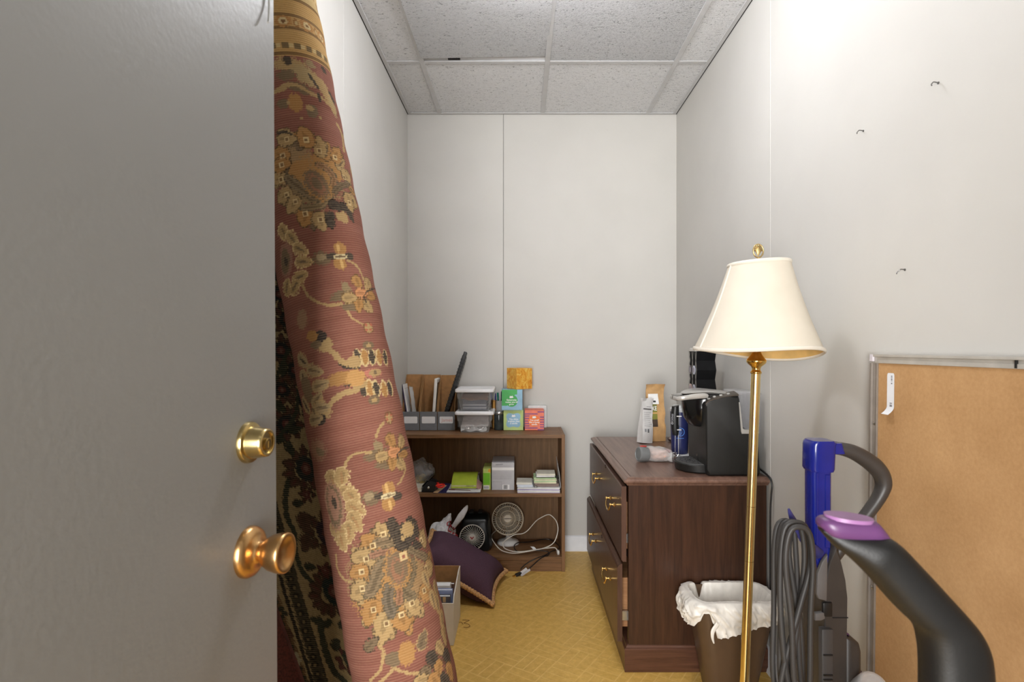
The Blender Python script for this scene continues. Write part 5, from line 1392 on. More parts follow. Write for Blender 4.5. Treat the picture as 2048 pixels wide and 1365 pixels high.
book(-0.462, -0.288, 2.338, 2.376, 0.214, mat('white_cover', (228, 226, 220), 0.5), 'thick white book behind the light blue one')
book(-0.462, -0.276, 2.381, 2.40, 0.203, mat('brown_cover', (132, 98, 82), 0.6), 'brown book at the back of the white box')

# scuff of dark thread on the floor
b = M()
pts = [(925, 1241), (936, 1241), (938, 1242), (928, 1247), (936, 1249), (940, 1253), (934, 1256), (927, 1255)]
def fl_(px, py, dz=0.001): Y = (H - dz) * F / (py - CY); return at(px, py, Y)
b.tube([fl_(*q) for q in pts], 0.0011, 6, 4); b.tube([fl_(*q) for q in ((913, 1243), (917, 1246), (922, 1245), (926, 1249))], 0.001, 6, 3)
tag(obj('thread', b, mat('brown_thread', (120, 82, 40), 0.9)), 'dark curled thread on the yellow floor beside the white box', 'thread')

# ================================================================== FILING CABINET
m_mah = wood('mahogany_side', (48, 29, 19), (72, 45, 30), 'z', 0.34, 0.55)
m_maht = wood('mahogany_top', (98, 72, 60), (130, 100, 86), 'y', 0.30, 0.6)
m_mahd = wood('mahogany_drawer', (70, 48, 38), (92, 66, 54), 'z', 0.30, 0.5)
m_mahx = wood('mahogany_rail', (68, 44, 33), (96, 64, 49), 'x', 0.3, 0.6)
fc = thing('filing_cabinet', 'dark mahogany lateral filing cabinet with two brass handled drawers', 'cabinet', (0.64, 2.58, 0))
CT = 0.713
YN, YFAR = 2.10, 3.05
b = M(); b.box(0.397, 0.905, YN, YN + 0.02, 0.09, CT - 0.028, 0.001, 1); obj('side_panel', b, m_mah, fc)
b = M(); b.box(0.397, 0.905, YFAR - 0.02, YFAR, 0.09, CT - 0.028, 0.001, 1); obj('side_panel', b, m_mah, fc)
b = M(); b.box(0.895, 0.905, YN + 0.02, YFAR - 0.02, 0.09, CT - 0.028); obj('back_panel', b, m_mah, fc)
b = M(); b.box(0.42, 0.895, YN + 0.02, YFAR - 0.02, 0.395, 0.402); obj('divider', b, m_dark, fc)
b = M(); b.box(0.44, 0.46, YN + 0.02, YFAR - 0.02, 0.10, CT - 0.03); obj('inner_face', b, m_dark, fc)
# moulded top
tx0, tx1, ty0, ty1 = 0.378, 0.909, 2.082, 3.075
b = M()
def rect_ring(o, z): return [Vector((tx0 + o, ty0 + o, z)), Vector((tx1, ty0 + o, z)), Vector((tx1, ty1 - o, z)), Vector((tx0 + o, ty1 - o, z))]
b.loft([rect_ring(0.014, CT - 0.030), rect_ring(0.010, CT - 0.024), rect_ring(0.004, CT - 0.020), rect_ring(0.0, CT - 0.016), rect_ring(0.0, CT - 0.011), rect_ring(0.004, CT - 0.007), rect_ring(0.011, CT - 0.0045), rect_ring(0.016, CT - 0.001), rect_ring(0.028, CT - 0.0005), rect_ring(0.0283, CT - 0.0022), rect_ring(0.0297, CT - 0.0022), rect_ring(0.030, CT - 0.0003)])
obj('top', b, m_maht, fc, 25)
# plinth
b = M()
px0, py0, py1 = 0.381, 2.088, 3.055
def pr(o, z): return [Vector((px0 + o, py0 + o, z)), Vector((0.905, py0 + o, z)), Vector((0.905, py1 - o, z)), Vector((px0 + o, py1 - o, z))]
b.loft([pr(0.001, 0.001), pr(0.0, 0.004), pr(0, 0.083), pr(0.003, 0.087), pr(0.006, 0.088), pr(0.009, 0.094), pr(0.013, 0.096), pr(0.016, 0.098)])
obj('plinth', b, m_mahx, fc, 25)
def drawer(xf, z0, z1, y0, y1, ztop_bev):
    b = M()
    if ztop_bev:
        prof = [(xf, z0), (xf + 0.018, z0), (xf + 0.018, z1), (xf + 0.012, z1), (xf + 0.008, z1 - 0.004), (xf + 0.004, z1 - 0.006), (xf, z1 - 0.014)]
    else:
        prof = [(xf, z0 + 0.006), (xf + 0.006, z0), (xf + 0.018, z0), (xf + 0.018, z1), (xf + 0.003, z1), (xf, z1 - 0.003)]
    b.prism(prof, y1 - y0, XZ(y1), 0.0)
    d = obj('drawer', b, m_mahd, fc, 25)
    b = M(); bx = xf + 0.018
    b.box(bx, 0.87, y0 + 0.05, y1 - 0.05, z0 + 0.03, z1 - 0.07, 0.001, 1); obj('drawer_box', b, wood('drawer_ply_%d' % int(z0 * 1000), (140, 96, 60), (170, 124, 84), 'x', 0.6), d)
    b = M()
    for ya in (y0 + 0.030, y1 - 0.042): b.box(bx + 0.003, 0.86, ya, ya + 0.012, (z0 + z1) / 2 - 0.08, (z0 + z1) / 2 - 0.045, 0.001, 1)
    obj('slide_rail', b, m_steel, d)
    return d
d1 = drawer(0.371, 0.402, CT - 0.034, 2.098, 3.052, False)
d2 = drawer(0.355, 0.112, 0.396, 2.092, 3.052, True)
def pull(d, xf, ya, yb, z):
    b = M()
    for y in (ya, yb):
        b.lathe([(0.0085, 0.0), (0.009, 0.002), (0.006, 0.0045), (0.004, 0.007), (0.004, 0.014), (0.0062, 0.017), (0.006, 0.021), (0.002, 0.023)], frame(Vector((xf, y, z)), (0, 1, 0), (-1, 0, 0)), 16)
    ym = (ya + yb) / 2; hh = (yb - ya) / 2
    b.tube([Vector((xf - 0.016, ya, z)), Vector((xf - 0.020, ya + 0.004, z - 0.010)), Vector((xf - 0.022, ya + 0.014, z - 0.024)), Vector((xf - 0.022, ym - 0.012, z - 0.030)), Vector((xf - 0.022, ym, z - 0.031)), Vector((xf - 0.022, ym + 0.012, z - 0.030)), Vector((xf - 0.022, yb - 0.014, z - 0.024)), Vector((xf - 0.020, yb - 0.004, z - 0.010)), Vector((xf - 0.016, yb, z))], [0.0028, 0.0026, 0.0032, 0.0038, 0.0042, 0.0038, 0.0032, 0.0026, 0.0028], 10, 4)
    obj('handle', b, m_brass, d)
pull(d1, 0.371, 2.245, 2.345, 0.572); pull(d1, 0.371, 2.685, 2.785, 0.574)
pull(d2, 0.355, 2.245, 2.345, 0.282); pull(d2, 0.355, 2.685, 2.785, 0.280)
for d, x, z in ((d1, 0.371, 0.672), (d2, 0.355, 0.366)):
    b = M(); b.lathe([(0.008, 0), (0.008, 0.0015), (0.0065, 0.002), (0.0065, 0.001), (0.001, 0.001)], frame(Vector((x, 2.49, z)), (0, 1, 0), (-1, 0, 0)), 16); obj('lock', b, mat('dark_bronze_lock', (60, 46, 38), 0.4, 0.7), d)
# ================================================================== ON THE CABINET
# ---- coffee maker
cm = thing('coffee_maker', 'black single-cup coffee maker with silver handle on the filing cabinet', 'coffee maker', (0.76, 2.24, CT))
YN2, YF2 = 2.112, 2.345
m_cof = mat('black_coffee_shell', (21, 21, 20), 0.45, var=0.08, bump=0.06)
m_sil = mat('satin_silver_plastic', (186, 184, 180), 0.32, 0.35, var=0.03)
b = M()
pl_ = pxpoly([(1417, 953), (1415, 940), (1410, 812), (1413, 806), (1424, 801), (1440, 797), (1460, 794), (1478, 793), (1480, 800), (1484, 866), (1486, 869), (1514, 868), (1517, 880), (1520, 945), (1519, 954)], YN2)
pl_ = [(x, max(z, CT + 0.001)) for x, z in pl_]
b.prism(pl_, YF2 - YN2, XZ(YF2), 0.010, 3); obj('body', b, m_cof, cm, 30)
b = M()
c0 = pxpoly([(1411, 809), (1416, 803), (1430, 798), (1448, 794.5), (1466, 791.5), (1478, 790)], YN2)
def ctl(u, v):
    i = min(len(c0) - 2, int(u * (len(c0) - 1))); f = u * (len(c0) - 1) - i
    x = c0[i][0] * (1 - f) + c0[i + 1][0] * f; z = c0[i][1] * (1 - f) + c0[i + 1][1] * f
    return Vector((x + 0.010 * v * (1 - u), YN2 + 0.002 + 0.05 * v, z + 0.0005 + (0.003 + 0.008 * u) * v ** 0.8))
b.sheet(ctl, 24, 8, 0.004); ctrl = obj('control_panel', b, mat('bronze_grey_panel', (96, 88, 80), 0.3, 0.5), cm)
for u in (0.26, 0.42, 0.57, 0.74):
    b = M(); p = ctl(u, 0.45); b.lathe([(0.0058, 0), (0.0058, 0.0018), (0.0045, 0.0026), (0.001, 0.0028)], frame(p + Vector((0, 0, 0.0004)), (1, 0, 0.2), (-0.1, -0.35, 1)), 16); obj('button', b, m_sil, ctrl)
# brew head
def plan(x0, x1, y0, y1, z, n=10):
    """rounded at the left (front) end, square at the right"""
    out = []; r = (y1 - y0) / 2; cy = (y0 + y1) / 2; rx = min(r, (x1 - x0) * 0.8)
    for k in range(2 * n + 1):
        a = PI / 2 + PI * k / (2 * n); out.append(Vector((x0 + rx + rx * math.cos(a), cy + r * math.sin(a), z)))
    return out + [Vector((x1, y0, z)), Vector((x1, y1, z))]
b = M()
b.loft([plan(0.668, 0.72, 2.175, 2.285, 0.886), plan(0.656, 0.72, 2.165, 2.295, 0.891), plan(0.640, 0.72, 2.152, 2.312, 0.918), plan(0.633, 0.72, 2.145, 2.32, 0.955), plan(0.632, 0.72, 2.145, 2.32, 0.962), plan(0.629, 0.735, 2.143, 2.322, 0.990), plan(0.629, 0.80, 2.143, 2.322, 1.002), plan(0.640, 0.80, 2.150, 2.316, 1.013), plan(0.675, 0.79, 2.155, 2.312, 1.0185)])
obj('brew_head', b, m_black_gloss, cm, 40)
b = M()
b.loft([plan(0.632, 0.81, 2.150, 2.318, 1.0195), plan(0.629, 0.815, 2.147, 2.321, 1.0225), plan(0.636, 0.812, 2.155, 2.313, 1.0255), plan(0.66, 0.80, 2.18, 2.29, 1.028)])
b.move(lambda q: Vector((q.x, q.y, q.z - 0.011 * ((q.x - 0.722) / 0.09) ** 2)))
obj('lid', b, m_sil, cm, 50)
b = M()
b.tube([at(1416, 794, 2.128), at(1408, 792, 2.128), at(1385, 794, 2.128), at(1364, 797, 2.13), at(1352, 798, 2.150), Vector((0.602, 2.185, 0.993)), Vector((0.598, 2.232, 0.993)), Vector((0.602, 2.285, 0.993)), Vector((0.618, 2.318, 0.993)), Vector((0.66, 2.330, 0.995)), Vector((0.705, 2.330, 0.997))],
       [0.006, 0.0105, 0.0100, 0.0085, 0.0075, 0.008, 0.008, 0.008, 0.0085, 0.0095, 0.009], 14, 6, flat=0.5, up=(0, 1, 0.0))
obj('handle', b, m_sil, cm, 60)
b = M(); b.loft([plan(0.690, 0.73, 2.150, 2.315, CT + 0.002), plan(0.690, 0.73, 2.150, 2.315, 0.90)]); obj('column', b, m_black_gloss, cm, 40)
b = M(); b.loft([plan(0.613, 0.715, 2.152, 2.325, CT + 0.001), plan(0.608, 0.715, 2.147, 2.330, CT + 0.006), plan(0.605, 0.715, 2.144, 2.333, CT + 0.030), plan(0.607, 0.715, 2.146, 2.331, CT + 0.033)]); obj('drip_tray', b, m_cof, cm, 35)
b = M(); b.loft([plan(0.612, 0.70, 2.152, 2.325, CT + 0.0332), plan(0.613, 0.70, 2.153, 2.324, CT + 0.0355)]); tr_ = obj('tray_grille', b, mat('dark_grille', (72, 72, 72), 0.5), cm, 35)
b = M()
for i in range(8):
    for j in range(3):
        a = PI / 2 + PI * (i + 0.5) / 8; r = 0.35 + 0.25 * j
        x, y = 0.690 + 0.072 * r * math.cos(a), 2.2385 + 0.080 * r * math.sin(a)
        b.box(x - 0.0015, x + 0.0015, y - 0.005, y + 0.005, CT + 0.0353, CT + 0.0358)
b.box(0.653, 0.663, 2.234, 2.243, CT + 0.0353, CT + 0.0360)
o = obj('slots', b, m_dark, tr_)
# water tank and its bracket
m_tank = clear_plastic('water_tank_plastic', (0.97, 0.97, 0.98), 0.95, 0.08)
b = M()
def tank(f): return rrect(0.8285 - 0.004 * f, 0.897 + 0.004 * f, 2.126, 2.335, 0.02, 0.870 + 0.150 * f)
b.loft([tank(0), tank(0.5), tank(0.95)] + [[Vector((0.863 + (q.x - 0.863) * 0.95, 2.23 + (q.y - 2.23) * 0.97, q.z + (0.004 if f == 0 else 0))) for q in tank(f)] for f in (0.95, 0.5, 0)]); obj('water_tank', b, m_tank, cm, 50)
b = M(); b.loft([rrect(0.823, 0.902, 2.122, 2.339, 0.02, 1.013), rrect(0.823, 0.902, 2.122, 2.339, 0.02, 1.019), rrect(0.83, 0.896, 2.13, 2.33, 0.02, 1.023)]); obj('tank_lid', b, m_tank, cm, 50)
b = M(); b.prism(pxpoly([(1478, 805), (1480.5, 805), (1485, 858), (1488, 860.5), (1517, 860.5), (1517, 868.5), (1484, 868.5), (1482.5, 864)], 2.108), 0.03, XZ(2.138), 0.0015, 1); obj('bracket', b, m_sil, cm)
b = M(); b.lathe([(0.012, 0), (0.012, 0.006), (0.002, 0.008)], Matrix.Translation((0.850, 2.20, 0.875)), 20); obj('valve', b, m_black_plastic, cm)
b = M(); b.tube([Vector((0.887, 2.30, CT + 0.03)), Vector((0.905, 2.20, CT + 0.02)), Vector((0.906, 2.085, CT + 0.006)), Vector((0.9065, 2.060, CT - 0.015)), Vector((0.9045, 2.060, CT - 0.06)), Vector((0.902, 2.062, CT - 0.14)), Vector((0.904, 2.066, 0.3)), Vector((0.906, 2.066, 0.01))], 0.0035, 8, 6); obj('power_cord', b, m_bflex, cm)

# ---- pod tower
pt = thing('pod_tower', 'tall black zigzag tower of coffee pods behind the coffee maker', 'pod holder', (0.81, 2.55, CT))
y0, ym, y1 = 2.503, 2.5535, 2.604; px0_, px1_ = 0.767, 0.857; hexh = 0.0835; amp = 0.011
nz = 5; zt = CT + 0.004 + hexh * 5.5
b = M()
zs = []; z = CT + 0.003; i = 0
prof_l, prof_r = [], []
z0t = CT + 0.002
for k in range(12):
    zz_ = z0t + k * hexh / 2
    if zz_ > zt + 1e-6: break
    off_ = -amp if k % 2 == 1 else amp * 0.6
    prof_l.append((y0 + off_ + 0.006, zz_)); prof_r.append((y1 - off_ - 0.006, zz_))
poly = prof_l + prof_r[::-1]
b.prism(poly, px1_ - (px0_ + 0.003), Matrix(((0, 0, 1, px0_ + 0.003), (1, 0, 0, 0), (0, 1, 0, 0), (0, 0, 0, 1)))); obj('body', b, mat('matte_black_tower', (22, 22, 23), 0.75, var=0.1, spec=0.12), pt, 20)
b = M(); b.prism([(y0 + 0.006, zt - 0.003), (y1 - 0.006, zt - 0.003), (y1 - 0.014, zt + 0.012), (y0 + 0.014, zt + 0.012)], px1_ - px0_, Matrix(((0, 0, 1, px0_), (1, 0, 0, 0), (0, 1, 0, 0), (0, 0, 0, 1))), 0.002, 1); obj('cap', b, mat('white_cap', (214, 212, 206), 0.5), pt)
m_pod = [mat('pod_foil_silver', (196, 200, 214), 0.4, 0.3), mat('pod_foil_pink', (196, 166, 160), 0.4, 0.2), mat('pod_foil_dark', (70, 60, 66), 0.4)]
def pod(y, z, mm):
    t = thing('coffee_pod', '', 'coffee pod', (px0_, y, z), 'coffee pods in the tower')
    mxp = frame(Vector((px0_ + 0.0028, y, z)), (0, 1, 0), (-1, 0, 0))
    b = M(); b.lathe([(0.0190, 0.0), (0.0200, 0.0015), (0.0200, 0.003), (0.0182, 0.0034), (0.001, 0.0034)], mxp, 24); obj('foil_lid', b, mm, t)
    b = M(); b.lathe([(0.0120, 0.0032), (0.0120, 0.0038), (0.001, 0.0038)], mxp, 20); obj('printed_centre', b, mat('pod_print', (150, 146, 158), 0.5), t)
    return t
zr = [z0t + hexh * (k + 0.5) for k in range(5)]
names = ['top', 'second', 'third', 'fourth', 'lowest']
for k, z in enumerate(reversed(zr)):
    for col, y in enumerate((y0 + 0.0245, y1 - 0.0245)):
        if k >= 2 and (k + col) % 2: continue
        t = pod(y, z, m_pod[0] if col == 0 else m_pod[1] if k == 1 else m_pod[2])
        t['label'] = 'foil lidded coffee pod in the %s row of the tower, %s column' % (names[k], 'near' if col == 0 else 'far')
b = M()
for y in (y0 + 0.002, ym, y1 - 0.002):
    for k in range(11):
        za, zb2 = z0t + k * hexh / 2, z0t + (k + 1) * hexh / 2
        s_ = 1 if k % 2 == 0 else -1
        for q in (-1, 1):
            a = 0.0105 * s_ * q
            b.tube([Vector((px0_ + 0.002, y + (a if s_ > 0 else -a) * (0 if s_ > 0 else 1) , za)), Vector((px0_ + 0.002, y + a * (1 if s_ > 0 else 0), zb2))], 0.0009, 5)
o = obj('wire_lattice', b, mat('pale_lattice_edge', (150, 146, 140), 0.4, 0.3), pt); o['kind'] = 'stuff'

# ---- tumbler
tb = thing('tumbler', 'navy blue tumbler with a bright blue round logo by the coffee maker', 'tumbler', (0.717, 2.575, CT))
tc_ = Vector((0.7165, 2.572, CT))
b = M(); b.lathe([(0.0335, 0.001), (0.0355, 0.004), (0.037, 0.03), (0.042, 0.185), (0.042, 0.190)], Matrix.Translation(tc_), 40); obj('cup', b, mat('navy_lacquer', (36, 42, 88), 0.35), tb)
b = M(); b.lathe([(0.0425, 0.190), (0.0435, 0.193), (0.0435, 0.203), (0.040, 0.207), (0.030, 0.209), (0.030, 0.217), (0.022, 0.219), (0.001, 0.219)], Matrix.Translation(tc_), 36); obj('lid', b, mat('clear_white_lid', (196, 198, 200), 0.2), tb)
def oncup(pts, r_off=0.0006):
    """pts in metres around the cup (arc, height); facing the camera side"""
    out = []
    for a, z in pts:
        r = 0.037 + (z - 0.03) * 0.0323 + r_off; th_ = -PI / 2 - 0.27 + a / r
        out.append(Vector((tc_.x + r * math.cos(th_), tc_.y + r * math.sin(th_), CT + z)))
    return out
m_blue = mat('bright_blue_print', (92, 156, 246), 0.4)
b = M(); b.tube(oncup([(0.004 + 0.0175 * math.cos(a), 0.102 + 0.0175 * math.sin(a)) for a in [2 * PI * i / 40 for i in range(40)]]), 0.0012, 5, closed=True)
for a0, a1 in ((2.6, 0.9), (2.9, 0.35), (3.4, -0.1), (3.9, -0.6)):
    s_, e_ = (0.004 + 0.016 * math.cos(a0 + 0.5), 0.100 + 0.012 * math.sin(a0 + 0.5)), (0.002 + 0.011 * math.cos(a1), 0.102 + 0.011 * math.sin(a1))
    b.tube(oncup([s_, ((s_[0] + e_[0]) / 2 - 0.001, (s_[1] + e_[1]) / 2 - 0.001), e_]), [0.0048, 0.0044, 0.0010], 6, 4, flat=0.25)
obj('round_logo', b, m_blue, tb)
b = M(); b.tube(oncup([(x, 0.074) for x in np.linspace(-0.013, 0.018, 8)]), 0.0040, 6, flat=0.30); obj('logo_line', b, m_blue, tb)

# ---- milk frother on its stand
fr = thing('milk_frother', 'black handheld milk frother resting in a wire stand', 'frother', (0.678, 2.49, CT))
xf, yf = at(1350, 0, 2.49).x, 2.49
zt_ = lambda py: H - (py - CY) / F * 2.49
b = M(); rings = []
for py, hw, dx in ((871, 5.5, 1.5), (868, 6.2, 1.0), (858, 7.3, 0.2), (845, 7.8, -0.4), (832, 8.2, -0.6), (822, 7.6, 0.0), (816, 7.0, 0.6)):
    z = zt_(py); r = hw / F * 2.49; x = xf + dx / F * 2.49
    rings.append([Vector((x + r * math.cos(a), yf + r * math.sin(a), z)) for a in [2 * PI * i / 24 for i in range(24)]])
top = rings[-1]
rings.append([Vector((q.x, q.y, q.z + 0.006 + 0.5 * max(0, q.x - xf - 0.004))) for q in top])
b.loft(rings); obj('handle', b, m_black_plastic, fr, 50)
text('mocup', 0.017, XZ(yf - 0.0186) @ Matrix.Translation((at(1345.5, 0, 2.47).x, zt_(838), 0)) @ Matrix.Rotation(-PI / 2, 4, 'Z'), mat('grey_print', (170, 170, 176), 0.5), fr)
b = M(); b.tube([Vector((xf + 0.001, yf, zt_(870))), Vector((xf + 0.0005, yf, zt_(905)))], 0.0011, 8); obj('whisk_shaft', b, m_steel, fr)
b = M()
for k in range(14):
    a = k * 2 * PI / 14; b.tube([Vector((xf + 0.008 * math.cos(a), yf + 0.008 * math.sin(a), zt_(906) + 0.002 * math.cos(3 * a))), Vector((xf + 0.008 * math.cos(a + 0.5), yf + 0.008 * math.sin(a + 0.5), zt_(906) - 0.002))], 0.0008, 5)
obj('whisk_coil', b, m_steel, fr)
stn = thing('frother_stand', 'thin chrome wire stand holding the black frother', 'stand', (0.69, 2.49, CT))
xs_ = at(1356.5, 0, 2.49).x
b = M(); b.tube([Vector((xs_, yf - 0.006, CT + 0.002)), Vector((xs_ - 0.001, yf - 0.006, zt_(880))), Vector((xs_ + 0.001, yf - 0.006, zt_(832)))], 0.0015, 8); obj('post', b, m_steel, stn)
for py, w_ in ((832, 0.013), (859, 0.011)):
    b = M(); b.box(xs_ - w_, xs_ + w_ * 0.7, yf - 0.0225, yf - 0.020, zt_(py) - 0.0018, zt_(py) + 0.0018, 0.0005, 1); b.tube([Vector((xs_ + 0.001, yf - 0.006, zt_(py))), Vector((xs_ + 0.004, yf - 0.021, zt_(py)))], 0.0012, 6); obj('clip', b, mat('white_clip', (236, 236, 236), 0.3), stn)
b = M()
for k in range(3):
    b.tube([Vector((xs_ + (0.006 + 0.005 * k) * math.cos(a), yf - 0.006 + (0.006 + 0.005 * k) * math.sin(a), CT + 0.0022)) for a in [2 * PI * i / 20 for i in range(20)]], 0.0014, 6, closed=True)
b.tube([Vector((xs_, yf - 0.006, CT + 0.012)), Vector((xs_ + 0.008, yf - 0.010, CT + 0.003))], 0.0014, 6); b.tube([Vector((xs_, yf - 0.006, CT + 0.012)), Vector((xs_ - 0.008, yf - 0.010, CT + 0.003))], 0.0014, 6)
obj('coil_foot', b, m_steel, stn)

# ---- coaster stack at the back
cs = thing('trinket_dish', 'small dark rimmed dish with a pink trinket at the back of the cabinet', 'dish', (0.80, 2.91, CT))
b = M(); b.lathe([(0.035, 0.001), (0.047, 0.004), (0.052, 0.013), (0.050, 0.0135), (0.045, 0.006), (0.002, 0.005)], Matrix.Translation((0.800, 2.905, CT)), 36); obj('dish', b, mat('dark_brown_glaze', (74, 58, 56), 0.35), cs)
b = M(); b.lathe([(0.044, 0.0055), (0.045, 0.014), (0.042, 0.016), (0.002, 0.017)], Matrix.Translation((0.800, 2.905, CT)), 30); obj('liner', b, mat('pinkish_paper', (178, 156, 150), 0.7), cs)
b = M(); b.tube([Vector((0.785, 2.89, CT + 0.016)), Vector((0.780, 2.885, CT + 0.028)), Vector((0.773, 2.885, CT + 0.038))], [0.006, 0.004, 0.003], 8, 3); obj('trinket', b, mat('dusty_pink', (166, 122, 128), 0.6), cs)

# ---- coffee bags
def pouch(name, label, cat, c, wd, dp, h, lean, yaw, material, seed, crease=0.004):
    """flat bottomed gusset bag pinched at the top; local x width, y depth"""
    t = thing(name, label, cat, c, 'coffee bags on the cabinet')
    mx = Matrix.Translation(c) @ Matrix.Rotation(yaw, 4, 'Z') @ Matrix.Rotation(lean[0], 4, 'X') @ Matrix.Rotation(lean[1], 4, 'Y')
    n = 15; b = M(); rings = []
    for k in range(22):
        f = k / 21; z = h * f
        d_ = dp * (1 - max(0, (f - 0.25) / 0.62) ** 1.3) if f < 0.87 else 0.004
        d_ = max(0.004, d_); w_ = wd * (1 + 0.05 * f - 0.05 * math.sin(PI * f))
        ring = []
        for (ax, ay, bx, by) in ((-1, -1, 1, -1), (1, -1, 1, 1), (1, 1, -1, 1), (-1, 1, -1, -1)):
            m_ = n if ay == by else 5
            for i in range(m_):
                u = i / m_; x = (ax + (bx - ax) * u) * w_ / 2; y = (ay + (by - ay) * u) * d_ / 2
                if ay == by: y *= 1 + 0.18 * (1 - (2 * u - 1) ** 2) * (1 if f < 0.8 else 0)
                else: x *= 1 - 0.10 * (1 - abs(2 * u - 1)) * min(1, d_ / 0.02) * f
                q = Vector((x, y, z)); am = crease * min(1, f * 6)
                q = q + wob(q, 26, am, seed) + wob(q, 70, am * 0.35, seed)
                if f > 0.9: q.y += 0.012 * (f - 0.9) * 10 * math.sin(u * 3 + seed)
                ring.append(mx @ q)
        rings.append(ring)
    b.loft(rings)
    lo = min(v.co.z for v in b.bm.verts)
    b.move(lambda q: Vector((q.x, q.y, max(q.z, CT + 0.0006))))
    o = obj('bag', b, material, t, 55)
    return t, mx, o
m_kbag = mat('kraft_coffee_bag', (200, 158, 106), 0.6, var=0.06, scale=30, bump=0.15, bscale=40)
def bag_decal(t, mx, bag, parts, ydeep):
    from mathutils.bvhtree import BVHTree
    me = bag.data; tree = BVHTree.FromPolygons([v.co.copy() for v in me.vertices], [p_.vertices[:] for p_ in me.polygons])
    dirv = (mx.to_3x3() @ Vector((0, 1, 0))).normalized()
    def proj(x, z, lift):
        o_ = mx @ Vector((x, -0.2, z)); h_ = tree.ray_cast(o_, dirv)
        return (h_[0] - dirv * lift) if h_[0] else mx @ Vector((x, -ydeep, z))
    for nm, x0, x1, z0, z1, mm, lift in parts:
        b = M(); b.sheet(lambda u, v: proj(x0 + (x1 - x0) * u, z0 + (z1 - z0) * v, lift), 8, 10); obj(nm, b, mm, t, fixn=False)
    return proj
cK = Vector((at(1309, 0, 2.935).x, 2.935, CT + 0.001))
tK, mK, oK = pouch('coffee_bag', 'tall kraft paper coffee bag with an olive label', 'coffee bag', cK, 0.094, 0.062, 0.290, (0.02, 0.0), 0.20, m_kbag, 3, 0.0045)
pr_ = bag_decal(tK, mK, oK, [('white_sticker', -0.040, 0.014, 0.188, 0.240, m_white_ink, 0.0016), ('olive_label', -0.044, 0.002, 0.110, 0.200, mat('olive_label', (128, 128, 56), 0.5, var=0.12), 0.0008), ('dark_label_foot', -0.044, 0.002, 0.075, 0.112, mat('dark_label', (72, 58, 48), 0.5, var=0.2), 0.0010), ('tan_strip', -0.036, 0.002, 0.140, 0.147, mat('tan_strip', (206, 160, 100), 0.5), 0.0012), ('black_mark', -0.016, -0.002, 0.197, 0.206, m_ink, 0.0024)], 0.03)
tx = text('UKE', 0.030, Matrix(), m_white_ink, tK, bold=0.0006, ext=0)
for v in tx.data.vertices: v.co = pr_(-0.020 + v.co.x * 0.72, 0.166 + v.co.y, 0.0030)
cW = Vector((at(1288, 0, 2.875).x, 2.86, CT + 0.001))
m_wbag = mat('white_coffee_bag', (216, 214, 212), 0.45, var=0.03, bump=0.1, bscale=60)
tW, mW, oW = pouch('coffee_bag', 'small white coffee bag with fine print leaning by the kraft bag', 'coffee bag', cW, 0.062, 0.045, 0.222, (-0.04, 0.10), 0.40, m_wbag, 8, 0.003)
m_fine = mat('fine_print_grey', (150, 150, 152), 0.6)
bag_decal(tW, mW, oW, [('heading_print', -0.024, 0.024, 0.165, 0.171, mat('heading_ink', (84, 80, 80), 0.6), 0.0012), ('small_heading', -0.004, 0.022, 0.178, 0.181, m_fine, 0.0012)] + [('print_line', -0.022, 0.012 if i % 3 else 0.022, 0.150 - 0.0095 * i, 0.152 - 0.0095 * i, m_fine, 0.0012) for i in range(8)] + [('barcode', -0.022, -0.012, 0.055, 0.070, m_fine, 0.0012), ('barcode', -0.006, 0.004, 0.052, 0.070, mat('code_grey', (110, 110, 112), 0.6), 0.0012)], 0.022)

# ---- lying bag of creamers with a grey cap
lc = thing('snack_bag', 'clear bag of tan packets with a grey scoop lying on the cabinet', 'bag', (0.575, 2.40, CT))
cL = Vector((at(1312, 0, 2.40).x, 2.40, CT + 0.030))
bm = bmesh.new(); bmesh.ops.create_icosphere(bm, subdivisions=4, radius=1.0); b = M(); b.bm.free(); b.bm = bm
def lyb(q):
    n_ = wob(q, 1.8, 0.22, 6) + wob(q, 5, 0.12, 16)
    q = q * (1 + n_.x); tail = max(0, q.x - 0.3)
    return Vector((cL.x + q.x * 0.062 + 0.012, cL.y + q.y * 0.045 - q.x * 0.012, max(CT + 0.001, cL.z + q.z * 0.033 * (1 - 0.35 * tail) - 0.006 * tail)))
b.move(lyb); obj('film', b, clear_plastic('snack_film', (0.93, 0.90, 0.88), 0.70, 0.2), lc, 75)
bm = bmesh.new(); bmesh.ops.create_icosphere(bm, subdivisions=4, radius=0.9); b = M(); b.bm.free(); b.bm = bm
b.move(lambda q: (lambda v: Vector((cL.x + (v.x - cL.x) * 0.86, v.y, max(CT + 0.002, cL.z + (v.z - cL.z) * 0.86))))(lyb(q + wob(q, 3, 0.15, 44)))); obj('contents', b, mat('tan_packets', (186, 152, 136), 0.7, var=0.22, scale=60), lc, 60)
cg = Vector((at(1281, 0, 2.385).x, 2.385, CT + 0.0315)); mxg = frame(cg, (0, 0.3, 1), Vector((-1, -0.25, 0.18)))
b = M(); b.lathe([(0.026, -0.032), (0.029, -0.030), (0.0305, 0.004), (0.029, 0.010), (0.026, 0.012), (0.0245, 0.009), (0.001, 0.009)], mxg, 30)
b.move(lambda q: Vector((q.x, q.y, max(q.z, CT + 0.001)))); obj('scoop', b, mat('grey_scoop', (112, 114, 114), 0.45), lc, 40)
b = M(); b.tube([at(1280, 893.5, 2.40), at(1286, 893, 2.40), at(1292, 893.5, 2.41)], 0.0035, 8, 3); b.tube([at(1331, 900, 2.41), at(1336, 903, 2.41), at(1341, 908, 2.40)], [0.004, 0.008, 0.005], 8, 3); obj('red_tie', b, mat('red_tie', (200, 74, 66), 0.5), lc)
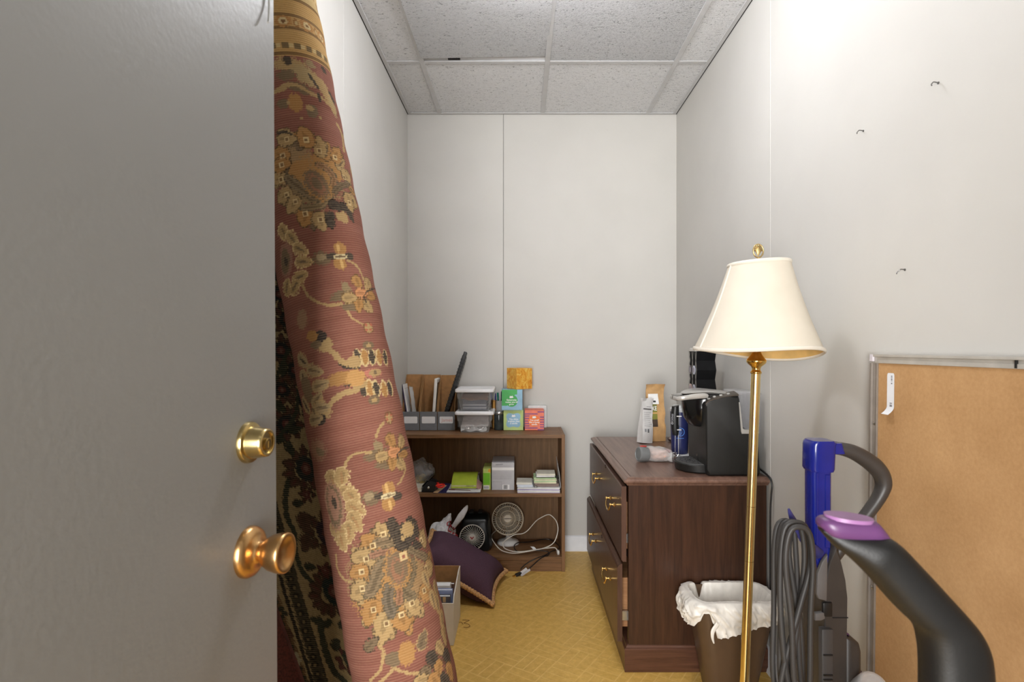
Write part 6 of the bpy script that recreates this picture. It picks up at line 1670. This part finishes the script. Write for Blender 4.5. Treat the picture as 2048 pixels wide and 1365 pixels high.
b = M(); b.lathe([(0.016, -0.012), (0.020, 0.0), (0.0205, 0.008), (0.018, 0.009), (0.001, 0.004)], frame(Vector((at(1342, 0, 2.37).x, 2.372, CT + 0.0215)), (0, 0, 1), (1, -0.5, -0.1)), 24); obj('clear_cup', b, clear_plastic('clear_cup', (0.94, 0.93, 0.92), 0.6, 0.2), lc, 50)
b = M(); b.box(at(1362, 0, 2.46).x, at(1400, 0, 2.46).x, 2.445, 2.56, CT + 0.0005, CT + 0.002, 0.0005, 1); tag(obj('note_paper', b, m_paper), 'white slip of paper lying behind the drip tray', 'paper')

# ================================================================== FLOOR LAMP
lm = thing('floor_lamp', 'brass floor lamp with a cream empire shade before the right wall', 'floor lamp', (0.639, 1.65, 0))
def lp_(z, o=(0, 0)): return Vector((0.639 + 0.0371 * z + o[0], 1.65 + o[1], z))
lax = Vector((0.0371, 0, 1)).normalized()
def lmx(z): return frame(lp_(z), (1, 0, -0.0371), lax)
b = M(); b.lathe([(0.120, 0.0), (0.122, 0.004), (0.118, 0.012), (0.10, 0.018), (0.055, 0.024), (0.028, 0.034), (0.018, 0.05), (0.0135, 0.06)], Matrix.Translation((0.639, 1.65, 0.001)), 48); obj('base', b, m_brass, lm, 50)
m_pole = mat('polished_brass_pole', (250, 224, 160), 0.20, 1.0, var=0.04)
for z0, z1 in ((0.055, 0.572), (0.573, 0.730), (0.731, 1.117)):
    b = M()
    ring = lambda z: [lmx(z) @ Vector((0.0130 * math.cos(a), 0.0130 * math.sin(a), 0)) for a in [2 * PI * i / 64 for i in range(64)]]
    b.loft([ring(z0), ring(z1)]); obj('pole', b, m_pole, lm, 80)
b = M(); b.lathe([(0.0138, 0.0), (0.0155, 0.002), (0.0155, 0.006), (0.0125, 0.009), (0.0115, 0.015), (0.014, 0.021), (0.0225, 0.028), (0.0268, 0.033), (0.0275, 0.037), (0.0262, 0.041), (0.0200, 0.049), (0.0145, 0.057), (0.0115, 0.064), (0.0125, 0.067), (0.0165, 0.069), (0.0165, 0.075), (0.010, 0.078), (0.010, 0.12)], lmx(1.113), 40); obj('neck', b, mat('deep_brass', (236, 196, 110), 0.18, 1.0), lm, 60)
# shade
cb_, ct_ = Vector((0.6830, 1.65, 1.1730)), Vector((0.6890, 1.65, 1.4345))
rb, rt = 0.1755, 0.083
def brim(a, r, c, tx, ty, d2=0.0): return Vector((c.x + r * math.cos(a), c.y + r * math.sin(a), c.z + tx * r * math.cos(a) + ty * r * math.sin(a) + d2 * math.sin(2 * a)))
def shade(f, a, dr=0.0):
    p0 = brim(a, rb + dr, cb_, -0.056, -0.060, -0.009); p1 = brim(a, rt + dr, ct_, 0.05, 0.0)
    q = p0.lerp(p1, f); bow_ = -0.006 * math.sin(PI * f)
    d_ = Vector((math.cos(a), math.sin(a), 0)); return q + d_ * bow_
m_shade, tt_ = base_mat('cream_fabric_shade')
co = tt_.coords((1, 1, 1)); wv = tt_.noise(co, 900, 2)
tt_.link(tt_.ramp(tt_.noise(co, 9, 3), [(0.3, (211, 202, 186)), (0.7, (217, 209, 194))]), tt_.b.inputs['Base Color'])
tt_.b.inputs['Roughness'].default_value = 0.9; tt_.b.inputs['Specular IOR Level'].default_value = 0.15
tt_.bump(wv, 0.12, 0.001)
m_trim = mat('cream_shade_trim', (224, 217, 204), 0.85, var=0.02)
b = M(); A_ = [2 * PI * i / 96 for i in range(96)]
b.loft([[shade(k / 12, a) for a in A_] for k in range(13)], False, False); obj('shade', b, m_shade, lm, 80)
b = M(); b.loft([[shade(k / 12, a, -0.0022) for a in A_] for k in range(13)], False, False)
bmesh.ops.reverse_faces(b.bm, faces=b.bm.faces[:]); obj('shade_lining', b, mat('gold_lining', (226, 188, 118), 0.7), lm, 80, fixn=False)
for f, r in ((0.012, 0.0034), (0.985, 0.0032)):
    b = M(); b.tube([shade(f, a, 0.0005) for a in A_], r, 8, 0, flat=1.7, up=(0, 0, 1), closed=True); obj('trim', b, m_trim, lm, 80)
b = M(); sa = math.radians(188); b.tube([shade(f / 12, sa, 0.001) for f in range(13)], 0.0022, 6, 0, flat=1.2, up=(0, 0, 1)); obj('seam', b, m_trim, lm, 80)
b = M()
for k in range(3):
    a = k * 2 * PI / 3 + 0.3; b.tube([ct_ + Vector((0, 0, 0.004)), shade(0.985, a, -0.003)], 0.0015, 6)
b.tube([lp_(1.19, (0.012, 0)), lp_(1.22, (0.03, 0)), lp_(1.35, (0.035, 0)), ct_ + Vector((0.010, 0, 0.0)), ct_ + Vector((0, 0, 0.004))], 0.002, 6, 4); b.tube([lp_(1.19, (-0.012, 0)), lp_(1.22, (-0.03, 0)), lp_(1.35, (-0.035, 0)), ct_ + Vector((-0.010, 0, 0.0)), ct_ + Vector((0, 0, 0.004))], 0.002, 6, 4)
obj('harp', b, m_brass, lm)
b = M(); bm = bmesh.new(); bmesh.ops.create_uvsphere(bm, u_segments=20, v_segments=14, radius=0.028); b.bm.free(); b.bm = bm
b.move(lambda q: lp_(1.265) + Vector((q.x, q.y, q.z * 1.15))); obj('bulb', b, mat('frosted_bulb', (236, 232, 222), 0.3), lm, 80)
m_fin = mat('antique_brass_finial', (196, 172, 120), 0.3, 0.9)
b = M(); b.lathe([(0.006, 0.0), (0.009, 0.003), (0.009, 0.006), (0.005, 0.008), (0.004, 0.012)], Matrix.Translation(ct_ + Vector((0, 0, 0.004))), 16)
fc_ = ct_ + Vector((-0.002, 0, 0.034))
def ov(a, s=1.0): return fc_ + Vector((0.0145 * s * math.cos(a), 0, 0.019 * s * math.sin(a)))
b.tube([ov(2 * PI * i / 32) for i in range(32)], 0.0022, 8, 0, closed=True)
for k in range(9):
    a = PI * k / 8; b.tube([fc_ + Vector((0, 0, -0.015)), ov(a, 0.55), ov(a, 0.98)], [0.0012, 0.0016, 0.002], 6, 3)
for k in range(7):
    a = PI * (k + 0.5) / 7; b.tube([ov(a, 0.55), ov(a, 0.75)], 0.0022, 6)
obj('finial', b, m_fin, lm, 60)

# ================================================================== WASTE BIN
wb = thing('waste_bin', 'brown plastic waste bin in front of the filing cabinet', 'bin', (0.715, 1.93, 0))
m_bin = mat('brown_bin_plastic', (84, 64, 46), 0.42, var=0.03, bump=0.05)
def bring(f, ins=0.0):
    e = lambda a, b_: a + (b_ - a) * f
    z = 0.001 + 0.334 * f
    return rrect(e(0.640, 0.580) + ins, e(0.800, 0.862) - ins, e(1.915, 1.885) + ins, e(2.040, 2.062) - ins, e(0.040, 0.05), z)
b = M()
low = [[Vector((0.7185 + (q.x - 0.7185) * 0.93, 1.9775 + (q.y - 1.9775) * 0.93, 0.001)) for q in bring(0.0)], [Vector((0.7185 + (q.x - 0.7185) * 0.985, 1.9775 + (q.y - 1.9775) * 0.985, 0.007)) for q in bring(0.0)]]
outer = [bring(f) for f in (0.05, 0.3, 0.6, 0.93, 1.0)]
inner = [bring(f, 0.004) for f in (1.0, 0.93, 0.6, 0.3, 0.05)]
b.loft(low + outer + inner); obj('bin', b, m_bin, wb, 40)
ln_t = thing('bin_liner', 'white plastic liner draped over the rim of the brown bin', 'bin liner', (0.715, 1.93, 0.335))
top_ = resample(rrect(0.580, 0.862, 1.885, 2.062, 0.05, 0.335, 24), 220); NT_ = len(top_); cxl, cyl = 0.721, 1.9735
# arc position along the rim, measured as angle about the centre
def hem(a):
    """length of the outside drape for direction a (radians, -pi/2 faces the camera)"""
    d = math.degrees(a) % 360
    pts = [(0, 0.085), (60, 0.03), (110, 0.03), (150, 0.060), (172, 0.088), (190, 0.092), (206, 0.084), (213, 0.060), (217, 0.030), (221, 0.026), (225, 0.060), (229, 0.104), (244, 0.102), (262, 0.094), (285, 0.082), (305, 0.074), (325, 0.070), (345, 0.075), (360, 0.085)]
    for (a0, v0), (a1, v1) in zip(pts[:-1], pts[1:]):
        if a0 <= d <= a1:
            f = (d - a0) / (a1 - a0); f = f * f * (3 - 2 * f); return v0 + (v1 - v0) * f
    return 0.06
rows = []
nrm_ = []
for i, q in enumerate(top_):
    t_ = (top_[(i + 1) % NT_] - top_[i - 1]); n_ = Vector((t_.y, -t_.x, 0))
    if n_.length < 1e-9: n_ = Vector((q.x - cxl, q.y - cyl, 0))
    n_.normalize(); nrm_.append(n_)
for k in range(34):
    row = []
    for i, q in enumerate(top_):
        dn = nrm_[i]; a = math.atan2(q.y - cyl, q.x - cxl)
        notch = 0.055 * math.exp(-((q.x - 0.642) / 0.010) ** 2) if q.y > cyl + 0.05 else 0
        if k < 14:      # inside, rising to the rim
            f = k / 13; z = 0.345 - 0.26 * (1 - f); s = -0.009 - 0.075 * (1 - f)
        elif k < 17:    # over the rim
            f = (k - 14) / 2; z = 0.345 - 0.003 * abs(f - 0.5); s = -0.004 + 0.011 * f
        else:
            f = (k - 16) / 17; L_ = hem(a); z = 0.343 - L_ * f
            s = 0.009 + 0.010 * math.sin(PI * min(1, f * 1.2)) + 0.10 * max(0, L_ - 0.06) * f
        z -= notch
        p_ = q + dn * s; p_.z = z
        am = 0.004 + 0.0065 * (k > 17)
        n2 = wob(Vector((p_.x, p_.y, p_.z * 0.8)), 22, am, 3) + wob(Vector((p_.x, p_.y, p_.z * 0.6)), 60, am * 0.4, 7)
        cr = noise.noise(Vector((p_.x * 38 + p_.z * 26, p_.y * 38, p_.z * 20))); n2.x += am * 1.1 * (1 - abs(cr) * 3.2 if abs(cr) < 0.31 else 0)
        if k > 16: p_ = p_ + dn * abs(n2.x) + Vector((0, 0, n2.z * 0.5 * ((k - 16) / 17)))
        else: p_ = p_ - dn * abs(n2.x) * 0.7 + Vector((0, 0, max(-0.002, n2.z * 0.35)))
        row.append(p_)
    rows.append(row)
b = M(); b.loft(rows, True, False)
m_liner = mat('white_liner_film', (230, 226, 218), 0.4, var=0.04, scale=30, bump=0.35, bscale=55)
obj('film', b, m_liner, ln_t, 80)
b = M(); b.tube([at(1440, 1240, 1.866), at(1433, 1252, 1.862), at(1426, 1263, 1.860), at(1425, 1276, 1.860), at(1428, 1288, 1.862)], [0.006, 0.008, 0.007, 0.005, 0.002], 10, 4, flat=0.4, up=(0, -1, 0)); obj('loose_tail', b, m_liner, ln_t, 80)

# ================================================================== CORKBOARD (seen from its back)
kb = thing('notice_board', 'tan fibreboard back of an aluminium framed board leaning on the right wall', 'board', (0.885, 1.0, 0))
m_fib, tf = base_mat('tan_fibreboard')
co = tf.coords((1, 1, 1)); f1 = tf.noise(co, 6, 5, 0.6); f2 = tf.noise(co, 120, 4, 0.7)
tf.link(tf.ramp(tf.math('ADD', tf.math('MULTIPLY', f1, 0.6), tf.math('MULTIPLY', f2, 0.4)), [(0.36, (174, 134, 90)), (0.64, (196, 156, 110))]), tf.b.inputs['Base Color'])
tf.b.inputs['Roughness'].default_value = 0.75; tf.b.inputs['Specular IOR Level'].default_value = 0.25; tf.bump(f2, 0.08, 0.001)
KT, YL, YR = 1.1715, 1.466, 0.42
kn = Vector((-1, 0, 0.012)).normalized()
def kxf(z): return 0.8975 - 0.0145 * (KT - z)
mk = frame(Vector((kxf(KT), YL, KT)), (0, -1, 0), kn)     # local x along the board towards the camera, y = z cross x, z out into the room
# local y direction
ydir = (mk.to_3x3() @ Vector((0, 1, 0))); sgn = -1 if ydir.z > 0 else 1
W_, H_ = YL - YR, KT - 0.004
def kbox(b, x0, x1, d0, d1, z0, z1, bev=0.0): b.box(x0, x1, min(sgn * d0, sgn * d1), max(sgn * d0, sgn * d1), z0, z1, bev, 1, mx=mk)
b = M(); kbox(b, 0.016, W_ - 0.016, 0.012, H_ - 0.012, -0.010, -0.006); obj('panel', b, m_fib, kb)
m_alu = mat('aluminium_frame', (196, 192, 184), 0.42, 0.35, var=0.04)
m_alud = mat('aluminium_channel', (146, 138, 130), 0.42, 0.35, var=0.05)
for x0, x1, d0, d1, hor in ((0, W_, 0, 0.022, True), (0, W_, H_ - 0.022, H_, True), (0, 0.026, 0.022, H_ - 0.022, False), (W_ - 0.026, W_, 0.022, H_ - 0.022, False)):
    b = M()
    if hor:
        kbox(b, x0, x1, d0, d1, -0.016, -0.0045)
        lip = (d0, d0 + 0.006) if d0 < 0.1 else (d1 - 0.006, d1)
        kbox(b, x0, x1, lip[0], lip[1], -0.0045, 0.001, 0.0005)
        lip = (d1 - 0.009, d1) if d0 < 0.1 else (d0, d0 + 0.009)
        kbox(b, x0 + 0.026, x1 - 0.026, lip[0], lip[1], -0.0045, -0.002, 0.0005)
        obj('frame_rail', b, m_alu, kb)
    else:
        kbox(b, x0, x1, d0, d1, -0.016, -0.0045)
        lip = (x0, x0 + 0.007) if x0 < 0.1 else (x1 - 0.007, x1)
        kbox(b, lip[0], lip[1], d0, d1, -0.0045, 0.001, 0.0005)
        lip = (x1 - 0.005, x1) if x0 < 0.1 else (x0, x0 + 0.005)
        kbox(b, lip[0], lip[1], d0, d1, -0.0045, -0.002, 0.0005)
        obj('frame_rail', b, m_alud, kb)
b = M(); kbox(b, 0.0, 0.013, 0.0, 0.018, -0.004, 0.0016, 0.0008); obj('corner_key', b, mat('pale_corner_key', (206, 200, 206), 0.4), kb)
b = M(); kbox(b, 0.428, 0.432, 0.001, 0.021, -0.0042, -0.0005); obj('rail_joint', b, m_dark, kb)
for py in (848, 1178):
    z = H - (py - CY) / F * 1.445; d_ = KT - z
    b = M(); b.lathe([(0.0045, 0), (0.0045, 0.0015), (0.003, 0.0026), (0.001, 0.0028)], mk @ Matrix.Translation((0.0135, sgn * d_, -0.0045)), 14); obj('screw', b, m_steel, kb)
# sticker
y0s = 1.405; w_s = 0.027; x0s = YL - y0s
st_ = thing('barcode_sticker', 'narrow white barcode sticker peeling from the tan board', 'sticker', mk @ Vector((x0s, sgn * 0.1, 0)))
def stk(u, v):
    d_ = 0.045 + 0.101 * v; lift = 0.0006 + (0.012 * ((v - 0.8) / 0.2) ** 2 if v > 0.8 else 0)
    sh_ = (-0.004 * ((v - 0.85) / 0.15) if v > 0.85 else 0)
    return mk @ Vector((x0s + sh_ + w_s * u, sgn * d_, -0.006 + lift))
b = M(); b.sheet(lambda u, v: stk(0.5 + (u - 0.5) * (1 - 0.25 * max(0, 0.04 - v) / 0.04), v), 6, 30); obj('paper', b, mat('sticker_white', (232, 234, 238), 0.6, var=0.01), st_, fixn=False)
def inkpatch(u0, u1, v0, v1, mm, nm):
    b = M(); b.sheet(lambda u, v: stk(u0 + (u1 - u0) * u, v0 + (v1 - v0) * v) + kn * 0.0003, 2, 3); obj(nm, b, mm, st_, fixn=False)
for i, (v0, wd) in enumerate(((0.06, 0.016), (0.085, 0.012), (0.105, 0.012), (0.135, 0.022), (0.165, 0.016), (0.20, 0.008), (0.235, 0.028))):
    inkpatch(0.56, 0.74, v0, v0 + wd, mat('sticker_ink', (112, 112, 116), 0.6), 'printed_code')
for v0, wd in ((0.715, 0.022), (0.76, 0.012), (0.777, 0.02), (0.80, 0.012)): inkpatch(0.40, 0.72, v0, v0 + wd, mat('sticker_ink', (112, 112, 116), 0.6), 'barcode')

# ================================================================== BLUE VACUUM
va = thing('vacuum_cleaner', 'grey upright vacuum cleaner with a bright blue handle tube', 'vacuum cleaner', (0.65, 1.27, 0))
YV = 1.25
m_vblue = mat('glossy_blue_plastic', (17, 30, 122), 0.22, var=0.05, coat=0.3)
m_vgrey = mat('warm_dark_grey_plastic', (58, 54, 52), 0.42, var=0.05, bump=0.05)
m_vgrey2 = mat('mid_grey_plastic', (96, 93, 92), 0.4, var=0.05)
def V1(px, py, y=YV): return at(px, py, y)
def zpx(py, y=YV): return H - (py - CY) / F * y
def xpx(px, y=YV): return (px - CX) / F * y
cx0 = xpx(1636)
b = M(); rings = []
for py, hw in ((1150, 6), (1128, 12), (1108, 17.5), (1095, 19.5), (940, 20), (937, 21)):
    x = xpx(1636 + (2 if py > 1120 else 0)); w_ = hw / F * YV
    rings.append(rrect(x - w_, x + w_, YV - 0.020, YV + 0.022, min(0.010, w_ * 0.6), zpx(py), 4))
b.loft(rings); obj('handle_tube', b, m_vblue, va, 40)
b = M(); w_ = 2.2 / F * YV
b.box(xpx(1622), xpx(1627), YV - 0.0215, YV - 0.018, zpx(1095), zpx(942), 0.0008, 1); b.box(xpx(1640), xpx(1650), YV - 0.0222, YV - 0.018, zpx(1090), zpx(946), 0.001, 1); obj('tube_rib', b, m_vblue, va)
b = M(); rings = []
for py, l, r in ((941, 1615, 1660), (936, 1612, 1662), (890, 1612.5, 1664), (884, 1613.5, 1666), (880, 1618, 1660)):
    rings.append(rrect(xpx(l), xpx(r), YV - 0.026, YV + 0.028, 0.014, zpx(py), 5))
b.loft(rings); obj('collar', b, m_vblue, va, 40)
b = M(); pts = [(1652, 896), (1668, 896.5), (1686, 899), (1706, 905), (1728, 917), (1748, 932), (1762, 949), (1767, 967), (1763, 984), (1752, 1004), (1736, 1026), (1716, 1052), (1694, 1080), (1674, 1106), (1662, 1122), (1655, 1134)]
b.tube([V1(*q) for q in pts], [0.0125, 0.0135, 0.0145, 0.016, 0.0175, 0.018, 0.017, 0.016, 0.0145, 0.0135, 0.013, 0.013, 0.013, 0.013, 0.013, 0.013], 16, 5, flat=1.15, up=(0, 1, 0)); obj('loop_handle', b, m_vgrey, va, 70)
b = M(); b.loft([rrect(xpx(1655), xpx(1684), YV - 0.018, YV + 0.018, 0.008, zpx(906)), rrect(xpx(1655), xpx(1678), YV - 0.018, YV + 0.018, 0.008, zpx(885))]); obj('blue_sleeve', b, m_vblue, va, 40)
# spine
b = M()
pl_ = pxpoly([(1653, 1082), (1663, 1087), (1668, 1120), (1675, 1150), (1679, 1185), (1679, 1600), (1636, 1600), (1636, 1180), (1634, 1150), (1646, 1118)], YV)
b.prism(pl_, 0.10, XZ(YV + 0.07), 0.008, 3); obj('spine', b, m_vgrey, va, 30)
b = M(); b.prism(pxpoly([(1632, 1145), (1641, 1122), (1652, 1108), (1650, 1200), (1634, 1196), (1630, 1186)], YV - 0.03), 0.01, XZ(YV - 0.028), 0.002, 2); obj('cheek', b, m_vgrey2, va)
b = M(); b.box(xpx(1629), xpx(1648), YV - 0.036, YV - 0.026, zpx(1220), zpx(1192), 0.003, 2); obj('switch_recess', b, m_black_plastic, va)
b = M()
b.prism(pxpoly([(1628, 1226), (1646, 1224), (1648, 1236), (1640, 1240), (1628, 1240)], YV - 0.03), 0.012, XZ(YV - 0.024), 0.002, 2); obj('latch', b, m_vgrey2, va)
b = M(); b.box(xpx(1626), xpx(1648), YV - 0.038, YV - 0.02, zpx(1600), zpx(1243), 0.003, 2); obj('hose_panel', b, mat('panel_grey', (66, 64, 64), 0.45), va)
b = M()
for i in range(7): b.box(xpx(1628), xpx(1646), YV - 0.041, YV - 0.037, zpx(1292 + i * 9 + (0 if i == 0 else 30)) - 0.0015, zpx(1292 + i * 9 + (0 if i == 0 else 30)) + 0.0015, 0.0005, 1)
o = obj('panel_rib', b, m_black_plastic, va); o['kind'] = 'stuff'
b = M(); b.box(xpx(1650), xpx(1680), YV - 0.0315, YV - 0.029, zpx(1224), zpx(1222.5)); obj('seam', b, m_dark, va)
# dust bin on the right
b = M(); b.prism(pxpoly([(1677, 1262), (1690, 1266), (1705, 1276), (1709, 1292), (1709, 1600), (1677, 1600)], YV), 0.12, XZ(YV + 0.09), 0.010, 3); obj('dust_bin', b, m_vgrey, va, 30)
b = M(); b.prism(pxpoly([(1675, 1256), (1690, 1262), (1706, 1276), (1706, 1281), (1690, 1268), (1675, 1263)], YV - 0.032), 0.10, XZ(YV + 0.08), 0.002, 2); obj('purple_lid', b, mat('dull_purple', (78, 52, 84), 0.4), va)
b = M(); b.lathe([(0.028, 0.0), (0.031, 0.01), (0.031, 0.06), (0.028, 0.066), (0.024, 0.067), (0.023, 0.06)], frame(V1(1722, 1392, YV - 0.03), (1, 0, 0), (-0.25, -0.5, 0.5)), 32); obj('clear_cyclone', b, clear_plastic('cyclone_clear', (0.93, 0.90, 0.92), 0.6, 0.15), va, 50)
b = M(); b.loft([rrect(xpx(1700), xpx(1730), YV + 0.00, YV + 0.05, 0.01, zpx(1352)), rrect(xpx(1704), xpx(1722), YV + 0.01, YV + 0.045, 0.008, zpx(1332))]); obj('blue_catch', b, m_vblue, va, 50)
# lower body and floor head, below the picture
b = M(); b.box(xpx(1610), xpx(1745), YV - 0.06, YV + 0.14, 0.06, zpx(1590), 0.02, 3); obj('lower_body', b, m_vgrey, va)
b = M(); b.box(0.52, 0.80, YV - 0.17, YV + 0.10, 0.004, 0.085, 0.02, 3); obj('floor_head', b, m_vgrey2, va)
# cord hook and the wrapped cord
b = M(); b.tube([V1(1640, 1110, YV - 0.02), V1(1612, 1085, YV - 0.035), V1(1592, 1052, YV - 0.045), V1(1583, 1034, YV - 0.05), V1(1577, 1018, YV - 0.055)], [0.011, 0.010, 0.009, 0.006, 0.002], 10, 4, flat=0.6, up=(0, 1, 0)); obj('cord_hook', b, mat('indigo_hook', (52, 52, 104), 0.35), va)
cd = M(); random.seed(21)
strands = [(1548, 1592, 1546, 1602, 1031, -0.040), (1556, 1609, 1562, 1580, 1026, -0.064), (1561, 1621, 1578, 1560, 1022, -0.084), (1571, 1626, 1592, 1616, 1026, -0.100), (1578, 1617, 1601, 1571, 1034, -0.052)]
pts = []
for l, r, bl, br, top, dy in strands:
    y = YV + dy; zb_ = 0.36 + random.uniform(-0.02, 0.02)
    pts += [Vector((xpx(bl + random.uniform(-6, 6)), y, zb_ + 0.05)), Vector((xpx(bl, y), y, zpx(1330))), Vector((xpx(l * 0.55 + bl * 0.45 + random.uniform(-7, 5), y), y, zpx(1200))), Vector((xpx(l, y), y, zpx(1095))), Vector((xpx(l * 0.86 + r * 0.14, y), y, zpx(top + 12))), Vector((xpx((l + r) / 2, y), y, zpx(top))), Vector((xpx(l * 0.12 + r * 0.88, y), y, zpx(top + 14))), Vector((xpx(r, y), y, zpx(1100))), Vector((xpx(r * 0.62 + br * 0.38 + random.uniform(-3, 6), y), y, zpx(1185))), Vector((xpx(br + 4, y), y, zpx(1310))), Vector((xpx(br, y), y, zb_ + 0.05)), Vector((xpx((br + bl) / 2), y - 0.004, zb_))]
cd.tube(pts, 0.0058, 8, 4); obj('power_cord', cd, mat('grey_cord_rubber', (54, 52, 51), 0.5, var=0.05), va, 70)
b = M(); b.tube([V1(1636, 1560, YV - 0.02), V1(1610, 1545, YV - 0.045), V1(1585, 1500, YV - 0.05)], 0.010, 10, 4); obj('lower_hook', b, mat('indigo_hook', (52, 52, 104), 0.35), va)

# ================================================================== BLACK VACUUM close to the camera
vb_ = thing('vacuum_cleaner', 'black vacuum cleaner with a purple tipped handle nearest the camera', 'vacuum cleaner', (0.47, 0.62, 0))
YW = 0.62
m_vblk = mat('soft_black_grip', (19, 19, 19), 0.5, var=0.06, bump=0.08, bscale=400)
m_vpur = mat('purple_plastic', (90, 54, 96), 0.38, var=0.04)
# outline of the grip in profile, with rounded thickness
upper = [(1640, 1056), (1690, 1065), (1738, 1068), (1782, 1078), (1835, 1130), (1885, 1184), (1925, 1228), (1952, 1262), (1968, 1298), (1974, 1340), (1976, 1400), (1976, 1560)]
lower = [(1643, 1064), (1668, 1092), (1700, 1116), (1738, 1152), (1768, 1186), (1792, 1213), (1815, 1236), (1836, 1258), (1845, 1295), (1848, 1335), (1848, 1400), (1848, 1560)]
def grip_rings(up, lo, thick, n=20, k=4):
    U_, _ = catmull([at(*q, YW) for q in up], [1] * len(up), k); L_, _ = catmull([at(*q, YW) for q in lo], [1] * len(lo), k)
    out = []
    for i, (a, c) in enumerate(zip(U_, L_)):
        m_ = (a + c) / 2; h_ = (a - c) / 2; t_ = min(thick, h_.length * 1.1 + 0.004)
        out.append([m_ + h_ * (abs(math.cos(t)) ** 0.75 * (1 if math.cos(t) > 0 else -1)) + Vector((0, t_ * (abs(math.sin(t)) ** 0.75 * (1 if math.sin(t) > 0 else -1)), 0)) for t in [2 * PI * j / n for j in range(n)]])
    return out
b = M(); b.loft(grip_rings(upper, lower, 0.026)); obj('grip', b, m_vblk, vb_, 60)
up2 = [(1636, 1047), (1642, 1036), (1660, 1032.5), (1700, 1033.5), (1740, 1038), (1758, 1052), (1777, 1077)]
lo2 = [(1638, 1052), (1648, 1064), (1664, 1074), (1702, 1078.5), (1740, 1080), (1760, 1080), (1781, 1081)]
b = M(); b.loft(grip_rings(up2, lo2, 0.0265)); obj('purple_cap', b, m_vpur, vb_, 60)
b = M(); e_ = at(1697, 1037, YW)
b.loft([[e_ + Vector((0.0255 * math.cos(t), 0.0185 * math.sin(t), 0.0025 - 0.0022 * math.cos(t) + d)) for t in [2 * PI * j / 40 for j in range(40)]] for d in (-0.004, 0.0)]); obj('cap_inset', b, mat('pale_purple_plastic', (146, 102, 148), 0.4), vb_, 60)
# wand, body, dust cup and floor head below the picture
b = M(); b.loft([rrect(0.438, 0.507, YW - 0.025, YW + 0.025, 0.02, 0.73), rrect(0.43, 0.515, YW - 0.03, YW + 0.03, 0.02, 0.60), rrect(0.40, 0.545, YW - 0.06, YW + 0.07, 0.03, 0.52), rrect(0.39, 0.555, YW - 0.07, YW + 0.08, 0.03, 0.16)]); obj('body', b, m_vblk, vb_, 40)
b = M(); b.lathe([(0.055, 0.18), (0.058, 0.20), (0.058, 0.46), (0.05, 0.48)], Matrix.Translation((0.472, YW - 0.075, 0)), 32); obj('dust_cup', b, clear_plastic('dust_cup_clear', (0.85, 0.83, 0.86), 0.6, 0.15), vb_, 50)
b = M(); b.box(0.33, 0.615, YW - 0.15, YW + 0.10, 0.004, 0.10, 0.025, 3); obj('floor_head', b, m_vpur, vb_)
